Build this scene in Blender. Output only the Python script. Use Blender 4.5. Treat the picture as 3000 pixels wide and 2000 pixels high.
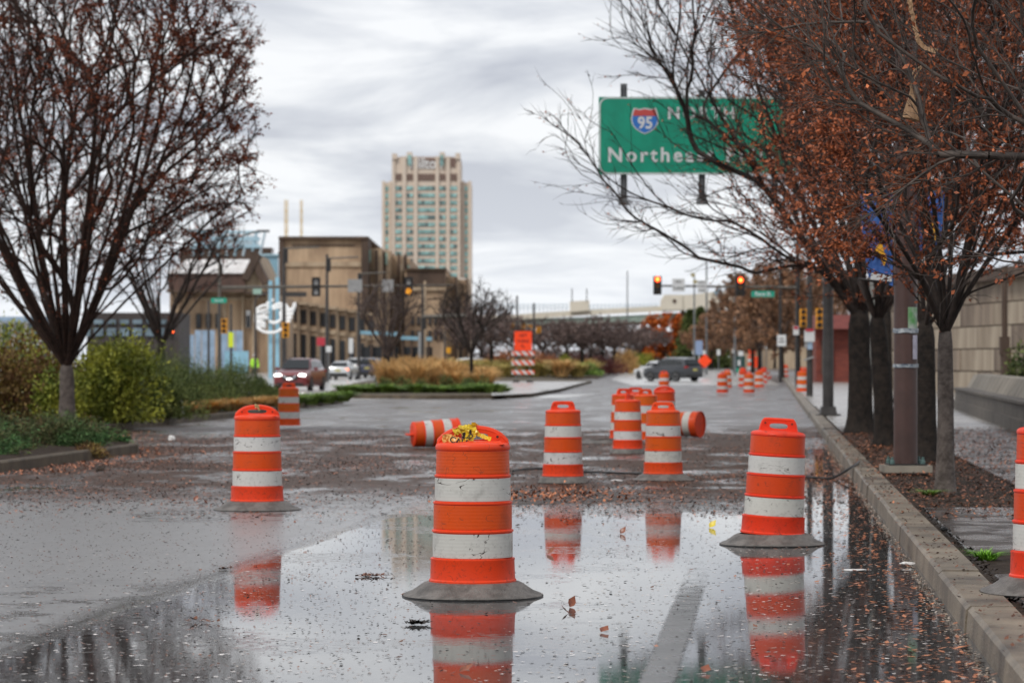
import bpy, bmesh, math, random
import numpy as np
from mathutils import Vector, Matrix, Euler
PI = math.pi
R = math.radians
rnd = random.Random(7)
scene = bpy.context.scene
for o in list(bpy.data.objects):
    bpy.data.objects.remove(o, do_unlink=True)
COL = scene.collection

# ---------------------------------------------------------------- camera
F = 8750.0            # focal length in photo pixels (105 mm on 36 mm)
EYE = 1.6
cam_d = bpy.data.cameras.new("camera")
cam = bpy.data.objects.new("camera", cam_d)
COL.objects.link(cam)
cam.location = (0, 0, EYE)
cam.rotation_euler = (R(90), 0, 0)
cam_d.lens = 105.0
cam_d.sensor_width = 36.0
cam_d.shift_y = 0.02
cam_d.clip_start = 0.5
cam_d.clip_end = 6000
cam_d.dof.use_dof = True
cam_d.dof.focus_distance = 20.6
cam_d.dof.aperture_fstop = 4.0
scene.camera = cam

# ---------------------------------------------------------------- exposure
scene.view_settings.view_transform = 'Standard'
scene.view_settings.look = 'None'
scene.view_settings.exposure = 0.25
scene.view_settings.gamma = 1.0
scene.view_settings.use_curve_mapping = False
try:
    scene.cycles.max_bounces = 6
    scene.cycles.diffuse_bounces = 3
    scene.cycles.glossy_bounces = 3
    scene.cycles.transparent_max_bounces = 8
    scene.cycles.caustics_reflective = False
except Exception:
    pass

# ---------------------------------------------------------------- sky
SUN_EL, SUN_AZ = R(48), R(215)       # azimuth clockwise from +Y
world = bpy.data.worlds.new("World")
scene.world = world
world.use_nodes = True
nt = world.node_tree
nt.nodes.clear()
N = nt.nodes.new
L = nt.links.new
out = N('ShaderNodeOutputWorld')
bg = N('ShaderNodeBackground'); bg.inputs['Strength'].default_value = 0.1
sky = N('ShaderNodeTexSky'); sky.sky_type = 'NISHITA'; sky.sun_disc = False
sky.sun_elevation = SUN_EL; sky.sun_rotation = SUN_AZ
geo = N('ShaderNodeTexCoord')
sep = N('ShaderNodeSeparateXYZ'); L(geo.outputs['Generated'], sep.inputs[0])
def wm(op, a, b=None, clamp=False):
    n = N('ShaderNodeMath'); n.operation = op; n.use_clamp = clamp
    for i, v in enumerate((a, b)):
        if v is None: continue
        if isinstance(v, (int, float)): n.inputs[i].default_value = v
        else: L(v, n.inputs[i])
    return n.outputs[0]
zc = wm('ADD', wm('MAXIMUM', sep.outputs['Z'], 0.0), 0.075)
cx_ = wm('DIVIDE', sep.outputs['X'], zc)
cy_ = wm('DIVIDE', sep.outputs['Y'], zc)
cmb = N('ShaderNodeCombineXYZ'); L(cx_, cmb.inputs[0]); L(wm('MULTIPLY', cy_, 0.62), cmb.inputs[1])
n1 = N('ShaderNodeTexNoise'); n1.inputs['Scale'].default_value = 1.15; n1.inputs['Detail'].default_value = 9
n1.inputs['Roughness'].default_value = 0.56; n1.inputs['Distortion'].default_value = 0.5
L(cmb.outputs[0], n1.inputs['Vector'])
rmp = N('ShaderNodeValToRGB')
e = rmp.color_ramp.elements
e[0].position = 0.38; e[0].color = (4.8, 5.0, 5.6, 1)
e[1].position = 0.58; e[1].color = (8.3, 8.4, 8.6, 1)
m_ = rmp.color_ramp.elements.new(0.48); m_.color = (6.3, 6.5, 6.95, 1)
L(n1.outputs['Fac'], rmp.inputs[0])
# brightening towards the horizon gap under the cloud deck
hz = wm('SUBTRACT', 1.0, wm('MULTIPLY', wm('MAXIMUM', sep.outputs['Z'], 0.0), 14.0), True)
mixh = N('ShaderNodeMixRGB'); L(wm('MULTIPLY', hz, 0.55), mixh.inputs[0]); L(rmp.outputs[0], mixh.inputs[1])
mixh.inputs[2].default_value = (8.0, 8.5, 9.2, 1)
mixs = N('ShaderNodeMixRGB'); mixs.inputs[0].default_value = 0.94
L(sky.outputs[0], mixs.inputs[1]); L(mixh.outputs[0], mixs.inputs[2])
L(mixs.outputs[0], bg.inputs['Color']); L(bg.outputs[0], out.inputs[0])

# ---------------------------------------------------------------- sun behind the cloud
sd = bpy.data.lights.new("sun", 'SUN'); sd.energy = 1.5; sd.angle = R(12); sd.color = (1.0, 0.96, 0.9)
so = bpy.data.objects.new("sun", sd); COL.objects.link(so)
sv = Vector((math.sin(SUN_AZ)*math.cos(SUN_EL), math.cos(SUN_AZ)*math.cos(SUN_EL), math.sin(SUN_EL)))
so.rotation_euler = (-sv).to_track_quat('-Z', 'Y').to_euler()
so.location = (0, 0, 60)

# ---------------------------------------------------------------- layout helpers
def gz(Y):
    """height of the carriageway: level near by, rising gently far down the street"""
    t = (Y - 90.0) / 20.0
    if t > 30: return 0.0016 * (Y - 90.0) if Y < 1500 else 0.0016*1410
    return 0.0016 * 20 * math.log1p(math.exp(t))
def G(px, py, h=0.0):
    """world point at height h above the ground, seen at photo pixel px,py"""
    lo, hi = 3.0, 3000.0
    for _ in range(60):
        m = 0.5*(lo+hi)
        z = gz(m) + h
        y = 1060 + (EYE - z) * F / m
        if y > py: lo = m
        else: hi = m
    Y = 0.5*(lo+hi)
    return ((px-1500)/F*Y, Y, gz(Y)+h)
def P(px, py, Y):
    return ((px-1500)/F*Y, Y, EYE - (py-1060)/F*Y)
def PX(px, Y): return (px-1500)/F*Y
def PZ(py, Y): return EYE - (py-1060)/F*Y
def kx(Y): return 2.44 + 0.0857*(Y-14.9)      # right kerb line

# ---------------------------------------------------------------- materials
MATS = {}
def pmat(name, col, rough=0.6, var=0.0, scale=6.0, bump=0.0, bscale=None, metal=0.0, spec=0.5, col2=None, emit=None,
         stretch=None, attr=False, coat=0.0, alpha=None, detail=5, random_obj=0.0):
    if name in MATS: return MATS[name]
    m = bpy.data.materials.new(name); m.use_nodes = True
    t = m.node_tree; b = t.nodes['Principled BSDF']
    b.inputs['Base Color'].default_value = (*col, 1)
    b.inputs['Roughness'].default_value = rough
    b.inputs['Metallic'].default_value = metal
    b.inputs['Specular IOR Level'].default_value = spec
    if coat: b.inputs['Coat Weight'].default_value = coat; b.inputs['Coat Roughness'].default_value = 0.08
    if emit:
        b.inputs['Emission Color'].default_value = (*emit[0], 1); b.inputs['Emission Strength'].default_value = emit[1]
    tc = t.nodes.new('ShaderNodeTexCoord'); mp = t.nodes.new('ShaderNodeMapping')
    t.links.new(tc.outputs['Object'], mp.inputs[0])
    if stretch: mp.inputs['Scale'].default_value = stretch
    if var or col2:
        nz = t.nodes.new('ShaderNodeTexNoise'); nz.inputs['Scale'].default_value = scale; nz.inputs['Detail'].default_value = detail
        nz.inputs['Roughness'].default_value = 0.65
        t.links.new(mp.outputs[0], nz.inputs['Vector'])
        r = t.nodes.new('ShaderNodeValToRGB'); t.links.new(nz.outputs['Fac'], r.inputs[0])
        c2 = col2 if col2 else tuple(max(0, c*(1-var)) for c in col)
        c1 = col if col2 else tuple(min(1, c*(1+var)) for c in col)
        r.color_ramp.elements[0].position = 0.36; r.color_ramp.elements[0].color = (*c2, 1)
        r.color_ramp.elements[1].position = 0.62; r.color_ramp.elements[1].color = (*c1, 1)
        src = r.outputs[0]
        if attr and name not in ('x',):
            b.inputs['Specular IOR Level'].default_value = min(spec, 0.22)
            a = t.nodes.new('ShaderNodeAttribute'); a.attribute_name = 'rnd'
            hs = t.nodes.new('ShaderNodeHueSaturation')
            ml = t.nodes.new('ShaderNodeMapRange'); ml.inputs[3].default_value = 0.45; ml.inputs[4].default_value = 1.6
            t.links.new(a.outputs['Fac'], ml.inputs[0]); t.links.new(ml.outputs[0], hs.inputs['Value'])
            t.links.new(src, hs.inputs['Color']); src = hs.outputs[0]
        t.links.new(src, b.inputs['Base Color'])
    if bump:
        nb = t.nodes.new('ShaderNodeTexNoise'); nb.inputs['Scale'].default_value = bscale or scale*4; nb.inputs['Detail'].default_value = 6
        t.links.new(mp.outputs[0], nb.inputs['Vector'])
        bp = t.nodes.new('ShaderNodeBump'); bp.inputs['Strength'].default_value = bump; bp.inputs['Distance'].default_value = 0.02
        t.links.new(nb.outputs['Fac'], bp.inputs['Height']); t.links.new(bp.outputs[0], b.inputs['Normal'])
    MATS[name] = m
    return m

class NT:
    """small node-graph writer"""
    def __init__(s, name):
        s.m = bpy.data.materials.new(name); s.m.use_nodes = True; s.t = s.m.node_tree
        s.b = s.t.nodes['Principled BSDF']
    def n(s, ty, **kw):
        x = s.t.nodes.new(ty)
        for k, v in kw.items(): setattr(x, k, v)
        return x
    def l(s, a, b): s.t.links.new(a, b)
    def put(s, v, sock):
        if isinstance(v, (int, float)): sock.default_value = v
        elif isinstance(v, tuple): sock.default_value = v if len(v) != 3 or len(sock.default_value) == 3 else (*v, 1)
        else: s.l(v, sock)
    def math(s, op, a, b=None, clamp=False, c=None):
        x = s.n('ShaderNodeMath', operation=op, use_clamp=clamp)
        s.put(a, x.inputs[0])
        if b is not None: s.put(b, x.inputs[1])
        if c is not None: s.put(c, x.inputs[2])
        return x.outputs[0]
    def noise(s, vec, scale, detail=4, rough=0.6, dist=0.0):
        x = s.n('ShaderNodeTexNoise'); s.l(vec, x.inputs['Vector'])
        x.inputs['Scale'].default_value = scale; x.inputs['Detail'].default_value = detail
        x.inputs['Roughness'].default_value = rough; x.inputs['Distortion'].default_value = dist
        return x.outputs['Fac']
    def sm(s, v, a, b):
        x = s.n('ShaderNodeMapRange', interpolation_type='SMOOTHSTEP'); s.put(v, x.inputs[0])
        x.inputs[1].default_value = a; x.inputs[2].default_value = b
        return x.outputs[0]
    def mix(s, f, a, b):
        x = s.n('ShaderNodeMixRGB'); s.put(f, x.inputs[0]); s.put(a, x.inputs[1]); s.put(b, x.inputs[2]); return x.outputs[0]
    def mixf(s, f, a, b):
        x = s.n('ShaderNodeMix'); s.put(f, x.inputs[0]); s.put(a, x.inputs[2]); s.put(b, x.inputs[3]); return x.outputs[0]

# ---------------------------------------------------------------- mesh builder
class MB:
    def __init__(s): s.v = []; s.f = []; s.mi = []; s.cur = 0
    def add(s, vs, fs):
        b = len(s.v); s.v.extend(vs); s.f.extend([tuple(i+b for i in f) for f in fs]); s.mi.extend([s.cur]*len(fs)); return s
    def box(s, c, d, rz=0.0, taper=None, rot=None):
        x, y, z = d[0]/2, d[1]/2, d[2]/2
        tx, ty = taper or (1, 1)
        pts = [(-x,-y,-z),(x,-y,-z),(x,y,-z),(-x,y,-z),(-x*tx,-y*ty,z),(x*tx,-y*ty,z),(x*tx,y*ty,z),(-x*tx,y*ty,z)]
        M = (rot or Euler((0, 0, rz))).to_matrix()
        vs = [tuple(M @ Vector(p) + Vector(c)) for p in pts]
        return s.add(vs, [(0,3,2,1),(4,5,6,7),(0,1,5,4),(1,2,6,5),(2,3,7,6),(3,0,4,7)])
    def tube(s, pts, rad, n=8, cap=True):
        pts = [Vector(p) for p in pts]; k = len(pts)
        if isinstance(rad, (int, float)): rad = [rad]*k
        vs = []; up = Vector((0.13, 0.29, 1)).normalized(); prev = None
        for i, p in enumerate(pts):
            d = (pts[min(i+1,k-1)] - pts[max(i-1,0)]).normalized()
            a = prev if prev is not None else (up if abs(d.dot(up)) < 0.95 else Vector((1,0,0)))
            u = (a - d*a.dot(d)).normalized(); w = d.cross(u); prev = u
            for j in range(n):
                t = 2*PI*j/n; vs.append(tuple(p + (u*math.cos(t)+w*math.sin(t))*rad[i]))
        fs = [(i*n+j, i*n+(j+1)%n, (i+1)*n+(j+1)%n, (i+1)*n+j) for i in range(k-1) for j in range(n)]
        if cap: fs += [tuple(reversed(range(n))), tuple((k-1)*n+j for j in range(n))]
        return s.add(vs, fs)
    def lathe(s, prof, n=32, c=(0,0,0), cap=True, axis='z'):
        vs = []
        for r, z in prof:
            for j in range(n):
                t = 2*PI*j/n
                p = (r*math.cos(t), r*math.sin(t), z)
                if axis == 'y': p = (p[0], p[2], p[1])
                if axis == 'x': p = (p[2], p[0], p[1])
                vs.append((p[0]+c[0], p[1]+c[1], p[2]+c[2]))
        k = len(prof)
        fs = [(i*n+j, i*n+(j+1)%n, (i+1)*n+(j+1)%n, (i+1)*n+j) for i in range(k-1) for j in range(n)]
        if cap: fs += [tuple(reversed(range(n))), tuple((k-1)*n+j for j in range(n))]
        return s.add(vs, fs)
    def prism(s, poly, z0, z1, top_only=False):
        n = len(poly)
        vs = [(x, y, z0) for x, y in poly] + [(x, y, z1) for x, y in poly]
        fs = [(i, (i+1)%n, n+(i+1)%n, n+i) for i in range(n)] + [tuple(range(n, 2*n)), tuple(reversed(range(n)))]
        return s.add(vs, fs)
    def quad(s, a, b, c, d): return s.add([tuple(a), tuple(b), tuple(c), tuple(d)], [(0,1,2,3)])
    def mesh(s, name, mats, smooth=False):
        me = bpy.data.meshes.new(name)
        me.from_pydata(s.v, [], s.f)
        for m in (mats if isinstance(mats, (list, tuple)) else [mats]): me.materials.append(m)
        if s.mi and max(s.mi) > 0: me.polygons.foreach_set('material_index', s.mi)
        if smooth:
            me.polygons.foreach_set('use_smooth', [True]*len(me.polygons))
            if smooth != 'all': me.set_sharp_from_angle(angle=R(38))
        me.update()
        return me
    def build(s, name, mats, parent=None, smooth=False, loc=None):
        me = s.mesh(name, mats, smooth)
        bm = bmesh.new(); bm.from_mesh(me); bmesh.ops.recalc_face_normals(bm, faces=bm.faces); bm.to_mesh(me); bm.free()
        o = bpy.data.objects.new(name, me); COL.objects.link(o)
        if parent is not None: o.parent = parent
        if loc: o.location = loc
        return o
def tag(o, label=None, cat=None, group=None, kind=None):
    if label: o['label'] = label
    if cat: o['category'] = cat
    if group: o['group'] = group
    if kind: o['kind'] = kind
    return o
def empty(name, loc=(0,0,0), rz=0.0, label=None, cat=None, group=None, kind=None):
    o = bpy.data.objects.new(name, None); COL.objects.link(o)
    o.empty_display_size = 0.2
    o.location = loc; o.rotation_euler = (0, 0, rz)
    return tag(o, label, cat, group, kind)
def child_obj(name, me, parent, loc=(0,0,0), rot=(0,0,0), sc=None):
    o = bpy.data.objects.new(name, me); COL.objects.link(o); o.parent = parent
    o.location = loc; o.rotation_euler = rot
    if sc: o.scale = sc
    return o
def kids(o): return [c for c in KID.get(o.name, [])]
def copy_tree(root, loc=None, rot=None, scale=None, label=None, group=None):
    c = root.copy(); COL.objects.link(c)
    for ch in list(root.children):
        d = ch.copy(); COL.objects.link(d); d.parent = c
        for g in list(ch.children):
            q = g.copy(); COL.objects.link(q); q.parent = d
    if loc is not None: c.location = loc
    if rot is not None: c.rotation_euler = rot
    if scale is not None: c.scale = scale
    if label: c['label'] = label
    if group: c['group'] = group
    return c
def text_mesh(txt, size, font_bold=True, extrude=0.0, spacing=1.0, offset=0.0):
    cu = bpy.data.curves.new("lettering", 'FONT'); cu.body = txt; cu.size = size
    cu.align_x = 'CENTER'; cu.align_y = 'CENTER'; cu.space_character = spacing; cu.offset = offset; cu.extrude = extrude
    cu.resolution_u = 3
    to = bpy.data.objects.new("lettering", cu); COL.objects.link(to)
    me = bpy.data.meshes.new_from_object(to)
    bpy.data.objects.remove(to, do_unlink=True)
    return me
def text_obj(name, txt, size, mat, parent, loc, rot=(R(90),0,0), extrude=0.0, spacing=1.0, offset=0.0, sx=1.0):
    me = text_mesh(txt, size, extrude=extrude, spacing=spacing, offset=offset)
    me.materials.clear(); me.materials.append(mat)
    o = bpy.data.objects.new(name, me); COL.objects.link(o); o.parent = parent; o.location = loc; o.rotation_euler = rot
    o.scale = (sx, 1, 1)
    return o
def soup(name, V, Fq, mats, parent=None, rndattr=None, mi=None, smooth=False, k=4):
    """fast mesh from numpy arrays: V (n,3), Fq (m,k)"""
    me = bpy.data.meshes.new(name)
    n, m = len(V), len(Fq)
    me.vertices.add(n); me.vertices.foreach_set('co', np.asarray(V, dtype=np.float32).ravel())
    me.loops.add(m*k); me.loops.foreach_set('vertex_index', np.asarray(Fq, dtype=np.int32).ravel())
    me.polygons.add(m); me.polygons.foreach_set('loop_start', np.arange(0, m*k, k, dtype=np.int32))
    try: me.polygons.foreach_set('loop_total', np.full(m, k, dtype=np.int32))
    except Exception: pass
    for mt in (mats if isinstance(mats, (list, tuple)) else [mats]): me.materials.append(mt)
    if mi is not None: me.polygons.foreach_set('material_index', np.asarray(mi, dtype=np.int32))
    if rndattr is not None:
        a = me.attributes.new('rnd', 'FLOAT', 'FACE'); a.data.foreach_set('value', np.asarray(rndattr, dtype=np.float32))
    if smooth: me.polygons.foreach_set('use_smooth', [True]*m)
    me.update(calc_edges=True)
    o = bpy.data.objects.new(name, me); COL.objects.link(o)
    if parent is not None: o.parent = parent
    return o
# ================================================================ GROUND
def asphalt_material():
    g = NT('wet_asphalt')
    tc = g.n('ShaderNodeTexCoord'); v = tc.outputs['Object']
    sp = g.n('ShaderNodeSeparateXYZ'); g.l(v, sp.inputs[0]); x, y = sp.outputs['X'], sp.outputs['Y']
    u = g.math('SUBTRACT', x, g.math('MULTIPLY_ADD', y, 0.0857, c=2.44-0.0857*14.9))     # <0 on the road
    wob = g.math('MULTIPLY', g.math('SUBTRACT', g.noise(v, 0.8, 3), 0.5), 0.25)
    jd = g.math('ADD', g.math('ADD', x, g.math('MULTIPLY_ADD', y, -0.1, c=2.84+1.66)), wob)  # >0 right of the paving joint
    nb = g.noise(v, 0.22, 4, 0.55); nm = g.noise(v, 1.3, 5, 0.6); nf = g.noise(v, 9.0, 4, 0.65)
    big = g.math('SUBTRACT', nb, 0.5); med = g.math('SUBTRACT', nm, 0.5)
    nn = g.math('ADD', g.math('MULTIPLY', big, 6.0), g.math('MULTIPLY', med, 5.0))
    yy = g.math('ADD', y, nn)
    right = g.sm(jd, -0.05, 0.25)
    # standing water right of the joint
    far_edge = g.math('SUBTRACT', 1.0, g.sm(yy, 30.0, 33.5))
    puddle = g.math('MULTIPLY', right, far_edge)
    gut = g.math('MULTIPLY', g.sm(g.math('ADD', u, g.math('MULTIPLY', med, 1.2)), -1.5, -1.0), g.math('SUBTRACT', 1.0, g.sm(y, 52.0, 62.0)))
    puddle = g.math('MAXIMUM', puddle, gut)
    leftp = g.math('MULTIPLY', g.math('SUBTRACT', 1.0, g.sm(yy, 20.5, 24.0)), g.sm(jd, -2.2, -0.6))
    leftp = g.math('MULTIPLY', leftp, g.sm(nm, 0.40, 0.60))
    patches = g.math('MULTIPLY', g.sm(nb, 0.52, 0.60), g.math('MULTIPLY', g.sm(nm, 0.40, 0.52), g.sm(y, 26.0, 34.0)))
    patches = g.math('MULTIPLY', patches, 0.85)
    puddle = g.math('MAXIMUM', g.math('MAXIMUM', puddle, g.math('MULTIPLY', leftp, 0.6)), patches)
    # grains that stand out of the film of water
    vec = g.n('ShaderNodeMapping'); g.l(v, vec.inputs[0]); vec.inputs['Scale'].default_value = (1, 0.45, 1)
    gn = g.noise(v, 13.0, 5, 0.75); gn2 = g.noise(v, 4.0, 4, 0.7)
    gm = g.math('MULTIPLY', g.sm(gn, 0.57, 0.64), g.sm(g.math('ADD', nm, g.math('MULTIPLY', g.math('SUBTRACT', gn2, 0.5), 0.8)), 0.44, 0.66))
    puddle = g.math('SUBTRACT', puddle, g.math('MULTIPLY', gm, 0.9), True)
    thin = g.math('MULTIPLY', g.sm(g.math('ADD', g.noise(v, 0.55, 4, 0.6), g.math('MULTIPLY', g.math('SUBTRACT', gn2, 0.5), 0.35)), 0.50, 0.58), g.math('SUBTRACT', 1.0, g.sm(u, -2.6, -1.6)))
    # mud and leaf pulp across the middle of the street
    band = g.math('MULTIPLY', g.sm(yy, 31.0, 38.0), g.math('SUBTRACT', 1.0, g.sm(yy, 62.0, 92.0)))
    far = g.math('MULTIPLY', g.sm(y, 60.0, 75.0), 0.55)
    mud = g.math('MULTIPLY', g.math('MAXIMUM', band, far), g.sm(g.math('ADD', g.noise(vec.outputs[0], 0.55, 5, 0.7), g.math('MULTIPLY', nf, 0.25)), 0.50, 0.64), True)
    mud = g.math('MULTIPLY', mud, g.math('SUBTRACT', 1.0, gut))
    puddle = g.math('MULTIPLY', puddle, g.math('SUBTRACT', 1.0, g.math('MULTIPLY', mud, 0.9)))
    grain = g.noise(v, 70.0, 3, 0.7)
    c1 = g.mix(grain, (0.02, 0.02, 0.02), (0.24, 0.235, 0.23))
    c1 = g.mix(g.sm(nm, 0.35, 0.7), c1, (0.09, 0.088, 0.088))
    c1 = g.mix(g.math('MULTIPLY', g.sm(gn, 0.52, 0.62), 0.6), c1, (0.26, 0.255, 0.25))  # pale and dark stipple puts the glints of wet grains into the colour
    c1 = g.mix(g.math('MULTIPLY', g.math('SUBTRACT', 1.0, g.sm(gn, 0.36, 0.46)), 0.7), c1, (0.012, 0.012, 0.012))
    # joint groove and its pale sealing
    jl = g.math('ABSOLUTE', jd)
    groove = g.math('SUBTRACT', 1.0, g.sm(jl, 0.02, 0.05))
    c1 = g.mix(g.math('MULTIPLY', groove, 0.7), c1, (0.012, 0.012, 0.012))
    c2 = g.mix(g.noise(v, 25.0, 4, 0.7), (0.018, 0.010, 0.007), (0.105, 0.058, 0.036))
    lz0 = g.math('MULTIPLY', g.math('SUBTRACT', 1.0, g.sm(jd, -0.3, 0.1)), g.math('SUBTRACT', 1.0, g.sm(yy, 32.0, 40.0)))
    c1 = g.mix(g.math('MULTIPLY', lz0, 0.55), c1, (0.24, 0.235, 0.23))  # left lane lightened: pale aged asphalt plus sky sheen put into the colour
    col = g.mix(mud, c1, c2)
    col = g.mix(g.math('MULTIPLY', puddle, 0.55), col, (0.012, 0.012, 0.013))
    g.l(col, g.b.inputs['Base Color'])
    rough_dry = g.mixf(g.sm(g.noise(vec.outputs[0], 0.35, 5, 0.65), 0.38, 0.62), 0.09, 0.20)
    lz = g.math('MULTIPLY', g.math('SUBTRACT', 1.0, g.sm(jd, -0.3, 0.1)), g.math('SUBTRACT', 1.0, g.sm(yy, 32.0, 40.0)))
    rough_dry = g.mixf(lz, rough_dry, g.mixf(nm, 0.24, 0.42))
    rough_dry = g.mixf(mud, rough_dry, 0.55)
    rough = g.mixf(g.sm(puddle, 0.25, 0.8), rough_dry, g.mixf(g.math('MULTIPLY', thin, g.sm(gn, 0.40, 0.60)), 0.022, 0.16))
    g.l(rough, g.b.inputs['Roughness'])
    g.l(g.mixf(g.math('MULTIPLY', lz, g.math('SUBTRACT', 1.0, g.sm(puddle, 0.2, 0.7))), 1.36, 1.75), g.b.inputs['IOR'])
    spec = g.mixf(mud, g.mixf(g.sm(puddle, 0.25, 0.8), 1.0, 0.36), 0.25)
    g.l(spec, g.b.inputs['Specular IOR Level'])
    hgt = g.math('ADD', g.math('MULTIPLY', grain, 1.0), g.math('MULTIPLY', nf, 2.2))
    dry = g.math('SUBTRACT', 1.0, g.sm(puddle, 0.3, 0.8))
    b1 = g.n('ShaderNodeBump'); b1.inputs['Distance'].default_value = 0.006
    g.l(g.math('MULTIPLY', g.mixf(g.math('MULTIPLY', dry, g.math('MULTIPLY_ADD', mud, 0.8, c=0.2)), 0.008, 0.62), 1.0), b1.inputs['Strength']); g.l(hgt, b1.inputs['Height'])
    g.l(b1.outputs[0], g.b.inputs['Normal'])
    return g.m
M_ASPH = asphalt_material()

def road_sheet():
    ys = list(np.linspace(2, 120, 60)) + list(np.linspace(125, 400, 40)) + list(np.linspace(420, 1500, 20)) + [2200, 3500]
    ys = [-60, -20] + ys
    xs = [-2500, -900, -300, -120, -50, -20, 0, 20, 50, 120, 300, 900, 2500]
    mb = MB()
    vs = [(x, y, gz(y) if y < 1500 else gz(1499)) for y in ys for x in xs]; n = len(xs)
    fs = [(j*n+i, j*n+i+1, (j+1)*n+i+1, (j+1)*n+i) for j in range(len(ys)-1) for i in range(n-1)]
    mb.add(vs, fs)
    return tag(mb.build('road', M_ASPH, smooth=True), kind='structure')
road_sheet()

# lane strip where the marking was ground off
def strip_material():
    g = NT('worn_strip'); tc = g.n('ShaderNodeTexCoord'); v = tc.outputs['Object']
    n = g.noise(v, 60, 4, 0.7); n2 = g.noise(v, 2.0, 4)
    g.l(g.mix(n, (0.04, 0.04, 0.04), (0.24, 0.24, 0.24)), g.b.inputs['Base Color'])
    g.l(g.mixf(n2, 0.10, 0.5), g.b.inputs['Roughness'])
    b = g.n('ShaderNodeBump'); b.inputs['Strength'].default_value = 0.25; b.inputs['Distance'].default_value = 0.005; g.l(n, b.inputs['Height']); g.l(b.outputs[0], g.b.inputs['Normal'])
    sp = g.n('ShaderNodeSeparateXYZ'); g.l(v, sp.inputs[0])
    w = g.noise(v, 7.0, 5, 0.75)
    fade = g.math('SUBTRACT', 1.15, g.sm(g.math('ADD', sp.outputs['Y'], g.math('MULTIPLY', n2, 6.0)), 16.0, 29.0))
    a = g.sm(g.math('ADD', fade, g.math('MULTIPLY', g.math('SUBTRACT', w, 0.5), 1.1)), 0.25, 0.75)
    at_ = g.n('ShaderNodeAttribute'); at_.attribute_name = 'edge'
    e_ = g.sm(g.math('ADD', at_.outputs['Fac'], g.math('MULTIPLY', g.math('SUBTRACT', w, 0.5), 0.6)), 0.0, 0.35)
    g.l(g.math('MULTIPLY', g.math('MULTIPLY', a, e_), 0.85), g.b.inputs['Alpha'])
    return g.m
M_STRIP = strip_material()
def strip(name, x0, y0, x1, y1, w, z=0.004):
    mb = MB(); k = 30; vs = []; ed = []
    for i in range(k+1):
        t = i/k; x, y = x0+(x1-x0)*t, y0+(y1-y0)*t
        for j in range(5):
            vs.append((x+w*(j/4-0.5)*1.1, y, gz(y)+z)); ed.append(1-abs(j/2-1))
    mb.add(vs, [(i*5+j, i*5+j+1, (i+1)*5+j+1, (i+1)*5+j) for i in range(k) for j in range(4)])
    o = mb.build(name, M_STRIP)
    at = o.data.attributes.new('edge', 'FLOAT', 'POINT'); at.data.foreach_set('value', ed)
    return tag(o, kind='structure')
strip('lane_marking', 0.20, 9.0, 1.75, 26.5, 0.19)
strip('lane_marking', -2.35+0.0, 25.2, -1.1, 36.0, 0.13)

# ---------------------------------------------------------------- kerbs
M_KERB = pmat('kerb_concrete', (0.25, 0.205, 0.15), 0.5, col2=(0.07, 0.056, 0.042), scale=1.1, bump=0.5, bscale=45, detail=9)
M_KERBD = pmat('kerb_concrete_dark', (0.12, 0.09, 0.055), 0.7, col2=(0.05, 0.036, 0.022), scale=2.0, bump=0.3, bscale=40)
def kerb(name, pts, w, h, mat, step, side=1):
    """kerb stones laid end to end along pts; side=+1: stone lies to the right of the walking direction"""
    root = empty(name, (0, 0, 0), kind='structure')
    P2 = [Vector(p) for p in pts]
    # resample
    segs = []; 
    for a, b in zip(P2[:-1], P2[1:]):
        k = max(1, round((b-a).length/step))
        for i in range(k): segs.append((a.lerp(b, i/k), a.lerp(b, (i+1)/k)))
    kerb_rng = random.Random(3)
    for i, (a, b) in enumerate(segs):
        d = (b-a).normalized(); nrm = Vector((d.y, -d.x))*side
        g_ = 0.006; a2 = a + d*g_; b2 = b - d*g_
        dz = kerb_rng.uniform(-0.006, 0.006); dx = kerb_rng.uniform(-0.008, 0.008)
        prof = [(0+dx, -0.05), (0.015+dx, h-0.025+dz), (0.04+dx, h+dz), (w, h+dz), (w, -0.05)]
        mb = MB(); n = len(prof)
        vs = []
        for q in (a2, b2):
            for (o_, z_) in prof:
                p = q + nrm*o_; vs.append((p.x, p.y, gz(q.y)+z_))
        mb.add(vs, [(j, (j+1)%n, n+(j+1)%n, n+j) for j in range(n)] + [tuple(range(n)), tuple(reversed(range(n, 2*n)))])
        mb.build('kerb_stone', mat, root)
    return root
kerb('kerb_right', [(kx(y), y) for y in (6.0, 120.0)], 0.29, 0.16, M_KERB, 2.9)
kerb('kerb_right_far', [(kx(120.0), 120.0), (kx(260.0), 260.0)], 0.33, 0.16, M_KERB, 20)
LK = [(-9.2, 22), (-7.4, 43), (-6.57, 52.4), (-6.72, 53.8), (-7.4, 55.2), (-8.6, 57.6), (-9.5, 61), (-9.55, 65), (-9.2, 69), (-7.86, 84.8), (-7.13, 100.7), (-6.35, 112), (-6.5, 115.5), (-7.6, 118.5), (-12, 122), (-26, 128)]
kerb('kerb_left', LK, 0.16, 0.16, M_KERBD, 3.0, side=-1)

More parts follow.
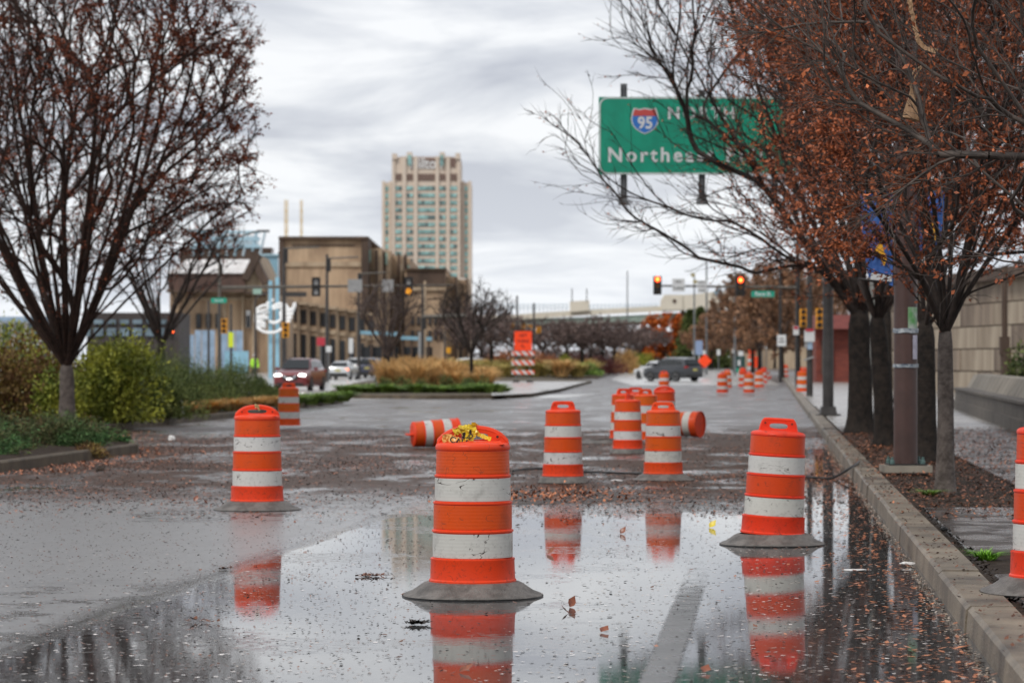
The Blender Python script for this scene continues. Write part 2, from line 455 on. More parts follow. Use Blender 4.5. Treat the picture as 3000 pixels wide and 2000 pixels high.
# ---------------------------------------------------------------- planting soil
M_SOIL = pmat('wet_soil', (0.055, 0.04, 0.03), 0.7, col2=(0.02, 0.014, 0.01), scale=9, bump=0.8, bscale=30, spec=0.08)
def soil_patch(name, poly, h, mound=0.0, mat=None, seed=1):
    """an uneven soil surface filling poly (list of x,y)"""
    bm = bmesh.new()
    vs = [bm.verts.new((x, y, gz(y)+h)) for x, y in poly]
    bm.faces.new(vs)
    bmesh.ops.triangulate(bm, faces=bm.faces)
    for _ in range(3): bmesh.ops.subdivide_edges(bm, edges=bm.edges, cuts=1, use_grid_fill=True)
    r_ = random.Random(seed)
    bnd = {v for e_ in bm.edges if e_.is_boundary for v in e_.verts}
    for v in bm.verts:
        v.co.z = gz(v.co.y) + h
        if v not in bnd: v.co.z += mound*r_.uniform(0.5, 1.2)
    me = bpy.data.meshes.new(name); bm.to_mesh(me); bm.free()
    me.materials.append(mat or M_SOIL); me.polygons.foreach_set('use_smooth', [True]*len(me.polygons))
    o = bpy.data.objects.new(name, me); COL.objects.link(o); return tag(o, kind='structure')
inner = [(x-0.16, y) for x, y in LK[:10]] + [(x-0.16, y-0.1) for x, y in LK[10:]]
soil_patch('planting_bed', inner + [(-60, 135), (-60, 22)], 0.13, 0.06)

# ---------------------------------------------------------------- right sidewalk
def paving_material(lit=False):
    g = NT('wet_paving'); tc = g.n('ShaderNodeTexCoord'); v = tc.outputs['Object']
    oi = g.n('ShaderNodeObjectInfo')
    n1_ = g.noise(v, 1.6, 5); n2_ = g.noise(v, 45, 4, 0.7)
    c = g.mix(n2_, (0.022, 0.018, 0.015), (0.085, 0.072, 0.062))
    c = g.mix(g.math('MULTIPLY', oi.outputs['Random'], 0.35), c, (0.11, 0.10, 0.09))
    g.l(c, g.b.inputs['Base Color'])
    g.l(g.mixf(g.sm(n1_, 0.42, 0.62), 0.10, 0.45), g.b.inputs['Roughness'])
    b = g.n('ShaderNodeBump'); b.inputs['Strength'].default_value = 0.22; b.inputs['Distance'].default_value = 0.006
    g.l(n2_, b.inputs['Height']); g.l(b.outputs[0], g.b.inputs['Normal'])
    return g.m
M_PAVE = paving_material()
M_PAVEL = pmat('pale_sidewalk', (0.42, 0.40, 0.37), 0.25, col2=(0.22, 0.205, 0.185), scale=1.0, bump=0.2, bscale=30)
def walk_base():
    mb = MB(); ys = [6+3*i for i in range(86)]
    for a, b in zip(ys[:-1], ys[1:]):
        wa = 60
        mb.quad((kx(a)+0.30, a, gz(a)+0.118), (kx(a)+wa, a, gz(a)+0.118), (kx(b)+wa, b, gz(b)+0.118), (kx(b)+0.30, b, gz(b)+0.118))
    tag(mb.build('sidewalk_bed', M_SOIL), kind='structure')
walk_base()
side = empty('sidewalk', (0, 0, 0), kind='structure')
srng = random.Random(5)
def slab(y0, y1, v0, v1, mat):
    g_ = 0.012; mb = MB(); t = 0.152 + srng.uniform(-0.003, 0.003); tl = srng.uniform(-0.003, 0.003)
    pts = [(kx(y0+g_)+v0+g_, y0+g_), (kx(y0+g_)+v1-g_, y0+g_), (kx(y1-g_)+v1-g_, y1-g_), (kx(y1-g_)+v0+g_, y1-g_)]
    zs = [t, t+tl, t+tl, t]
    bev = 0.012
    cxm = sum(p[0] for p in pts)/4; cym = sum(p[1] for p in pts)/4
    vs = [(p[0], p[1], gz(p[1])+0.10) for p in pts] + [(p[0], p[1], gz(p[1])+z-0.008) for p, z in zip(pts, zs)]
    vs += [(p[0]+math.copysign(bev, cxm-p[0]), p[1]+math.copysign(bev, cym-p[1]), gz(p[1])+z) for p, z in zip(pts, zs)]
    fs = [(i, (i+1)%4, 4+(i+1)%4, 4+i) for i in range(4)] + [(4+i, 4+(i+1)%4, 8+(i+1)%4, 8+i) for i in range(4)] + [(8, 9, 10, 11)]
    mb.add(vs, fs); mb.build('paving_slab', mat, side)
vcols = [0.37, 1.75, 3.15, 4.55, 5.95]
ylist = [8.0, 10.3, 12.6, 14.9, 16.7, 18.3, 20.4]
for a, b in zip(ylist[:-1], ylist[1:]):
    for c0, c1 in zip(vcols[:-1], vcols[1:]): slab(a, b, c0, c1, M_PAVE)
y = 22.9
while y < 96:
    st = 2.3
    for ci, (c0, c1) in enumerate(zip(vcols[:-1], vcols[1:])):
        if ci == 0 and y > 28.5 and y < 60: continue           # tree pits by the kerb
        slab(y, y+st, c0, c1, M_PAVE if y < 62 else M_PAVEL)
    y += st
for k in range(3):   # near slabs beyond the soil strip
    slab(20.4, 22.9, vcols[k+1], vcols[k+2], M_PAVE)
mb = MB()
ys = [96+8*i for i in range(21)]
for a, b in zip(ys[:-1], ys[1:]):
    mb.quad((kx(a)+0.33, a, gz(a)+0.150), (kx(a)+60, a, gz(a)+0.150), (kx(b)+60, b, gz(b)+0.150), (kx(b)+0.33, b, gz(b)+0.150))
tag(mb.build('far_sidewalk', M_PAVEL), kind='structure')

# ---------------------------------------------------------------- islands in the crossing
isl = [G(988,1167)[:2], G(1250,1169)[:2], G(1486,1167)[:2], G(1560,1161)[:2], G(1640,1146)[:2], G(1735,1122)[:2]]
kerb('island_kerb', [(isl[0][0]-1.2, isl[0][1]+6), isl[0], isl[1], isl[2], isl[3], isl[4], isl[5]], 0.2, 0.17, M_KERBD, 6.0, side=-1)
back = [(isl[5][0]-0.5, isl[5][1]+6), G(1600,1110)[:2], G(1300,1112)[:2], G(1120,1116)[:2], G(1040,1128)[:2]]
M_BED = pmat('island_bed', (0.10, 0.07, 0.035), 0.8, col2=(0.035, 0.03, 0.015), scale=2, bump=0.5)
poly = [(isl[0][0]-1.0, isl[0][1]+6)] + [(p[0], p[1]+0.2) for p in isl] + back
soil_patch('island_bed', poly, 0.15, 0.0, M_BED)
# paved tip of the island
tip = [G(1440,1158,0.17)[:2], G(1560,1152,0.17)[:2], G(1640,1138,0.17)[:2], G(1722,1117,0.17)[:2], G(1440,1117,0.17)[:2]]
soil_patch('island_pavement', tip, 0.175, 0.0, M_PAVEL)
# planted median behind
med_poly = [G(1130,1112)[:2], G(1752,1109)[:2], (PX(1790,300), 300), (PX(1850,480), 480), (PX(1240,480), 480), (PX(1180,300), 300)]
kerb('median_kerb', [med_poly[0], med_poly[1], med_poly[2], med_poly[3]], 0.25, 0.2, M_KERBD, 15.0, side=-1)
soil_patch('median_bed', med_poly, 0.2, 0.0, M_BED)
# pale concrete carriageway of the side street, left
M_CONC = pmat('wet_concrete_road', (0.55, 0.54, 0.51), 0.2, col2=(0.40, 0.39, 0.37), scale=0.4, bump=0.12, bscale=12)
cr = [G(790,1192)[:2], G(1000,1186)[:2], G(1500,1182)[:2], G(1500,1160)[:2], G(960,1168)[:2], G(1060,1110)[:2], G(1150,1090)[:2], G(500,1090)[:2], (-40, 150), (-30, 130)]
def flat_sheet(name, poly, h, mat):
    bm = bmesh.new(); bm.faces.new([bm.verts.new((x, y, 0)) for x, y in poly]); bmesh.ops.triangulate(bm, faces=bm.faces)
    for _ in range(4): bmesh.ops.subdivide_edges(bm, edges=bm.edges, cuts=1, use_grid_fill=True)
    for v in bm.verts: v.co.z = gz(v.co.y)+h
    me = bpy.data.meshes.new(name); bm.to_mesh(me); bm.free(); me.materials.append(mat)
    me.polygons.foreach_set('use_smooth', [True]*len(me.polygons))
    o = bpy.data.objects.new(name, me); COL.objects.link(o); return tag(o, kind='structure')
flat_sheet('side_street', [(-40, 122), (-9, 122.5), (-7.2, 121), (-3, 124), (2, 127), (4, 140), (-6, 134), (PX(960,150), 150), (PX(1080,235), 235), (PX(1150,330), 330), (PX(500,330), 330), (-60, 150)], 0.006, M_CONC)
flat_sheet('crossing_pavement', [(7.5, 185), (PX(2290, 186), 186), (PX(2200, 330), 330), (PX(2130, 420), 420), (PX(1850, 420), 420), (PX(1790, 235), 235)], 0.006, M_CONC)
# ================================================================ TRAFFIC DRUMS
def plastic(name, col, dirt, rough=0.38, scratch=0.5):
    g = NT(name); tc = g.n('ShaderNodeTexCoord'); oi = g.n('ShaderNodeObjectInfo')
    add = g.n('ShaderNodeVectorMath', operation='MULTIPLY_ADD'); g.l(tc.outputs['Object'], add.inputs[0]); add.inputs[1].default_value = (1, 1, 1)
    cmbx = g.n('ShaderNodeCombineXYZ'); g.l(g.math('MULTIPLY', oi.outputs['Random'], 37.0), cmbx.inputs[0]); g.l(g.math('MULTIPLY', oi.outputs['Random'], 91.0), cmbx.inputs[2])
    g.l(cmbx.outputs[0], add.inputs[2]); v = add.outputs[0]
    sp = g.n('ShaderNodeSeparateXYZ'); g.l(tc.outputs['Object'], sp.inputs[0])
    big = g.noise(v, 4.0, 5, 0.6); fine = g.noise(v, 26.0, 5, 0.75)
    mp = g.n('ShaderNodeMapping'); g.l(v, mp.inputs[0]); mp.inputs['Scale'].default_value = (4, 4, 9); mp.inputs['Rotation'].default_value = (0.35, 0.2, 0)
    sc = g.noise(mp.outputs[0], 1.0, 2, 0.5, 1.2)
    scr = g.math('MULTIPLY', g.math('SUBTRACT', 1.0, g.sm(g.math('ABSOLUTE', g.math('SUBTRACT', sc, 0.5)), 0.004, 0.012)), g.sm(g.noise(v, 7.0, 3, 0.6), 0.50, 0.58))
    low = g.math('SUBTRACT', 1.0, g.sm(sp.outputs['Z'], 0.08, 0.45))
    d = g.math('MULTIPLY', g.sm(fine, 0.50, 0.75), g.math('ADD', g.math('MULTIPLY', low, 0.55), 0.20))
    sm_ = g.math('MULTIPLY', g.sm(big, 0.56, 0.74), 0.30)
    f = g.math('MULTIPLY', g.math('ADD', g.math('MAXIMUM', d, sm_), g.math('MULTIPLY', scr, scratch)), 0.5 + dirt, True)
    faded = g.mix(g.math('MULTIPLY', g.sm(big, 0.3, 0.6), 0.22), (*col, 1), tuple(min(1, c*0.75+0.03) for c in col) + (1,))
    mt = g.n('ShaderNodeMixRGB', blend_type='MULTIPLY'); mt.inputs[0].default_value = 1.0; g.l(faded, mt.inputs[1]); g.l(oi.outputs['Color'], mt.inputs[2]); faded = mt.outputs[0]
    g.l(g.mix(f, faded, (0.045, 0.033, 0.025, 1)), g.b.inputs['Base Color'])
    g.l(g.mixf(fine, rough-0.08, rough+0.15), g.b.inputs['Roughness'])
    b = g.n('ShaderNodeBump'); b.inputs['Strength'].default_value = 0.12; b.inputs['Distance'].default_value = 0.01; g.l(big, b.inputs['Height']); g.l(b.outputs[0], g.b.inputs['Normal'])
    g.b.inputs['Specular IOR Level'].default_value = 0.28
    return g.m
M_OR = plastic('orange_plastic', (0.80, 0.056, 0.010), 0.45)
M_ORB = plastic('orange_reflective', (0.66, 0.072, 0.002), 0.4, 0.36)
M_WHB = plastic('white_reflective', (0.60, 0.59, 0.58), 0.75, 0.32, 1.3)
M_RUB = pmat('recycled_rubber', (0.17, 0.155, 0.14), 0.5, col2=(0.075, 0.068, 0.06), scale=9, bump=0.5, bscale=80)
M_RUBE = pmat('rubber_edge', (0.012, 0.012, 0.012), 0.35)
M_HOLE = pmat('painted_hole_shade', (0.05, 0.008, 0.004), 0.7)
Z0 = 0.097
def handle_mesh(kind):
    """carrying handle: a plate with a hand hole, standing on the lid"""
    mb = MB(); th = 0.034
    n = 48; outer = []; inner = []
    for i in range(n):
        t = 2*PI*i/n + 1e-4
        c, s_ = math.cos(t), math.sin(t)
        if kind == 0:        # low wide arch
            cz = 1.092; hw, hh = 0.105, 0.022
            # ray hit with arch outline
            best = None
            for k in range(200):
                r_ = k*0.0016
                X, Z = c*r_, cz + s_*r_
                top = 1.022 + 0.125*max(0, 1-(abs(X)/0.243)**2.4)**0.62
                if Z > top or Z < 1.018 or abs(X) > 0.242: best = r_; break
            outer.append((c*best, cz+s_*best))
        else:                # trapezoid with rounded shoulders
            cz = 1.088; hw, hh = 0.082, 0.024
            best = None
            for k in range(200):
                r_ = k*0.0012
                X, Z = c*r_, cz + s_*r_
                top = 1.142 if abs(X) < 0.12 else 1.142 - ((abs(X)-0.12)/0.045)**2*0.12
                if Z > top or Z < 1.012 or abs(X) > 0.162: best = r_; break
            outer.append((c*best, cz+s_*best))
        q = (abs(c)**3 + abs(s_)**3)**(-1/3)
        inner.append((c*hw*q, cz+s_*hh*q))
    vs = []
    for yy in (-th/2, th/2):
        vs += [(a, yy, b) for a, b in outer] + [(a, yy*0.9, b) for a, b in inner]
    fs = []
    for i in range(n):
        j = (i+1) % n
        fs += [(i, j, n+j, n+i), (2*n+i, 3*n+i, 3*n+j, 2*n+j), (i, 2*n+i, 2*n+j, j), (n+i, n+j, 3*n+j, 3*n+i)]
    mb.add(vs, fs)
    # rounded rim round the plate and bolt bosses
    mb.tube([(a, 0, b) for a, b in outer] + [(outer[0][0], 0, outer[0][1])], 0.0205, 6, cap=False)
    for sx in (-1, 1):
        X = sx*(0.168 if kind == 0 else 0.122); Zb = 1.088 if kind == 0 else 1.112
        mb.lathe([(0.019, -th/2-0.004), (0.019, th/2+0.004)], 14, (X, 0, Zb), axis='y')
        mb.cur = 1
        mb.lathe([(0.009, -th/2-0.006), (0.009, th/2+0.006)], 10, (X, 0, Zb), axis='y')  # dark disc set proud, painting the shaded inside of the bolt hole
        mb.cur = 0
    return mb.mesh('handle', [M_OR, M_HOLE], smooth=True)
def dent(mb, seed, amt):
    r_ = random.Random(seed); ds = [(r_.uniform(0, 2*PI), r_.uniform(0.1, 0.28), r_.uniform(0.05, 0.12)) for _ in range(4)]
    out_ = []
    for (x, y_, z) in mb.v:
        rr = math.hypot(x, y_)
        if rr > 0.1:
            a = math.atan2(y_, x); k = 0
            for (t, zz, w) in ds:
                da = math.atan2(math.sin(a-t), math.cos(a-t))
                k += math.exp(-(da/0.35)**2 - ((z-zz)/w)**2)
            f = 1 - amt*k/rr
            x, y_ = x*f, y_*f
        out_.append((x, y_, z))
    mb.v = out_
def drum_meshes():
    D = {}
    n = 64
    s = MB()
    s.lathe([(0.292, Z0), (0.299, Z0+0.004), (0.299, Z0+0.018), (0.291, Z0+0.026), (0.2875, 0.245), (0.290, 0.252), (0.290, 0.262), (0.2725, 0.266),
             (0.2715, 0.440), (0.2795, 0.444), (0.2795, 0.454), (0.2665, 0.460), (0.2655, 0.632), (0.2715, 0.636), (0.2715, 0.646), (0.2585, 0.650),
             (0.2565, 0.815), (0.2620, 0.819), (0.2620, 0.829), (0.2505, 0.834), (0.2465, 0.998), (0.2520, 1.000)], n, cap=False)
    dent(s, 4, 0.012)
    D['shell'] = s.mesh('shell', M_OR, smooth=True)
    def ribs(z0, z1, r0, r1, off):
        pr = []; k = 7
        for i in range(k):
            a = z0 + (z1-z0)*i/k; b = z0 + (z1-z0)*(i+1)/k; r_ = r0 + (r1-r0)*(i+0.5)/k + off
            pr += [(r_, a+0.002), (r_+0.0004, a+0.008), (r_+0.0004, b-0.008), (r_, b-0.002)]
        return pr
    for nm, (a, b, r0, r1) in {'w1': (0.270, 0.437, 0.2725, 0.2715), 'o1': (0.464, 0.629, 0.2665, 0.2655), 'w2': (0.654, 0.812, 0.2585, 0.2565), 'o2': (0.838, 0.994, 0.2505, 0.2465)}.items():
        mb = MB(); mb.lathe(ribs(a, b, r0, r1, 0.0018), n, cap=False)
        D[nm] = mb.mesh('band', M_WHB if nm[0] == 'w' else M_ORB, smooth=True)
    for kd in (0, 1):
        lid = MB()
        if kd == 0: lid.lathe([(0.252, 1.000), (0.2555, 1.008), (0.2555, 1.026), (0.250, 1.038), (0.238, 1.046), (0.15, 1.058), (0.0, 1.064)], n, cap=False)
        else: lid.lathe([(0.250, 1.000), (0.252, 1.010), (0.247, 1.024), (0.232, 1.034), (0.19, 1.044), (0.0, 1.052)], n, cap=False)
        if kd == 0: lid.box((0.10, -0.10, 1.05), (0.22, 0.17, 0.022), 0, taper=(0.75, 0.7))
        D['lid%d' % kd] = lid.mesh('lid', M_OR, smooth=True)
        D['handle%d' % kd] = handle_mesh(kd)
    for kd in (0, 1, 2):
        b = MB(); nn = 96
        if kd == 0: pr = [(0.475, 0.0), (0.478, 0.010), (0.470, 0.018), (0.42, 0.036), (0.385, 0.060), (0.345, 0.088), (0.318, 0.101), (0.300, 0.104)]
        elif kd == 1: pr = [(0.46, 0.0), (0.462, 0.008), (0.45, 0.016), (0.41, 0.032), (0.37, 0.062), (0.34, 0.085), (0.305, 0.098), (0.298, 0.099)]
        else: pr = [(0.36, 0.0), (0.362, 0.01), (0.35, 0.03), (0.33, 0.07), (0.31, 0.092), (0.298, 0.098)]
        vs = []
        for i, (r_, z) in enumerate(pr):
            for j in range(nn):
                t = 2*PI*j/nn
                w = (0.0016 if j % 2 else -0.0016) if 2 < i < 7 else 0
                vs.append(((r_+w)*math.cos(t), (r_+w)*math.sin(t), z + (0.004*math.sin(3*t+kd)*(1 if 0 < i < 4 else 0))))
        b.add(vs, [(i*nn+j, i*nn+(j+1)%nn, (i+1)*nn+(j+1)%nn, (i+1)*nn+j) for i in range(len(pr)-1) for j in range(nn)])
        b.cur = 1; b.lathe([(0.483 if kd == 0 else pr[0][0]+0.004, -0.002), (0.484 if kd == 0 else pr[0][0]+0.004, 0.009)], 64, cap=False)
        b.cur = 0; b.add([(0.2*math.cos(2*PI*j/16), 0.2*math.sin(2*PI*j/16), 0.012) for j in range(16)], [tuple(range(16))])
        D['base%d' % kd] = b.mesh('rubber_base', [M_RUB, M_RUBE], smooth=True)
    return D
DM = drum_meshes()
drum_rng = random.Random(99)
DRUM_GROUP = 'orange and white traffic drums'
def drum(loc, label, sc=1.0, rz=0.0, handle=1, base=1, tilt=None, rot=None, group=None):
    o = empty('traffic_drum', loc, rz, label, 'traffic drum', group or DRUM_GROUP)
    if sc != 1: o.scale = (sc, sc, sc)
    if rot is not None: o.rotation_euler = rot
    t = tilt or (0, 0, 0)
    for nm, key in (('drum_shell', 'shell'), ('white_band', 'w1'), ('orange_band', 'o1'), ('white_band', 'w2'), ('orange_band', 'o2'), ('drum_lid', 'lid%d' % handle), ('handle', 'handle%d' % handle)):
        child_obj(nm, DM[key], o, (0, 0, 0), t)
    if base is not None: child_obj('rubber_base', DM['base%d' % base], o)
    q = drum_rng.uniform(0.88, 1.05); tint = (q, q*drum_rng.uniform(0.75, 1.55), q, 1)
    if 'nearest' in label: tint = (1, 1, 1, 1)
    for c in o.children:
        c.color = tint if 'white' not in c.name else (q, q, q*drum_rng.uniform(0.93, 1), 1)
    return o
def at(px, py, h=0.0): return G(px, py, h)
d1 = drum(at(1385, 1745), 'nearest drum, in the centre puddle, caution tape on its handle', 1.0, 0.06, 0, 0)
d2 = drum(at(753.5, 1493), 'drum left of centre, scrap of tape on its arched handle, wide grey base', 0.975, 0.1, 0, 0)
d3 = drum(at(846, 1257), 'smaller drum standing by the left kerb just behind the drum with the grey base', 0.945, 0.3, 1, None)
d4 = drum(at(1649.5, 1414), 'upright drum alone between the nearest drum and the cluster, black mud along its lowest band', 0.93, 0.15, 1, 2)
d5 = drum(at(1943, 1406), 'front drum of the cluster, on a wide black rubber base, soot on its lower section', 0.91, -0.1, 1, 1)
d6 = drum(at(1839, 1328), 'drum with yellow spots at the left front of the cluster, handle turned edge-on', 0.90, 1.3, 1, 2)
drum(at(1826, 1296), 'drum half hidden behind the left front drum of the cluster, only its left edge showing', 0.92, 0.6, 1, None)
drum(at(1862, 1286), 'rear drum of the cluster, lid showing above the left front drum', 0.92, 0.2, 1, None)
drum(at(1890, 1300), 'middle drum of the cluster showing between the two front drums', 0.92, 0.5, 1, None)
drum(at(1946, 1276), 'drum of the cluster with wide lid right behind the front drum', 0.92, 0.0, 0, None)
drum(at(1945.5, 1153), 'single drum farther up the street in line above the cluster', 0.93, 0.2, 1, None)
# right leaning drum
dr = drum(at(2262, 1594), 'large leaning drum near the right kerb with scuffed bands and dirty grey base', 0.955, -0.12, 1, 0, tilt=(0.0, 0.055, 0.0))
# drum cut by the right edge, on the sidewalk
P_r = G(3097, 1736, 0.152)
drum(P_r, 'drum on the sidewalk cut off by the right edge of the picture', 1.0, 0.2, 1, 0)
# toppled drums
def toppled(cx_, y_bottom, ang, label, sc, Yd=None, lift=0.0):
    X, Y, Z = G(cx_, y_bottom)
    o = drum((X, Y, Z), label, sc, 0, 1, None, group='toppled traffic drums')
    dirv = Vector((math.cos(ang), math.sin(ang), lift)).normalized()     # from base to handle
    q = dirv.to_track_quat('Z', 'Y')
    o.rotation_mode = 'QUATERNION'; o.rotation_quaternion = q
    o.location = Vector((X, Y, Z + 0.30*sc)) - dirv*0.55*sc
    # closed underside of the drum
    mb = MB(); mb.add([(0.29*math.cos(2*PI*j/32), 0.29*math.sin(2*PI*j/32), Z0+0.03) for j in range(32)], [tuple(range(32))]); mb.build('underside', M_OR, o)
    return o
toppled(1278, 1313, PI+0.25, 'toppled drum lying on its side behind the nearest drum, wide end to the right', 0.93, lift=-0.04)
toppled(1998, 1281, PI-0.5, 'toppled drum lying behind the cluster with only its round bottom end showing', 0.95)
def fardrum(zx0, zx1, zyb, label, h=0.0, **k):
    cx_ = 1600 + (zx0+zx1)/2/2.613; yb = 700 + zyb/2.613
    return drum(at(cx_, yb, h), label, k.pop('sc', 0.92), rnd.uniform(0, 3), 1, None, **k)
fardrum(1308, 1390, 1190, 'far drum left of the pair standing in the middle of the street')
fardrum(1362, 1408, 1150, 'far drum with a yellow patch half hidden behind the left one of the street pair')
fardrum(1510, 1595, 1190, 'far drum at the front of the group near the right kerb')
fardrum(1477, 1538, 1142, 'far drum half hidden left behind the front one of the right kerb group')
fardrum(1480, 1530, 1095, 'drum farthest back on the left of the group near the right kerb')
fardrum(1595, 1668, 1147, 'far drum with dark mud at its foot, in the right kerb group')
fardrum(1632, 1692, 1112, 'far drum behind the mud-footed one of the kerb group')
fl = fardrum(1680, 1740, 1077, 'far drum leaning over at the right end of the kerb group'); fl.rotation_euler = (0, R(-28), 0)
fardrum(1805, 1856, 1062, 'far drum standing in front of a dark pole at the kerb corner', 0.1)
fardrum(1928, 1996, 1182, 'far drum on the sidewalk left of the dark pole with white notices', 0.152)
fardrum(1942, 1996, 1135, 'far drum on the sidewalk peeking out behind the one by the pole with white notices', 0.152)
fardrum(2050, 2092, 1077, 'far drum with yellow top on the sidewalk right of the pole with white notices', 0.152)
# striped cone behind the brown pole
cn = empty('traffic_cone', G(2689, 1146, 0.152), 0, 'tall striped traffic cone showing just right of the brown banner pole by the concrete wall', 'traffic cone')
mb = MB(); mb.lathe([(0.20, 0.03), (0.16, 0.25)], 24, cap=False); mb.lathe([(0.12, 0.45), (0.10, 0.62)], 24, cap=False); mb.lathe([(0.065, 0.82), (0.035, 1.0), (0, 1.0)], 24, cap=False); mb.box((0, 0, 0.015), (0.5, 0.5, 0.03)); mb.build('cone_body', M_OR, cn, smooth=True)
for a, b, r0, r1 in ((0.25, 0.45, 0.16, 0.12), (0.62, 0.82, 0.10, 0.065)):
    mb = MB(); mb.lathe([(r0, a), (r1, b)], 24, cap=False); mb.build('white_band', M_WHB, cn, smooth=True)

# loose rubber base
lb = child_obj('drum_base_ring', DM['base1'], None, G(1765, 1298)); lb.scale = (0.95, 0.95, 0.7)
tag(lb, 'loose black rubber drum base lying flat just left of the cluster of drums', 'rubber base')

# ---------------------------------------------------------------- caution tape on the nearest drum
M_TAPE = pmat('caution_tape', (0.78, 0.60, 0.03), 0.3, col2=(0.62, 0.42, 0.04), scale=20)
M_TAPEO = pmat('faded_tape', (0.75, 0.42, 0.10), 0.35, col2=(0.55, 0.30, 0.08), scale=30)
M_INK = pmat('black_ink', (0.012, 0.012, 0.012), 0.5)
tp = empty('caution_tape', d1.location, 0.06, 'crumpled yellow caution tape knotted round the handle of the nearest drum', 'caution tape')
def ribbon(pts, w, mat, parent, name='tape_strand', seed=0, crumple=0.006):
    r_ = random.Random(seed); fine = []
    for a, b in zip(pts[:-1], pts[1:]):
        for i in range(5): fine.append(Vector(a).lerp(Vector(b), i/5))
    fine.append(Vector(pts[-1])); vs = []; k = 4
    for i, p in enumerate(fine):
        d = (fine[min(i+1, len(fine)-1)] - fine[max(0, i-1)]).normalized()
        sd_ = d.cross(Vector((0.15*math.sin(i*1.1), -1, 0.25*math.cos(i*0.7)))).normalized()
        for j in range(k):
            q = p + sd_*w*(j/(k-1)-0.5) + Vector((r_.uniform(-1, 1), r_.uniform(-1, 1)*1.2, r_.uniform(-1, 1)))*crumple
            vs.append(tuple(q))
    m_b = MB(); m_b.add(vs, [(i*k+j, i*k+j+1, (i+1)*k+j+1, (i+1)*k+j) for i in range(len(fine)-1) for j in range(k-1)])
    return m_b.build(name, mat, parent)
ribbon([(-0.13, -0.030, 1.120), (-0.09, -0.045, 1.138), (-0.04, -0.035, 1.150), (0.01, -0.03, 1.160), (0.03, 0.02, 1.150)], 0.045, M_TAPE, tp, seed=1, crumple=0.008)
ribbon([(-0.05, -0.03, 1.150), (-0.055, -0.045, 1.115), (-0.045, -0.05, 1.075), (-0.075, -0.055, 1.05)], 0.040, M_TAPE, tp, seed=2)
ribbon([(0.0, -0.03, 1.155), (0.01, -0.045, 1.12), (-0.01, -0.05, 1.08), (-0.06, -0.09, 1.052), (-0.10, -0.15, 1.048)], 0.038, M_TAPE, tp, seed=3)
ribbon([(0.005, -0.03, 1.13), (0.04, -0.04, 1.105), (0.09, -0.05, 1.085), (0.12, -0.07, 1.075)], 0.028, M_TAPE, tp, seed=4, crumple=0.003)
ribbon([(-0.21, -0.045, 1.075), (-0.17, -0.07, 1.088), (-0.13, -0.08, 1.072), (-0.09, -0.10, 1.052)], 0.052, M_TAPEO, tp, seed=5, crumple=0.005)
ribbon([(-0.03, -0.06, 1.14), (-0.04, -0.062, 1.11), (-0.025, -0.06, 1.07)], 0.03, M_TAPE, tp, seed=8, crumple=0.012)
text_obj('tape_lettering', 'CAU', 0.058, M_INK, tp, (-0.105, -0.145, 1.060), (R(80), R(14), 0.1), offset=0.0016)
text_obj('tape_lettering', 'TIO', 0.040, M_INK, tp, (-0.028, -0.078, 1.082), (R(85), R(-50), 0.1), offset=0.0014)
for i, (x, z, w, h) in enumerate([(-0.062, 1.105, 0.022, 0.03), (-0.02, 1.122, 0.014, 0.034), (-0.068, 1.085, 0.016, 0.014)]):
    mb = MB(); mb.box((x, -0.068, z), (w, 0.002, h), rot=Euler((0.1, 0.4*i-0.4, 0.2))); mb.build('tape_print', M_INK, tp)
# scrap of tape on the second drum
ts = empty('tape_scrap', d2.location, 0.1, 'pale scrap of tape hanging from the handle of the drum left of centre', 'tape scrap')
M_PALE = pmat('pale_tape', (0.62, 0.50, 0.25), 0.4, col2=(0.35, 0.25, 0.1), scale=30)
ribbon([(-0.03, -0.03, 1.135), (-0.01, -0.035, 1.125), (0.015, -0.04, 1.10), (0.02, -0.05, 1.075)], 0.022, M_PALE, ts, seed=6)
ribbon([(-0.02, -0.03, 1.11), (-0.005, -0.032, 1.13), (0.02, -0.035, 1.118)], 0.020, M_PALE, ts, seed=7)
# ================================================================ TREES
M_BARK = pmat('dark_wet_bark', (0.030, 0.022, 0.017), 0.8, col2=(0.009, 0.007, 0.006), scale=8, bump=0.8, bscale=24, spec=0.25)
M_BARKG = pmat('grey_bark', (0.14, 0.115, 0.10), 0.65, col2=(0.05, 0.038, 0.032), scale=7, bump=0.7, bscale=30, spec=0.3)
M_TWIG = pmat('twig_bark', (0.055, 0.040, 0.034), 0.7, col2=(0.022, 0.017, 0.015), scale=5, spec=0.25)
M_TWIGL = pmat('left_tree_twigs', (0.060, 0.036, 0.028), 0.75, col2=(0.028, 0.019, 0.016), scale=5, spec=0.15)
M_TWIGN = pmat('near_twig_bark', (0.11, 0.085, 0.07), 0.6, col2=(0.035, 0.027, 0.023), scale=5, spec=0.35)
M_TWIGB = pmat('far_twig_bark', (0.12, 0.090, 0.080), 0.8, col2=(0.045, 0.034, 0.032), scale=2, spec=0.2)
M_LEAFR = pmat('rust_leaf', (0.44, 0.135, 0.055), 0.5, col2=(0.17, 0.045, 0.022), scale=2.5, attr=True, spec=0.4)
M_LEAFD = pmat('dark_rust_leaf', (0.26, 0.070, 0.030), 0.55, col2=(0.11, 0.032, 0.018), scale=2.0, attr=True, spec=0.35)
M_LEAFB = pmat('brown_leaf', (0.33, 0.18, 0.10), 0.7, col2=(0.17, 0.10, 0.065), scale=0.6, attr=True, spec=0.3)
M_LEAFO = pmat('orange_leaf', (0.62, 0.15, 0.02), 0.6, col2=(0.30, 0.07, 0.015), scale=0.7, attr=True, spec=0.3)

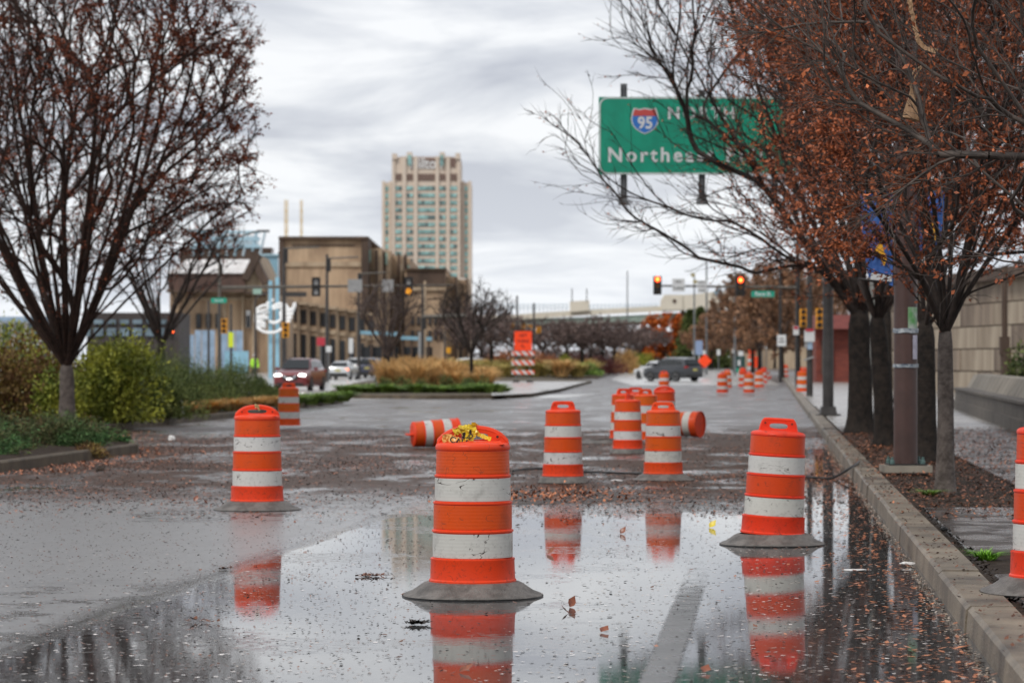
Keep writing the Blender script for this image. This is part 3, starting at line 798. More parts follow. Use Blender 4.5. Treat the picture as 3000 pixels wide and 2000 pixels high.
def grow(rng, start, axis, limbs, targets, seglen=0.28, bend=0.3, wig=0.018, tip=0.004, pipe=2.3, rmax=None, k_ang=2.6):
    """grow a branch skeleton from the trunk top to a cloud of end points; returns pos,parent,radius,is_tip"""
    pos = [np.array(start, float)]; par = [-1]; dr = [np.array(axis, float)]
    def run(i, tgt, d0, n):
        p0 = pos[i].copy(); Lg = np.linalg.norm(tgt-p0)
        c1 = p0 + d0*Lg*0.40
        c2 = tgt - (tgt-c1)/max(np.linalg.norm(tgt-c1), 1e-6)*Lg*0.3 + np.array([0, 0, -0.10*Lg*bend])
        last = i; off = np.zeros(3)
        for s in range(1, n+1):
            t = s/n
            q = (1-t)**3*p0 + 3*(1-t)**2*t*c1 + 3*(1-t)*t*t*c2 + t**3*tgt
            off = off*0.8 + rng.normal(0, wig, 3)*min(1, Lg/2)
            q = q + off*(1 if s < n else 0.5)
            d = q - pos[last]; d /= max(np.linalg.norm(d), 1e-6)
            pos.append(q); par.append(last); dr.append(d); last = len(pos)-1
    for lt, d0 in limbs:
        d0 = np.array(d0, float); d0 /= np.linalg.norm(d0)
        lt = np.array(lt, float); run(0, lt, d0, max(4, int(np.linalg.norm(lt-pos[0])/0.35)))
    T = targets[np.argsort(np.linalg.norm(targets-pos[0], axis=1) + rng.normal(0, 0.5, len(targets)))]
    cap = len(pos) + len(T)*14 + 10
    PA = np.zeros((cap, 3)); DA = np.zeros((cap, 3)); n0 = 0
    for t in T:
        m = len(pos)
        PA[n0:m] = pos[n0:m]; DA[n0:m] = dr[n0:m]; n0 = m
        v = t - PA[:m]; dist = np.linalg.norm(v, axis=1) + 1e-6
        ca = np.einsum('ij,ij->i', v, DA[:m])/dist
        cost = dist*(1 + k_ang*(1-ca)**1.0*(1+2*(ca<0.5))) + np.where(dist < 0.25, 3, 0) + rng.random(m)*0.05
        cost[0] += 2.0
        i = int(np.argmin(cost))
        nn = min(14, max(3, int(dist[i]/seglen)))
        d0 = DA[i]*0.55 + v[i]/dist[i]*0.45 + rng.normal(0, 0.07, 3); d0 /= np.linalg.norm(d0)
        run(i, t, d0, nn)
    pos = np.array(pos); par = np.array(par)
    w = np.zeros(len(pos)); child = np.zeros(len(pos), int)
    for i in range(len(pos)-1, 0, -1):
        if child[i] == 0: w[i] = 1.0
        w[par[i]] += w[i]; child[par[i]] += 1
    rad = tip*np.power(np.maximum(w, 1), 1/pipe)
    if rmax: rad = np.minimum(rad, rmax)
    # distance from tips so twigs taper
    return pos, par, rad, child
def sweep_segments(pos, par, rad, child, sides=4, mask=None):
    """tubes along every skeleton edge; ring at each node oriented along its own segment"""
    i = np.arange(1, len(pos)); i = i if mask is None else i[mask[1:]]; a = pos[par[i]]; b = pos[i]
    d = b-a; d /= np.maximum(np.linalg.norm(d, axis=1, keepdims=True), 1e-6)
    up = np.tile(np.array([0.21, 0.13, 0.97]), (len(i), 1)); up[np.abs((d*up).sum(1)) > 0.96] = [1, 0, 0]
    u = np.cross(d, up); u /= np.linalg.norm(u, axis=1, keepdims=True); w = np.cross(d, u)
    ra = np.minimum(rad[par[i]], rad[i]*1.25)[:, None]; rb = (rad[i]*np.where(child[i] == 0, 0.35, 1.0))[:, None]
    rings = []
    for P_, r_ in ((a, ra), (b, rb)):
        for s in range(sides):
            t = 2*PI*s/sides; rings.append(P_ + (u*math.cos(t) + w*math.sin(t))*r_)
    V = np.stack(rings, 1).reshape(-1, 3); k = 2*sides
    base = (np.arange(len(i))*k)[:, None]
    Fq = np.concatenate([base + np.array([[s, (s+1) % sides, sides+(s+1) % sides, sides+s]]) for s in range(sides)], 0)
    return V, Fq
def leaf_quads(rng, centers, dirs, size, aspect=0.5, droop=0.5, sizevar=0.35):
    """folded leaf blades: two triangles each as one bent quad"""
    n = len(centers)
    d = dirs + rng.normal(0, 0.7, (n, 3)); d[:, 2] -= droop; d /= np.linalg.norm(d, axis=1, keepdims=True)
    s = rng.normal(0, 1, (n, 3)); s -= d*(s*d).sum(1, keepdims=True); s /= np.linalg.norm(s, axis=1, keepdims=True)
    nrm = np.cross(d, s)
    L_ = (size*(1+rng.uniform(-sizevar, sizevar, n)))[:, None]; W = L_*aspect*0.5
    a = centers; c = centers + d*L_; m = centers + d*L_*0.45
    b = m + s*W + nrm*L_*0.10; e_ = m - s*W + nrm*L_*0.10
    V = np.stack([a, b, c, e_], 1).reshape(-1, 3); Fq = (np.arange(n)*4)[:, None] + np.array([[0, 1, 2, 3]])
    return V, Fq
def vase_points(rng, n, base, R_, zl, slope, zmid, ztop, zf, sx=1.0, sy=1.0, outer=0.6, xr=None, filt=None):
    """points inside a vase-shaped crown; z values relative to the ground at the trunk"""
    out_ = []
    while len(out_) < n:
        r_ = R_*math.sqrt(rng.random()); a = rng.random()*2*PI
        lo = zl + slope*r_; hi = zmid + (ztop-zmid)*math.sqrt(max(0, 1-(r_/R_)**2))
        z_ = lo+(hi-lo)*0.6
        if r_ > R_*(0.87 + 0.10*math.sin(3*a+z_*1.1+R_) + 0.07*math.sin(7*a-z_*2.3)): continue
        if hi <= lo: continue
        t = rng.random()
        if rng.random() < outer: t = t**0.6
        z = lo + (hi-lo)*t
        x = r_*math.cos(a)*sx; y_ = r_*math.sin(a)*sy
        if xr and not (xr[0] <= x <= xr[1]): continue
        if filt and not filt(x, z): continue
        out_.append((base[0]+x, base[1]+y_, base[2]+z))
    return np.array(out_)
def make_tree(name, label, cat, base, trunk_h, trunk_r, R_, zl, slope, zmid, ztop, n_t, limbs=8, seed=1, leafmat=None, n_leaf=0, leafsize=0.06,
              bark=None, twig=None, sx=1.0, sy=1.0, lean=(0, 0), tip=0.0045, pipe=2.3, extra=None, sides=4, xr=None, leaf_lo=None, limb_out=0.45, group=None, seglen=0.28, leaf_bias=None, wig=0.018, droop=0.5, bend=0.3, subtw=2, limb_z=0.75, limb_r=(0.2, 0.85), k_ang=2.6, filt=None):
    rng = np.random.default_rng(seed)
    root = empty(name, base, 0, label, cat, group)
    b = np.array(base, float)
    top = b + np.array([lean[0], lean[1], trunk_h])
    T = vase_points(rng, n_t, b, R_, zl, slope, zmid, ztop, trunk_h, sx, sy, xr=xr, filt=filt)
    if extra is not None: T = np.vstack([T, np.array(extra)])
    lim = []
    for i in range(limbs):
        a = 2*PI*(i*0.618+rng.uniform(-0.1, 0.1)); rr = R_*rng.uniform(*limb_r)
        lo = zl + slope*rr; hi = zmid + (ztop-zmid)*math.sqrt(max(0, 1-(rr/R_)**2))
        zz = lo + (hi-lo)*rng.uniform(0.1, limb_z)
        lt = b + np.array([math.cos(a)*rr*sx, math.sin(a)*rr*sy, zz])
        lim.append((lt, (math.cos(a)*limb_out*rr/R_*2, math.sin(a)*limb_out*rr/R_*2, 1.0)))
    pos, par, rad, child = grow(rng, top, (lean[0]*0.1, 0, 1), lim, T, tip=tip, pipe=pipe, rmax=trunk_r*0.62, seglen=seglen, wig=wig, bend=bend, k_ang=k_ang)
    # fine side twigs
    if subtw:
        cand = np.where((rad < tip*3.2) & (np.arange(len(pos)) > 5))[0]
        sel = rng.choice(cand, int(len(cand)*subtw*0.5), replace=True)
        dirs = pos[sel]-pos[par[sel]]; dirs /= np.maximum(np.linalg.norm(dirs, axis=1, keepdims=True), 1e-6)
        dd = dirs + rng.normal(0, 0.33, (len(sel), 3)); dd /= np.linalg.norm(dd, axis=1, keepdims=True)
        ln = rng.uniform(0.12, 0.45, len(sel))[:, None]
        n0 = len(pos); p1 = pos[sel] + dd*ln*0.5 + rng.normal(0, .01, (len(sel), 3)); p2 = p1 + (dd + rng.normal(0, 0.25, dd.shape))*ln*0.5
        pos = np.vstack([pos, p1, p2]); par = np.concatenate([par, sel, n0+np.arange(len(sel))])
        rad = np.concatenate([rad, np.full(len(sel), tip*0.8), np.full(len(sel), tip*0.6)])
        child = np.concatenate([child, np.ones(len(sel), int), np.zeros(len(sel), int)])
    fine_ = rad < tip*1.9
    V, Fq = sweep_segments(pos - b, par, rad, child, 3, fine_)
    V2, F2 = sweep_segments(pos - b, par, rad, child, sides+1, ~fine_)
    br = soup('branches', np.vstack([V, V2]), np.vstack([Fq, F2+len(V)]), twig or M_TWIG, root, smooth=True)
    # trunk with root flare
    mb = MB(); n = 20; k = 14; vs = []
    for i in range(k+1):
        t = i/k; z = trunk_h*1.12*t
        flare = (1 + 0.45*math.exp(-t*trunk_h/0.16))*(1 if t < 0.86 else max(0.35, 1-((t-0.86)/0.14)**2*0.6))
        for j in range(n):
            an = 2*PI*j/n; w = 1 + 0.05*math.sin(3*an+z*2) + 0.03*math.sin(7*an+seed+z*5)
            r_ = trunk_r*(1-0.18*t)*flare*w
            vs.append((lean[0]*t + r_*math.cos(an), lean[1]*t + r_*math.sin(an), z-0.03))
    mb.add(vs, [(i*n+j, i*n+(j+1)%n, (i+1)*n+(j+1)%n, (i+1)*n+j) for i in range(k) for j in range(n)] + [tuple(k*n+j for j in range(n))])
    mb.build('trunk', bark or M_BARK, root, smooth='all')
    if n_leaf:
        cand = np.where((rad < tip*2.2) & (np.arange(len(pos)) > 10))[0]
        if leaf_lo is not None: cand = cand[pos[cand, 2]-b[2] > leaf_lo]
        # clumpiness
        cell = np.floor(pos[cand]/0.7).astype(int); h = (cell[:, 0]*73856093 ^ cell[:, 1]*19349663 ^ cell[:, 2]*83492791) % 1000/1000.0
        pw = h**2 + 0.05
        if leaf_bias is not None: pw = pw*leaf_bias(pos[cand]-b)
        sel = rng.choice(cand, n_leaf, replace=True, p=pw/pw.sum())
        f = rng.random(n_leaf)[:, None]
        c = pos[par[sel]]*(1-f) + pos[sel]*f + rng.normal(0, leafsize*0.3, (n_leaf, 3)) - b
        dirs = pos[sel]-pos[par[sel]]; dirs /= np.maximum(np.linalg.norm(dirs, axis=1, keepdims=True), 1e-6)
        V, Fq = leaf_quads(rng, c, dirs, leafsize, droop=droop)
        lf = soup('leaves', V, Fq, leafmat, root, rndattr=rng.random(n_leaf)); lf['kind'] = 'stuff'
    return root

# --- left street tree
make_tree('street_tree', 'large vase-shaped tree with dark rust leaves in the left planting bed', 'tree',
          (-9.78, 65.6, 0.17), 1.3, 0.18, 4.75, 1.55, 0.72, 5.2, 12.8, 4800, limbs=30, seed=3, leafmat=M_LEAFD, n_leaf=58000, leafsize=0.070,
          tip=0.0066, pipe=2.35, limb_out=0.5, sy=0.9, leaf_bias=lambda p: np.clip(0.2 + (np.abs(p[:, 0])/4.5)**2 + (p[:, 2]/11)**2*0.6 + (p[:, 0] > 0)*0.5, 0.1, 3), bark=M_BARKG, subtw=2, twig=M_TWIGL, k_ang=4.5, wig=0.010)
make_tree('street_tree', 'bare vase tree rising from the hedge in front of the gabled building', 'tree',
          (PX(472, 108), 108, 0.2), 2.0, 0.17, 3.7, 2.2, 0.9, 5.0, 8.6, 900, limbs=18, seed=5, tip=0.0095, leafmat=M_LEAFD, n_leaf=1500, leafsize=0.1, subtw=1)
make_tree('street_tree', 'hazy rust-leaved tree at the left edge behind the large vase tree', 'tree',
          (-16.4, 84, 0.2), 2.0, 0.2, 5.4, 2.2, 0.6, 6.0, 13.5, 2000, limbs=20, seed=8, leafmat=M_LEAFD, n_leaf=14000, leafsize=0.10, tip=0.008, subtw=1)
# --- right row
TREES_R = 'street trees along the right sidewalk'
make_tree('street_tree', 'slender multi-stemmed tree with orange leaves in front of the concrete wall', 'tree',
          (4.83, 33.3, 0.15), 1.75, 0.098, 2.7, 1.95, 0.42, 4.2, 7.6, 2300, limbs=16, seed=11, leafmat=M_LEAFR, n_leaf=64000, leafsize=0.052, tip=0.0038, pipe=2.3,
          limb_out=0.42, bark=M_BARKG, twig=M_TWIG, group=TREES_R, subtw=2, leaf_lo=2.0, wig=0.012, filt=lambda x, z: x > -1.45 - max(0, z-3)*0.12)
def fan(rng, n, pts, rad):
    out_ = []
    for _ in range(n):
        i = rng.integers(0, len(pts)-1); t = rng.random(); a = np.array(pts[i]); c = np.array(pts[i+1])
        out_.append(a*(1-t)+c*t + rng.normal(0, rad, 3))
    return out_
_r = np.random.default_rng(4)
ex = fan(_r, 210, [P(1630, 300, 58.5), P(1700, 430, 58.5), P(1850, 560, 59), P(2050, 670, 59.5), P(2280, 770, 60)], 0.42)
ex += fan(_r, 70, [P(1770, 590, 58.0), P(1900, 680, 58.5), P(2150, 780, 59.5)], 0.20)
ex += fan(_r, 500, [P(1840, 20, 60), P(1990, 230, 60), P(2200, 480, 60), P(2340, 760, 60)], 0.55)
make_tree('street_tree', 'thick dark-trunked tree whose low branches sweep across the green highway sign', 'tree',
          (7.07, 60.7, 0.15), 2.35, 0.26, 6.2, 2.6, 0.45, 6.8, 14.0, 4200, limbs=28, seed=14, leafmat=M_LEAFR, n_leaf=95000, leafsize=0.057, tip=0.0056, pipe=2.35,
          limb_out=0.6, sy=0.7, extra=ex, group=TREES_R, subtw=1,
          filt=lambda x, z: x > -3.7 - max(0, (z-6.6))*0.6, k_ang=4.0, wig=0.010,
          leaf_bias=lambda p: np.clip((p[:, 0]+3.7+np.maximum(0, p[:, 2]-6.8)*0.75)/3.6, 0.08, 1.2)**1.35)
make_tree('street_tree', 'mossy dark-trunked tree standing just left of the brown banner pole', 'tree',
          (6.48, 51.8, 0.15), 2.1, 0.175, 4.4, 2.3, 0.30, 5.6, 11.0, 1800, limbs=18, seed=17, leafmat=M_LEAFR, n_leaf=38000, leafsize=0.062, tip=0.005, group=TREES_R, lean=(-0.15, 0),
          filt=lambda x, z: x > -2.0 - max(0, (z-6.4))*0.7, k_ang=3.5, subtw=1)
make_tree('street_tree', 'dark tree right behind the brown banner pole, flared root at its foot', 'tree',
          (6.02, 43.5, 0.15), 1.9, 0.16, 3.3, 2.4, 0.45, 5.2, 9.2, 1200, limbs=14, seed=19, leafmat=M_LEAFR, n_leaf=24000, leafsize=0.060, tip=0.0045, group=TREES_R, subtw=1)
make_tree('street_tree', 'tree up the right sidewalk hidden behind the thick dark trunk', 'tree',
          (9.3, 79, 0.15), 2.6, 0.2, 5.4, 3.3, 0.50, 7.5, 13.5, 1500, limbs=16, seed=21, leafmat=M_LEAFR, n_leaf=26000, leafsize=0.08, filt=lambda x, z: x > -2.3 - max(0, (z-8.6))*0.8, k_ang=4.0, tip=0.007, group=TREES_R, subtw=1)
make_tree('street_tree', 'tall far tree of the right row above the lamp poles', 'tree',
          (12.8, 102, 0.2), 3.0, 0.2, 5.0, 4.6, 0.5, 8.5, 14.0, 900, limbs=14, seed=22, leafmat=M_LEAFR, n_leaf=16000, leafsize=0.10, tip=0.008, group=TREES_R, subtw=1)
# near tree, trunk out of frame to the right, limbs reaching in
_r = np.random.default_rng(9)
ex = fan(_r, 420, [P(2960, 560, 22), P(2620, 330, 22.5), P(2300, 60, 23), P(2150, -150, 23)], 0.34)
ex += fan(_r, 70, [P(2900, 760, 21.5), P(2600, 680, 22), P(2430, 590, 22.5)], 0.16)
make_tree('street_tree', 'near tree at the right edge with bare grey limbs and few orange leaves', 'tree',
          (4.85, 23.0, 0.15), 1.9, 0.13, 3.4, 2.40, 0.42, 4.0, 6.8, 2600, limbs=24, seed=27, leafmat=M_LEAFR, n_leaf=2600, leafsize=0.052, tip=0.0023, pipe=2.25,
          limb_out=0.8, extra=ex, twig=M_TWIGN, bark=M_BARKG, group=TREES_R, sides=5, seglen=0.14, wig=0.012, subtw=1, k_ang=1.8)
# ================================================================ SHRUBS AND GROUND PLANTS
M_GREENY = pmat('yellow_green_leaf', (0.46, 0.46, 0.07), 0.5, col2=(0.075, 0.12, 0.022), scale=1.3, attr=True)
M_GREENR = pmat('reddish_shrub_leaf', (0.26, 0.19, 0.055), 0.55, col2=(0.12, 0.04, 0.03), scale=2.5, attr=True)
M_GREEND = pmat('dark_evergreen', (0.17, 0.20, 0.06), 0.7, col2=(0.035, 0.062, 0.02), scale=1.6, attr=True)
M_GREENJ = pmat('juniper_green', (0.06, 0.14, 0.045), 0.6, col2=(0.10, 0.06, 0.028), scale=2.0, attr=True)
M_STRAW = pmat('straw_grass', (0.72, 0.47, 0.20), 0.7, col2=(0.48, 0.28, 0.11), scale=1.0, attr=True)
M_STRAWY = pmat('yellow_grass', (0.52, 0.41, 0.14), 0.7, col2=(0.24, 0.21, 0.07), scale=0.6, attr=True)
M_LIRI = pmat('green_strap_leaf', (0.26, 0.38, 0.09), 0.55, col2=(0.09, 0.16, 0.04), scale=1.6, attr=True)
M_MAROON = pmat('maroon_shrub', (0.15, 0.045, 0.040), 0.7, col2=(0.07, 0.03, 0.025), scale=1, attr=True)
M_STEM = pmat('shrub_stem', (0.05, 0.033, 0.024), 0.8)
def bush(name, label, cat, base, rad, n, leafsize, mat, seed=1, aspect=0.5, lumps=9, group=None, upright=0.0, n_stem=26, kind=None, shell=0.55):
    """a shrub: lumpy cloud of leaf blades on a fan of stems"""
    rng = np.random.default_rng(seed)
    root = empty(name, base, 0, label, cat, group)
    rx, ry, rz_ = rad
    lc = rng.normal(0, 1, (lumps, 3)); lc /= np.linalg.norm(lc, axis=1, keepdims=True); lc[:, 2] = np.abs(lc[:, 2])
    lc *= rng.uniform(0.35, 0.72, (lumps, 1)); lr = rng.uniform(0.32, 0.52, lumps)
    pk = rng.integers(0, lumps, n); d = rng.normal(0, 1, (n, 3)); d /= np.linalg.norm(d, axis=1, keepdims=True)
    r_ = (shell + (1-shell)*rng.random(n)**0.5)[:, None] * (1 + 0.5*rng.random((n, 1))*(rng.random((n, 1)) < 0.22))
    p = lc[pk] + d*r_*lr[pk][:, None]
    p = p[p[:, 2] > -0.05]; d = d[:len(p)]
    p = p*np.array([rx, ry, rz_])
    p[:, 2] = np.maximum(p[:, 2], rng.uniform(0, 0.1, len(p)))
    dirs = p/np.linalg.norm(p, axis=1, keepdims=True); dirs[:, 2] += upright
    V, Fq = leaf_quads(rng, p, dirs, leafsize, aspect=aspect, droop=0.25 - upright)
    lf = soup('foliage', V, Fq, mat, root, rndattr=rng.random(len(p))); lf['kind'] = 'stuff'
    mb = MB()
    for i in range(n_stem):
        q = p[rng.integers(0, len(p))]*0.93
        mb.tube([(q[0]*0.12, q[1]*0.12, -0.05), (q[0]*0.55+rng.normal(0, .05), q[1]*0.55, q[2]*0.55), tuple(q)], [0.02, 0.012, 0.004], 4, cap=False)
    mb.build('stems', M_STEM, root)
    return root
def tuft_mesh(rng, r_, h, n, width=0.012, spread=0.6, curve=0.5):
    a = rng.random(n)*2*PI; rr = r_*0.35*np.sqrt(rng.random(n)); x0 = np.cos(a)*rr; y0 = np.sin(a)*rr
    out_ = r_*spread*rng.uniform(0.2, 1.2, n); a2 = a + rng.normal(0, 0.5, n); hh = h*rng.uniform(0.55, 1.05, n)
    w = width*rng.uniform(0.6, 1.3, n)
    P0 = np.stack([x0, y0, np.zeros(n)], 1)
    P1 = P0 + np.stack([np.cos(a2)*out_*0.35, np.sin(a2)*out_*0.35, hh*0.65], 1)
    P2 = P0 + np.stack([np.cos(a2)*out_, np.sin(a2)*out_, hh*(1-curve*0.25*rng.random(n))], 1)
    s = np.stack([-np.sin(a2+rng.normal(0, .6, n)), np.cos(a2), np.zeros(n)], 1)*w[:, None]
    V = np.stack([P0-s, P0+s, P1+s, P1-s, P2+s*0.25, P2-s*0.25], 1).reshape(-1, 3)
    b = (np.arange(n)*6)[:, None]
    Fq = np.concatenate([b+np.array([[0, 1, 2, 3]]), b+np.array([[3, 2, 4, 5]])], 0)
    return V, Fq
def grass_clump(label, base, r_, h, n, mat, seed, width=0.012, spread=1.0, curve=0.5, name='ornamental_grass', cat='ornamental grass', group=None):
    rng = np.random.default_rng(seed); V, Fq = tuft_mesh(rng, r_, h, n, width, spread, curve)
    o = soup(name, V, Fq, mat, None, rndattr=rng.random(len(Fq))); o.location = base
    return tag(o, label, cat, group)

# left bed: shrubs behind the tree
bush('shrub', 'tall yellow-green leafy shrub just right of the left tree trunk', 'shrub', (-9.3, 70.5, 0.2), (1.35, 1.3, 2.25), 12000, 0.11, M_GREENY, 31, lumps=16)
bush('shrub', 'reddish brown shrub with yellow leaves at the left edge behind the trunk', 'shrub', (-12.0, 72, 0.2), (1.9, 1.5, 2.25), 13000, 0.10, M_GREENR, 32, lumps=16)
bush('shrub', 'low bright green shrub at the foot of the left tree, left of its trunk', 'shrub', (-10.6, 69.0, 0.25), (1.0, 0.7, 1.15), 3500, 0.10, M_GREENY, 33)
bush('shrub', 'green and yellow shrub at the far left behind the juniper', 'shrub', (-12.9, 78, 0.2), (2.1, 1.5, 2.7), 10000, 0.11, M_GREENY, 34)
bush('shrub', 'feathery dark green bush with brown foot right of the yellow-green shrub', 'shrub', (-8.75, 75.5, 0.15), (1.0, 1.0, 1.3), 9000, 0.09, M_GREEND, 35, aspect=0.25, upright=0.5)
hed = [(-9.8, 84, 1.9, 2.0), (-9.5, 88, 1.6, 1.75), (-10.3, 94, 2.1, 2.3), (-9.3, 99, 1.35, 1.8), (-11.6, 97, 2.3, 2.6), (-12.6, 90, 2.6, 2.7), (-10.2, 106, 1.6, 2.1), (-12.2, 104, 2.3, 2.7), (-9.2, 109, 0.8, 1.1)]
hl = ['rounded dark evergreen hedge shrub nearest the white stake', 'low dark hedge shrub in the middle of the left bed beside the kerb', 'broad evergreen hedge shrub in the middle of the left bed',
      'evergreen hedge shrub by the kerb near the small left drum', 'olive green tall hedge shrub under the blue hoarding', 'tall hedge shrub below the bare tree', 'hedge shrub at the right end of the left bed under the blue posts',
      'tall olive hedge shrub in front of the blue wall panels', 'last low shrub at the tip of the left bed behind the small drum']
for i, (x, y_, r_, h) in enumerate(hed):
    bush('hedge_shrub', hl[i], 'shrub', (x, y_, 0.15), (r_, 1.6, h*0.80), 9000, 0.085, M_GREEND, 40+i, aspect=0.22, upright=0.7, lumps=14, group='evergreen hedge in the left bed')
# juniper ground cover at the near end of the bed
for i, (x, y_, r_, h) in enumerate([(-7.7, 50.8, 0.95, 0.52), (-7.5, 53.3, 0.70, 0.34), (-8.7, 49.0, 1.3, 0.6), (-8.5, 45.9, 0.95, 0.48), (-9.6, 45.2, 1.3, 0.55), (-8.5, 55.6, 1.0, 0.62), (-10.0, 52.0, 1.5, 0.72)]):
    bush('juniper', ['juniper clump with browned middle beside the near kerb of the left bed', 'juniper tip spilling over the corner kerb of the left bed', 'spreading green juniper second from the corner', 'nearest juniper clump by the left edge',
                     'juniper at the far left edge of the picture', 'juniper right of the tree foot behind the corner kerb', 'juniper in front of the left tree trunk'][i], 'juniper', (x, y_, 0.14), (r_, r_*0.9, h), 6500, 0.075, M_GREENJ, 60+i, aspect=0.22, lumps=16, group='junipers in the left bed', n_stem=18)
# spilled branch over the kerb
bush('fallen_branch', 'clump of brown juniper twigs hanging over the near left kerb', 'branch', (-6.95, 49.2, 0.0), (0.42, 0.5, 0.26), 1500, 0.07, M_GREENR, 75, aspect=0.2)
# low yellow green plants at the tip of the bed
for i in range(9):
    x = -9.0 + i*0.33; yy = 80.0 + i*3.7
    grass_clump(['straw clump by the white stake', 'second straw clump along the left kerb', 'straw clump behind the left drum', 'straw clump left of the small drum', 'straw clump hidden by the small drum', 'yellow clump right of the small drum',
                 'green clump near the bed tip', 'yellow green clump under the red car', 'last green clump at the tip of the left bed'][i], (x+0.15, yy, 0.14), 0.55, 0.42, 700, M_STRAW if i < 5 else M_LIRI, 80+i, 0.015, group='low grasses along the left kerb', name='grass_clump', cat='grass clump')
# white stake
st = MB(); st.tube([(0, 0, -0.1), (-0.03, 0, 0.62)], 0.028, 8); tag(st.build('marker_stake', pmat('white_paint', (0.72, 0.72, 0.70), 0.5), loc=(PX(536, 79), 79, 0.15)), 'white plastic stake standing in the left bed by the kerb', 'stake')

# island plants
rs = random.Random(12)
k = 0
for i in range(34):
    px = 1005 + i*14.3; Yk = 132.6 + rs.uniform(0, 3.4)
    X = PX(px, Yk)
    V_ = 'strap-leaved green plant on the island kerb, %s' % (['at its far left end', 'left quarter', 'left of the straw grass middle', 'centre left', 'centre', 'centre right, near the slender trunk', 'right of the slender trunk', 'at the right end by the paving'][i*8//34])
    grass_clump(V_, (X, Yk, gz(Yk)+0.15), 0.50*rs.uniform(0.7, 1.15), rs.uniform(0.24, 0.46), 260, M_LIRI, 200+i, 0.022, name='green_plant', cat='plant', group='green plants along the island kerb')
for i in range(40):
    px = 1100 + rs.uniform(0, 330); Yk = rs.uniform(139, 176)
    grass_clump('tall straw-coloured grass clump on the island', (PX(px, Yk), Yk, gz(Yk)+0.15), 0.85, rs.uniform(1.15, 1.75)*(1 - 0.25*(px > 1330)), 420, M_STRAW, 250+i, 0.020, spread=0.85, group='straw grasses on the island')
for i in range(10):
    px = 1085 + rs.uniform(0, 360); Yk = rs.uniform(137, 141)
    bush('low_shrub', 'low dark olive shrub below the straw grass, %s' % ('in the left half of the island' if px < 1265 else 'in the right half of the island'), 'shrub', (PX(px, Yk), Yk, gz(Yk)+0.12), (0.6, 0.5, 0.75), 700, 0.10, M_GREEND, 300+i, group='low shrubs on the island', n_stem=6)
for i in range(95):
    Yk = rs.uniform(232, 300); px = 1200 + rs.uniform(0, 535) - (Yk-232)*0.1
    grass_clump('yellow grass clump on the planted median behind the barricade', (PX(px, Yk), Yk, gz(Yk)+0.2), 1.3, rs.uniform(0.8, 1.5), 260, M_STRAWY if rs.random() < 0.75 else M_STRAW, 400+i, 0.045, spread=0.9, group='yellow grasses on the median')
M_SALM = pmat('salmon_shrub', (0.42, 0.17, 0.075), 0.7, col2=(0.25, 0.10, 0.05), scale=1, attr=True)
for i, (px, Yk, rx, h, mt, lb) in enumerate([(1470, 262, 1.6, 2.1, M_SALM, 'salmon brown shrub left of the barricade'), (1592, 268, 2.6, 2.3, M_SALM, 'salmon brown shrub right of the barricade'),
        (1690, 275, 2.8, 1.7, M_MAROON, 'maroon shrub right of the salmon shrub on the median'), (1765, 290, 2.6, 1.9, M_MAROON, 'maroon shrub before the round straw bush'),
        (1820, 300, 1.9, 3.1, M_STRAW, 'tall round straw-coloured bush left of the grey car'), (1650, 262, 1.0, 1.6, M_GREENY, 'green shrub between salmon and maroon shrubs'),
        (1730, 252, 1.2, 1.0, M_LIRI, 'pale green clump near the right tip of the median'), (1440, 285, 3.0, 1.7, M_MAROON, 'maroon shrub behind the left of the barricade'),
        (1880, 330, 2.5, 2.0, M_GREENY, 'green shrub behind the round straw bush'), (1380, 270, 2.0, 1.2, M_SALM, 'low salmon shrub at the left of the median')]):
    bush('median_shrub', lb, 'shrub', (PX(px, Yk), Yk, gz(Yk)+0.15), (rx, rx*0.8, h), 3500, 0.22, mt, 520+i, n_stem=8, upright=0.4, aspect=0.35)

# bare trees on the island and median
make_tree('island_tree', 'young bare tree with one trunk at the middle of the island', 'tree', (PX(1381, 140), 140, gz(140)+0.15), 1.7, 0.10, 2.3, 2.0, 0.9, 3.2, 5.3, 420, limbs=14, seed=41, tip=0.011, n_leaf=0, subtw=1)
make_tree('island_tree', 'young bare tree rising out of the straw grass left of centre', 'tree', (PX(1137, 150), 150, gz(150)+0.15), 1.6, 0.11, 2.3, 2.0, 1.0, 3.2, 5.6, 420, limbs=14, seed=42, tip=0.011, twig=M_TWIGB, n_leaf=0, subtw=1)
M_HAZE = pmat('far_twig_haze', (0.20, 0.145, 0.13), 0.9, col2=(0.12, 0.088, 0.082), scale=0.5, attr=True, spec=0.15)
def far_tree(label, px, Y, h, R_, mat, seed, nt_=260, nl=5200, ls=0.28, th=2.2, group='bare trees on the median', zl=2.0, slope=0.35, name='median_tree', tr=0.2, zmid=None, tip=0.02, pz=None, h0=0.2):
    return make_tree(name, label, 'tree', (PX(px, Y), Y, gz(Y)+h0), th, tr, R_, zl, slope, zmid or h*0.55, h, nt_, limbs=12, seed=seed, leafmat=mat, n_leaf=nl, leafsize=ls, tip=tip, pipe=2.5, group=group, subtw=1, droop=0.0, twig=M_TWIGB, sides=3)
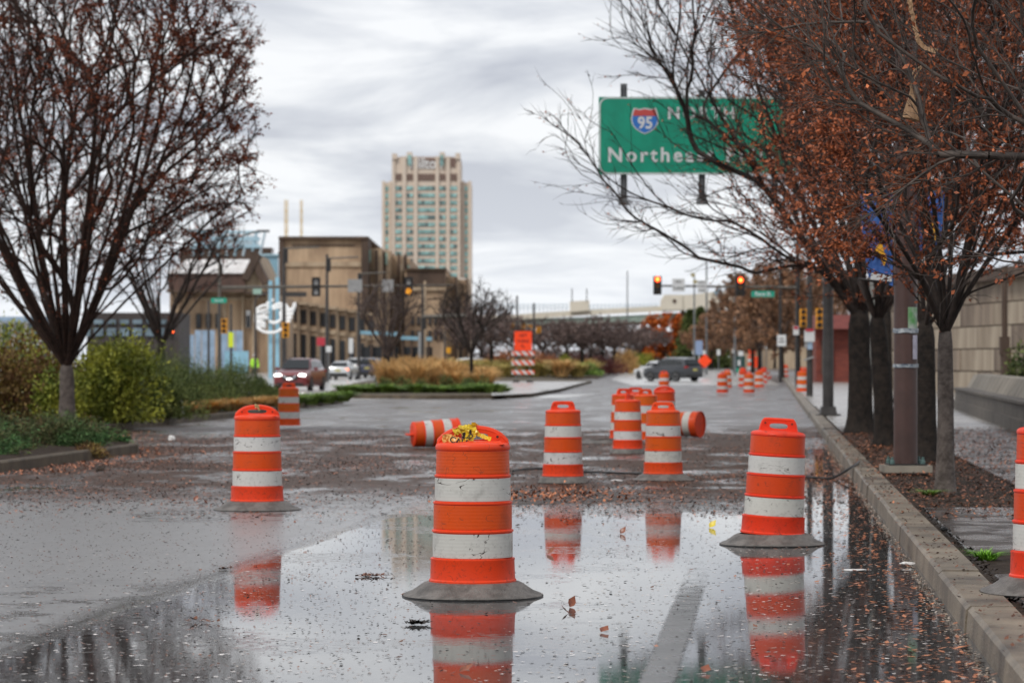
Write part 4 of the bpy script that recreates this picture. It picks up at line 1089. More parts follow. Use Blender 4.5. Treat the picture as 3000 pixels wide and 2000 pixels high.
ft = [(1440, 250, 5.6, 3.8, 'purple-brown bare tree just left of the orange barricade sign'), (1410, 330, 8.5, 4.5, 'bare tree above the white parked cars'), (1660, 300, 5.4, 4.2, 'bare purple-brown tree right of the barricade sign'),
      (1705, 262, 5.0, 3.6, 'dark-trunked bare tree above the maroon shrubs'), (1765, 300, 5.9, 4.6, 'widest bare tree in the middle of the median'), (1800, 330, 5.8, 4.2, 'bare tree left of the orange maple'),
      (1590, 340, 5.9, 4.6, 'bare tree behind the right edge of the barricade sign'), (1875, 350, 5.2, 4.2, 'bare tree with dark trunk left of the grey car'), (1510, 360, 6.4, 4.6, 'bare tree behind the barricade sign'),
      (1350, 360, 8.5, 4.0, 'bare tree below the brown block behind the island'), (1730, 400, 5.8, 5.2, 'far bare tree under the bridge deck'), (1840, 420, 5.8, 5.0, 'far bare tree in front of the bridge girder')]
for i, (px, Y, h, R_, lb) in enumerate(ft): far_tree(lb, px, Y, h, R_, M_HAZE, 600+i, nt_=300, nl=4200, ls=0.20)
far_tree('orange autumn tree under the bridge, between bare and evergreen trees', 1945, 430, 8.2, 4.2, M_LEAFO, 640, nl=7000, ls=0.42, name='autumn_tree', group=None, zl=0.4)
far_tree('brown-leaved trees above the far right sidewalk, nearest of the row', 2225, 260, 9.6, 4.6, M_LEAFB, 641, nl=8500, ls=0.30, group='brown trees beyond the crossing on the right', name='far_tree')
for i, (px, Y, h, R_, lb) in enumerate([(2205, 300, 9.5, 5.0, 'brown tree second in the row beyond the crossing'), (2150, 350, 8.0, 5.0, 'hazy brown tree left end of the row beyond the crossing'), (2290, 230, 9.4, 4.0, 'brown tree just left of the dark signal poles'),
        (2085, 400, 6.2, 4.6, 'brown tree above the orange diamond sign'), (2340, 300, 11, 5.5, 'tree with yellow-brown leaves behind the signal poles'), (2430, 260, 10, 5.0, 'brown tree behind the red brick wall'), (2270, 420, 10.5, 7.0, 'far brown tree mass under the street name sign')]):
    far_tree(lb, px, Y, h, R_, M_LEAFB, 650+i, nl=8500, ls=0.32, group='brown trees beyond the crossing on the right', name='far_tree', zl=1.4)
def conifer(label, px, Y, h, r_, seed):
    rng = np.random.default_rng(seed); n = 5200
    root = empty('evergreen_tree', (PX(px, Y), Y, gz(Y)), 0, label, 'tree', 'evergreens under the bridge')
    t = rng.random(n)**0.8; a = rng.random(n)*2*PI; lay = 0.72+0.28*np.sin(t*60+3*np.sin(a*3)); rr = r_*(1-t)**0.75*lay*np.sqrt(rng.uniform(0.25, 1, n))
    p = np.stack([rr*np.cos(a), rr*np.sin(a), 0.4+t*h], 1); d = np.stack([np.cos(a), np.sin(a), np.full(n, -0.1)], 1)
    V, Fq = leaf_quads(rng, p, d, 0.55, aspect=0.35, droop=0.1)
    soup('crown', V, Fq, M_GREEND, root, rndattr=rng.random(n))['kind'] = 'stuff'
    mb = MB(); mb.tube([(0, 0, -0.2), (0, 0, h*0.95)], [0.25, 0.03], 8); mb.build('trunk', M_BARK, root)
for i, (px, Y, h, r_, lb) in enumerate([(1990, 440, 6.4, 2.6, 'dark evergreen right of the orange tree'), (2022, 425, 8.0, 3.0, 'tallest evergreen under the end of the girder'), (2052, 432, 8.4, 3.2, 'evergreen above the blue sign'), (2082, 440, 6.8, 3.2, 'broad evergreen right of the blue sign')]):
    conifer(lb, px, Y, h, r_, 700+i)
for i in range(12):
    Yk = 490; px = 1180 + i*74
    bush('far_hedge', 'brown shrubbery under the bridge, ' + ['at the far left', 'left of the island tree', 'right of the island tree', 'left of the message sign', 'behind the message sign', 'right of the message sign', 'left of middle', 'in the middle', 'below the girder start', 'left of the orange tree', 'behind the orange tree', 'at the far right'][i], 'hedge', (PX(px, Yk), Yk, gz(Yk)), (3.6, 2, 4.2), 1500, 0.5, M_HAZE, 760+i, n_stem=3, group='brown shrubbery under the bridge')
# dark hedge mass closing the street
for i in range(9):
    Yk = 470; px = 1990 + i*42; wh = ['at its left end', 'second from left', 'third from left', 'left of middle', 'in the middle', 'right of middle', 'third from right', 'second from right', 'at its right end'][i]
    bush('far_hedge', 'dark hedge section closing the far street, ' + wh, 'hedge', (PX(px, Yk), Yk, gz(Yk)), (2.6, 2, 3.4), 1800, 0.45, M_GREEND, 720+i, n_stem=3, group='dark hedge closing the street')
# ================================================================ BUILDINGS
M_TOWER = pmat('tan_precast', (0.72, 0.61, 0.50), 0.8, col2=(0.66, 0.55, 0.45), scale=0.06)  # tower colours lightened in place of distance haze
M_TOWERD = pmat('tan_precast_dark', (0.33, 0.245, 0.20), 0.8, var=0.08, scale=0.1)
M_TGLASS = pmat('teal_window', (0.26, 0.47, 0.45), 0.3, var=0.5, scale=0.35)
M_TOWG = pmat('dark_teal_window', (0.12, 0.20, 0.20), 0.3)  # darker panes, picked at random
M_LOUV = pmat('brown_louvre', (0.20, 0.13, 0.105), 0.7)
M_STONE = pmat('stained_brown_concrete', (0.58, 0.42, 0.275), 0.85, col2=(0.29, 0.195, 0.125), scale=0.35, stretch=(1, 1, 0.22), bump=0.2)
M_STONEL = pmat('pale_trim_concrete', (0.50, 0.39, 0.27), 0.8, col2=(0.30, 0.215, 0.14), scale=0.5, stretch=(1, 1, 0.3))
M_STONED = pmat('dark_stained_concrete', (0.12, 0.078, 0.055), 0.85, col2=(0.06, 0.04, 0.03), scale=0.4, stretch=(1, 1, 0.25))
M_DGL = pmat('dark_window', (0.02, 0.022, 0.025), 0.12)
M_ROOFW = pmat('pale_metal_roof', (0.78, 0.76, 0.74), 0.4, col2=(0.58, 0.54, 0.50), scale=0.5, stretch=(3, 1, 0.5))
M_BROWN = pmat('rusty_brown_cladding', (0.115, 0.062, 0.045), 0.7, col2=(0.06, 0.035, 0.028), scale=0.6, stretch=(2, 1, 0.3))
M_LBLUE = pmat('light_blue_paint', (0.26, 0.48, 0.60), 0.5, var=0.12, scale=1.5)
M_HBLUE = pmat('hoarding_blue', (0.28, 0.38, 0.50), 0.7, var=0.2, scale=0.8)
M_COPP = pmat('green_copper', (0.30, 0.44, 0.37), 0.7)
def wbox(mb, px0, px1, py0, py1, Y, dy):
    x0, x1, z0, z1 = PX(px0, Y), PX(px1, Y), PZ(py1, Y), PZ(py0, Y)
    mb.box(((x0+x1)/2, Y+dy/2, (z0+z1)/2), (x1-x0, dy, z1-z0))
# --- tower (measured on the photograph, pixel columns at its own distance)
TY = 1240.0
tw = empty('hotel_tower', (PX(1249, TY), TY, 0), 0, 'tall tan art deco hotel tower with teal windows on the skyline', 'tower')
def T_(zx): return 1000 + zx/3.016
def T_y(zy): return 380 + zy/3.016
tx0 = PX(1249, TY)
def tb(mb, zx0, zx1, zy0, zy1, y0, y1):
    xa, xb = PX(T_(zx0), TY)-tx0, PX(T_(zx1), TY)-tx0; za, zb = PZ(T_y(zy1), TY), PZ(T_y(zy0), TY)
    mb.box(((xa+xb)/2, (y0+y1)/2, (za+zb)/2), (xb-xa, y1-y0, zb-za))
mb = MB(); tb(mb, 362, 1146, 462, 2050, 4, 40); mb.build('wing_block', M_TOWER, tw)
mb = MB(); tb(mb, 447, 1052, 245, 2050, 0.8, 44); mb.build('wall', M_TOWER, tw)
cols = [(478, 534), (576, 634), (676, 828), (866, 922), (962, 1022)]
prs = [(447, 474), (538, 572), (638, 672), (832, 862), (926, 958), (1026, 1052)]
for i, (a, b) in enumerate(prs):
    mb = MB(); tb(mb, a, b, 235 if i not in (0, 5) else 215, 2050, 0, 0.9); mb.build('pier', M_TOWER, tw)
for a, b in ((355, 384), (416, 440), (1062, 1086), (1120, 1150)):
    mb = MB(); tb(mb, a, b, 450, 2050, 3.2, 4.2); mb.build('pier', M_TOWER, tw)
for a, b, t in ((449, 492, 212), (578, 626, 200), (868, 914, 200), (1008, 1050, 208)):
    mb = MB(); tb(mb, a, b, t, 262, -0.6, 5); mb.build('finial', M_TOWER, tw)
mb = MB(); tb(mb, 500, 1000, 236, 262, 3, 12); mb.build('parapet', M_TOWERD, tw)
wm_cache = {}
fl_i = 0
for fy in range(497, 1700, 64):
    for ci, (a, b) in enumerate(cols):
        nsub = 5 if ci == 2 else 2
        mb = MB(); tb(mb, a, b, fy, fy+36, 0.55, 0.85); w_ = mb.build('window', M_TOWERD, tw)
        for s in range(nsub):
            wa = a + (b-a)*s/nsub + 2; wb_ = a + (b-a)*(s+1)/nsub - 2
            mb = MB(); tb(mb, wa, wb_, fy+2, fy+34, 0.35, 0.6)
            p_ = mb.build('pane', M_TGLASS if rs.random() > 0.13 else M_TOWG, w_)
    for a, b in ((386, 412), (1090, 1114)):
        mb = MB(); tb(mb, a, b, fy, fy+38, 3.6, 4.0); mb.build('window', M_TGLASS, tw)
for ci, (a, b) in enumerate(cols):
    k_ = 6 if ci == 2 else 3
    for s in range(k_):
        mb = MB(); tb(mb, a+(b-a)*s/k_+2, a+(b-a)*(s+1)/k_-3, 388, 448, 0.4, 0.85); mb.build('louvre', M_LOUV, tw)
mb = MB(); tb(mb, 676, 828, 250, 334, 0.4, 0.85); mb.build('sign_recess', M_LOUV, tw)
for a, b in ((588, 618), (874, 902)):
    mb = MB(); tb(mb, a, b, 226, 318, -0.9, -0.5); mb.build('window', M_TGLASS, tw)
mb = MB(); tb(mb, 966, 1008, 250, 330, 0.4, 0.85); mb.build('recess', M_LOUV, tw)
M_SIGNW = pmat('sign_white', (0.80, 0.80, 0.78), 0.4)
text_obj('sign_lettering', 'Hilton', 6.2, M_SIGNW, tw, (PX(T_(750), TY)-tx0, 0.2, PZ(T_y(301), TY)), offset=0.10, sx=0.86)

# --- long brown pier building: stepped volumes, measured at 400 m
def volume(name, label, Y, px0, px1, pyt, pyb, depth, mat, parent=None, extra=None):
    pass
BY = 400.0
pb = empty('pier_building', (PX(948, BY), BY, 0), 0, 'large stained brown art deco pier building with tall blank front block', 'building')
bx0 = PX(948, BY)
def Z2(zx): return 450 + zx/2.614
def Z2y(zy): return 550 + zy/2.614
def bb(mb, zx0, zx1, zy0, zy1, y0, y1, Y=BY, ox=None):
    ox = bx0 if ox is None else ox
    xa, xb = PX(Z2(zx0), Y)-ox, PX(Z2(zx1), Y)-ox; za, zb = PZ(Z2y(zy1), Y), PZ(Z2y(zy0), Y)
    mb.box(((xa+xb)/2, (y0+y1)/2, (za+zb)/2), (xb-xa, y1-y0, zb-za))
mb = MB(); bb(mb, 985, 1600, 392, 1420, 0, 60); mb.build('wall', M_STONE, pb)
mb = MB(); bb(mb, 960, 1645, 374, 396, -0.8, 60.5); mb.build('parapet', M_STONED, pb)
mb = MB(); bb(mb, 962, 1000, 396, 1420, -0.6, 6); mb.build('pylon', M_STONED, pb)
mb = MB(); bb(mb, 1592, 1645, 396, 1420, -0.6, 8); mb.build('pylon', M_STONED, pb)
mb = MB(); bb(mb, 1002, 1590, 566, 604, -0.25, 0.2); mb.build('frieze_band', M_STONEL, pb)
mb = MB(); bb(mb, 1060, 1540, 436, 446, -0.15, 0.2); mb.build('incised_band', M_STONED, pb)
# receding side facade: bays stepping back to the right
bays = [(1645, 1735, 455, 4), (1735, 1790, 462, 10), (1790, 1880, 492, 14), (1880, 1922, 498, 20)]
for a, b, t, yy in bays:
    mb = MB(); bb(mb, a, b, t, 1420, yy, yy+40); mb.build('side_bay', M_STONE, pb)
    mb = MB(); bb(mb, a, b, t+150, t+172, yy-0.2, yy+0.1); mb.build('frieze_band', M_STONEL, pb)
for a, t, yy in ((1640, 470, 3.5), (1756, 480, 9.0), (1908, 560, 19.0)):
    mb = MB(); bb(mb, a, a+16, t, t+95, yy-1.2, yy-0.4); mb.build('copper_lamp', M_COPP, pb)
for a, yy in ((1735, 9.2), (1880, 19.2), (1690, 3.4), (1840, 13.4)):
    mb = MB(); bb(mb, a, a+20, 470, 1420, yy-1.2, yy); mb.build('pilaster', M_STONED, pb)
    mb = MB(); bb(mb, a+22, a+34, 560, 1420, yy-1.0, yy); mb.build('pilaster', M_STONEL, pb)
mb = MB(); bb(mb, 905, 925, 330, 420, 20, 21); bb(mb, 870, 910, 455, 500, 18, 22); mb.build('roof_vent', M_STONED, pb)
# arcade wing: two storeys with pilasters, steps down to the right
ar = empty('arcade_wing', (PX(948, 385), 385, 0), 0, 'two-storey brown arcade wing with pilasters in front of the pier building', 'building')
AY = 385.0; ax0 = PX(948, AY)
def ab(mb, zx0, zx1, zy0, zy1, y0, y1): bb(mb, zx0, zx1, zy0, zy1, y0, y1, AY, ax0)
for i in range(9):
    a = 1030 + i*72; b = a+72; t = 880 + i*11
    mb = MB(); ab(mb, a, b, t, 1420, 0+i*0.8, 10+i); mb.build('wall', M_STONE, ar)
    mb = MB(); ab(mb, a-3, b-2, t-16, t+4, -0.8+i*0.8, 10+i); mb.build('cornice', M_STONEL, ar)
    mb = MB(); ab(mb, a-6, a+14, t, 1420, -0.6+i*0.8, 0.6+i*0.8); mb.build('pilaster', M_STONEL, ar)
    mb = MB(); ab(mb, a+20, a+66, t+40, t+150, -0.1+i*0.8, 0.3+i*0.8); w_ = mb.build('window', M_STONED, ar)
    mb = MB(); ab(mb, a+26, a+42, t+48, t+144, -0.25+i*0.8, 0.0+i*0.8); mb.build('pane', M_DGL, w_)
    mb = MB(); ab(mb, a+46, a+60, t+48, t+144, -0.25+i*0.8, 0.0+i*0.8); mb.build('pane', M_DGL, w_)
    mb = MB(); ab(mb, a+14, b-8, t+168, t+196, -0.3+i*0.8, 0.2+i*0.8); mb.build('sill_band', M_STONEL, ar)
    mb = MB(); ab(mb, a+24, a+62, t+230, 1380, -0.15+i*0.8, 0.2+i*0.8); mb.build('doorway', M_DGL, ar)
# second brown block to the right
b2 = empty('pier_building', (PX(1247, 410), 410, 0), 0, 'smaller dark brown block with pale bands in front of the tall tower', 'building')
def b3(mb, zx0, zx1, zy0, zy1, y0, y1, Y=410.0):
    ox = PX(1247, 410)
    xa, xb = PX(1050+zx0/3.36, Y)-ox, PX(1050+zx1/3.36, Y)-ox; za, zb = PZ(750+zy1/3.36, Y), PZ(750+zy0/3.36, Y)
    mb.box(((xa+xb)/2, (y0+y1)/2, (za+zb)/2), (xb-xa, y1-y0, zb-za))
mb = MB(); b3(mb, 455, 862, 130, 1100, 0, 40); mb.build('wall', M_STONE, b2)
mb = MB(); b3(mb, 480, 858, 150, 300, -0.3, 0.2); mb.build('dark_panel', M_STONED, b2)
mb = MB(); b3(mb, 450, 866, 120, 134, -0.7, 40); mb.build('parapet', M_STONED, b2)
mb = MB(); b3(mb, 470, 860, 306, 340, -0.4, 0.2); mb.build('frieze_band', M_STONEL, b2)
for a, b, t, yy in ((862, 965, 195, 4), (965, 1070, 215, 9)):
    mb = MB(); b3(mb, a, b, t, 1100, yy, yy+30); mb.build('side_bay', M_STONE, b2)
    mb = MB(); b3(mb, a+4, a+22, t-6, 1100, yy-0.9, yy); mb.build('pilaster', M_STONEL, b2)
    mb = MB(); b3(mb, b-18, b-2, t, 1100, yy-0.9, yy); mb.build('pilaster', M_STONED, b2)
    mb = MB(); b3(mb, a+24, b-20, t+110, t+132, yy-0.3, yy+0.1); mb.build('frieze_band', M_STONEL, b2)
mb = MB(); b3(mb, 975, 1036, 188, 218, 14, 18); mb.build('roof_unit', M_ROOFW, b2)
for i in range(6):
    for r_ in range(2):
        mb = MB(); b3(mb, 520+i*56, 550+i*56, 590+r_*140, 680+r_*140, -0.3, 0.15); w_ = mb.build('window', M_STONED, b2)
        mb = MB(); b3(mb, 524+i*56, 546+i*56, 596+r_*140, 674+r_*140, -0.45, -0.25); mb.build('pane', M_DGL, w_)
# blue canopies along the frontage
cp = empty('shop_canopy', (PX(1040, 372), 372, 0), 0, 'long light blue canopy along the foot of the arcade wing, in two lengths', 'canopy')
for (a, b, c, d) in ((1050, 1165, 970, 982), (1176, 1265, 986, 996)):
    mb = MB(); xa, xb = PX(a, 372)-PX(1040, 372), PX(b, 372)-PX(1040, 372)
    za, zb = PZ(c, 372), PZ(d, 372); mb.box(((xa+xb)/2, 0, (za+zb)/2-0.0), (xb-xa, 3, 0.45), rot=Euler((0, 0.04, 0))); mb.build('canopy_roof', M_LBLUE, cp)
    mb = MB(); mb.box(((xa+xb)/2, 3, 1.8), (xb-xa, 0.4, 2*1.7)); mb.build('shopfront', M_DGL, cp)
    for t in range(4):
        mb = MB(); mb.tube([(xa+(xb-xa)*(t+0.2)/3.5, -1.2, 0.3), (xa+(xb-xa)*(t+0.2)/3.5, -1.2, zb)], 0.12, 8); mb.build('post', M_STONED, cp)

# --- gabled building, left
GY = 330.0
gb = empty('gabled_building', (PX(640, GY), GY, 0), 0, 'gabled building with pale metal roof, brown eaves and tan walls behind the left hedge', 'building')
gx0 = PX(640, GY)
def gq(mb, zx0, zx1, zy0, zy1, y0, y1): bb(mb, zx0, zx1, zy0, zy1, y0, y1, GY, gx0)
mb = MB(); gq(mb, 100, 870, 795, 1420, 3, 40); mb.build('wall', M_STONE, gb)
mb = MB(); gq(mb, 110, 700, 650, 795, 0, 5); mb.build('eaves_cladding', M_BROWN, gb)
mb = MB(); gq(mb, 100, 700, 780, 800, -0.6, 2); mb.build('gutter', M_STONED, gb)
def gp(zx, zy, y): return (PX(Z2(zx), GY)-gx0, y, PZ(Z2y(zy), GY))
mb = MB(); mb.add([gp(100, 650, -0.3), gp(690, 650, -0.3), gp(735, 520, 12), gp(170, 520, 12), gp(100, 656, -0.3), gp(690, 656, -0.3)], [(0, 1, 2, 3), (0, 4, 5, 1)]); mb.build('roof', M_ROOFW, gb)
mb = MB(); vs = [gp(690, 790, 0.5), gp(690, 650, 0.5), gp(770, 500, 0.5), gp(862, 700, 0.5), gp(862, 790, 0.5)]; n = len(vs); vs += [(x, 20, z) for x, y_, z in vs]
mb.add(vs, [tuple(range(n)), tuple(range(2*n-1, n-1, -1))] + [(i, (i+1) % n, n+(i+1) % n, n+i) for i in range(n)]); mb.build('gable_end', M_STONEL, gb)
for a, b in ((gp(676, 690, -0.5), gp(770, 492, -0.5)), (gp(770, 492, -0.5), gp(880, 720, -0.5))):
    v = Vector(b)-Vector(a); nrm = Vector((v.z, 0, -v.x)).normalized()*0.8
    oy = Vector((0, 0.0 if b[2] > a[2] else 0.15, 0)); A, B_ = Vector(a)+oy, Vector(b)+oy; mb = MB()
    vs = [tuple(q) for q in (A, B_, B_+nrm, A+nrm)] + [tuple(q+Vector((0, 3, 0))) for q in (A, B_, B_+nrm, A+nrm)]
    mb.add(vs, [(0, 1, 2, 3), (7, 6, 5, 4), (0, 4, 5, 1), (1, 5, 6, 2), (2, 6, 7, 3), (3, 7, 4, 0)]); mb.build('barge_board', M_STONED, gb)
mb = MB(); gq(mb, 728, 785, 485, 520, 0, 4); mb.build('chimney', M_STONED, gb)
mb = MB(); gq(mb, 700, 870, 790, 812, -0.3, 1); mb.build('cornice', M_STONED, gb)
mb = MB(); gq(mb, 765, 830, 770, 815, -0.7, -0.3); mb.build('copper_panel', M_COPP, gb)
for i, a in enumerate((305, 380, 455, 180)):
    mb = MB(); gq(mb, a, a+42, 960, 1075, 2.6, 3.1); w_ = mb.build('window', M_STONED, gb)
    mb = MB(); gq(mb, a+5, a+37, 966, 1070, 2.4, 2.7); mb.build('pane', M_DGL, w_)
for i, a in enumerate((692, 770, 820)):
    mb = MB(); gq(mb, a, a+34, 935, 1070, 2.6, 3.1); w_ = mb.build('window', M_SIGNW, gb)
    mb = MB(); gq(mb, a+6, a+28, 975, 1066, 2.4, 2.7); mb.build('pane', M_DGL, w_)
for a in (520, 660, 740, 850):
    mb = MB(); gq(mb, a, a+16, 812, 1420, 2.2, 3.0); mb.build('pilaster', M_STONEL, gb)
mb = MB(); gq(mb, 270, 860, 838, 856, 2.5, 3.0); mb.build('frieze_band', M_STONEL, gb)
# blue hoarding
hb = empty('hoarding', (PX(630, 300), 300, 0), 0, 'pale blue painted hoarding panels in front of the gabled building', 'hoarding')
for a, b, c in ((553, 570, 980), (571, 590, 967), (591, 610, 967), (611, 630, 967), (646, 667, 968), (668, 689, 968), (690, 712, 968)):
    mb = MB(); xa, xb = PX(a, 300), PX(b, 300); zt = PZ(c, 300); mb.box(((xa+xb)/2-PX(630, 300), 0, zt/2+0.2), (xb-xa-0.05, 0.12, zt-0.4)); mb.build('panel', M_HBLUE, hb)
mb = MB(); mb.box((PX(692, 299)-PX(630, 300), -0.6, 1.6), (2.4, 0.2, 2.2)); mb.build('mural_panel', M_LBLUE, hb)
# dark building and glazing far left behind the big tree
dk = empty('low_building', (PX(330, 280), 280, 0), 0, 'dark low building with blue-grey windows behind the left trees', 'building')
mb = MB(); mb.box((PX(385, 280)-PX(330, 280), 6, PZ(915, 280)/2), (PX(520, 280)-PX(250, 280), 10, PZ(915, 280))); mb.build('wall', pmat('dark_grey_wall', (0.045, 0.035, 0.032), 0.7, var=0.3, scale=0.5), dk)
M_BGL = pmat('blue_grey_glass', (0.16, 0.22, 0.26), 0.2, var=0.4, scale=0.3)
for i in range(4, 11):
    for zz in (960, 930):
        mb = MB(); x = PX(95+i*38, 280)-PX(330, 280); mb.box((x, 0.9, PZ(zz+12, 280)), (0.85, 0.3, 0.75 if zz == 960 else 0.4)); mb.build('window', M_BGL, dk)
lw = empty('left_pavilion', (PX(40, 230), 230, 0), 0, 'pale blue-grey pavilion with slatted front at the left edge of the picture', 'building')
mb = MB(); mb.box((0, 2, PZ(945, 230)/2), (7, 4, PZ(945, 230))); mb.build('wall', M_BGL, lw)
mb = MB(); mb.box((0, 1.0, PZ(935, 230)), (7.6, 6, 0.35)); mb.build('roof', M_HBLUE, lw)
for i in range(7):
    mb = MB(); mb.box((-3+i, -0.1, PZ(945, 230)/2), (0.25, 0.2, PZ(945, 230))); mb.build('post', M_ROOFW, lw)

# --- light blue steel structure behind (with white roof band)
bs = empty('blue_steel_frame', (PX(680, 520), 520, 0), 0, 'light blue open steel frame rising behind the pale roof on the left', 'steel frame')
sx_ = PX(680, 520)
M_LB2 = pmat('pale_blue_steel', (0.42, 0.62, 0.72), 0.5); M_LB3 = pmat('pale_blue_panel', (0.58, 0.70, 0.76), 0.4)
for zy in (680, 700, 722):
    mb = MB(); mb.box((PX(660, 520)-sx_, 0, PZ(zy, 520)), (PX(764, 520)-PX(560, 520), 0.5, 0.5)); mb.build('beam', M_LB2, bs)
for i in range(9):
    x = PX(565+i*24.5, 520)-sx_; mb = MB(); mb.tube([(x, 0, PZ(750, 520)), (x+0.9, 0, PZ(680, 520))], 0.22, 4); mb.build('strut', M_LB2 if i % 2 else M_LB3, bs)
mb = MB(); mb.box((PX(680, 520)-sx_, 3, PZ(742, 520)), (PX(790, 520)-PX(560, 520), 4, 1.4)); mb.build('roof_band', M_ROOFW, bs)
mb = MB(); mb.box((PX(662, 520)-sx_, 2.4, PZ(712, 520)), (PX(755, 520)-PX(570, 520), 0.2, 2.6)); mb.build('glazing', M_LB3, bs)
mb = MB(); mb.box((PX(660, 520)-sx_, 3, PZ(860, 520)), (16, 6, 16)); mb.build('support', M_STONED, bs)

# two yellow masts far away
M_YEL = pmat('mast_yellow', (0.70, 0.48, 0.16), 0.6)
for i, (px, w, lb) in enumerate(((838.5, 0.95, 'pale orange mast on the skyline, left of the pair'), (883, 0.7, 'thinner pale yellow mast on the skyline, right of the pair'))):
    m_ = empty('far_mast', (PX(px, 900), 900, 0), 0, lb, 'mast', 'pair of far masts')
    for s in (-1, 1):
        mb = MB(); mb.box((s*w*0.35, 0, PZ(586, 900)/2), (w*0.34, 0.5, PZ(586, 900))); mb.build('leg', M_YEL, m_)
    for k_ in range(10):
        mb = MB(); mb.box((0, 0, 20+k_*3), (w, 0.3, 0.35)); mb.build('rung', M_YEL, m_)

# --- bridge
BRY = 450.0
M_PARA = pmat('pale_bridge_concrete', (0.78, 0.72, 0.60), 0.75, col2=(0.68, 0.62, 0.51), scale=0.25)
M_GIRD = pmat('pale_green_girder', (0.35, 0.44, 0.38), 0.6, var=0.1, scale=0.4)
br_ = empty('bridge', (PX(1950, BRY), BRY, 0), 0, 'pale concrete bridge with light green girder crossing behind the traffic signals', 'bridge')
ox = PX(1950, BRY)
def B4(zx, zy): return (1600+zx/2.613, 700+zy/2.613)
def bq(zpts, y0, y1, name, mat, parent=br_):
    pts = [B4(*p) for p in zpts]; vs = [(PX(a, BRY)-ox, y0, PZ(b, BRY)) for a, b in pts]; n = len(vs); vs += [(x, y1, z) for x, _, z in vs]
    mb = MB(); mb.add(vs, [tuple(range(n)), tuple(range(2*n-1, n-1, -1))] + [(i, (i+1) % n, n+(i+1) % n, n+i) for i in range(n)])
    return mb.build(name, mat, parent)
bq([(-560, 612), (-560, 590), (-280, 582), (0, 560), (450, 535), (905, 512), (905, 552), (450, 575), (0, 604), (-280, 616)], -0.3, 1.2, 'parapet', M_PARA)
bq([(880, 554), (1560, 528), (1560, 440), (1480, 415), (1400, 412), (1310, 402), (1220, 412), (1130, 424), (905, 438), (895, 470)], -1.2, 1.5, 'abutment_parapet', M_PARA)
bq([(183, 560), (183, 478), (330, 470), (330, 548)], -0.8, 2.0, 'pylon', M_PARA)
bq([(880, 470), (905, 428), (1040, 428), (1040, 545), (880, 545)], -1.5, 2.0, 'pylon', M_PARA)
bq([(-560, 618), (0, 606), (520, 590), (1060, 562), (1500, 540), (1420, 600), (1020, 628), (520, 640), (0, 655), (-560, 665)], 0.2, 1.0, 'girder', M_GIRD)
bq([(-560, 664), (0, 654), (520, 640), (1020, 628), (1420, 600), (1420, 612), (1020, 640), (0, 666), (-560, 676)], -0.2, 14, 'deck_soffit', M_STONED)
for i in range(14):
    x = 560+i*66; bq([(x, 590), (x+8, 590), (x+8, 636), (x, 636)], -0.05, 0.3, 'stiffener', M_GIRD)
for x0, x1 in ((1015, 1042),):
    bq([(x0, 630), (x1, 630), (x1, 1000), (x0, 1000)], 1, 3, 'pier', M_PARA)
bq([(1030, 545), (1060, 540), (1060, 640), (1030, 645)], -0.8, 0.5, 'bearing', M_STONED)
mb = MB(); mb.lathe([(0.62, -1.9), (0.62, -1.4)], 16, (PX(1600+1315/2.613, BRY)-ox, 0, PZ(700+412/2.613, BRY)), axis='y'); mb.build('roundel', M_LBLUE, br_)
mb = MB(); mb.lathe([(0.30, -1.6), (0.30, -1.3)], 12, (PX(1600+978/2.613, BRY)-ox, 0, PZ(700+476/2.613, BRY)), axis='y'); mb.build('roundel', M_STONED, br_)
# blue railings and gantries seen over the parapet
for i in range(46):
    zx = -500 + i*30
    if 185 < zx < 325: continue
    bq([(zx, 545 if zx > 300 else 570), (zx+4, 545 if zx > 300 else 570), (zx+4, 488), (zx, 488)], 6, 6.3, 'railing_post', M_HBLUE)
for a, b in ((-500, 180), (330, 880)):
    for zy in (490, 506, 522): bq([(a, zy+8), (b, zy), (b, zy+3.5), (a, zy+11.5)], 5.6, 5.9, 'railing_bar', M_LB3)
# retaining embankment wall at right end of the bridge
bq([(1480, 1000), (1480, 440), (2100, 440), (2100, 1000)], 3, 20, 'approach_wall', M_STONEL)

# --- brick building behind the right poles
rb = empty('brick_wall_building', (PX(2480, 190), 190, 0.3), 0, 'red brick building with roof slope, seen between the pole and the dark trunk', 'building')
M_BRICK = pmat('red_brick', (0.20, 0.045, 0.028), 0.8, col2=(0.13, 0.03, 0.022), scale=1.5, stretch=(1, 1, 3), bump=0.4)
M_BRICKD = pmat('dark_red_roof', (0.15, 0.035, 0.028), 0.8, var=0.2, scale=2)
mb = MB(); mb.box((0.4, 3, 1.6), (4.6, 5, 3.6)); mb.build('wall', M_BRICK, rb)
mb = MB(); mb.box((0.4, 2.4, 3.85), (5.0, 6, 0.9), taper=(0.85, 0.5)); mb.build('roof', M_BRICKD, rb)
mb = MB(); mb.box((0.9, 0.35, 3.0), (1.2, 0.2, 0.22)); mb.build('lintel', M_STONEL, rb)
mb = MB(); mb.box((-1.2, 0.35, 1.6), (0.7, 0.2, 2.2)); mb.build('door', M_STONED, rb)
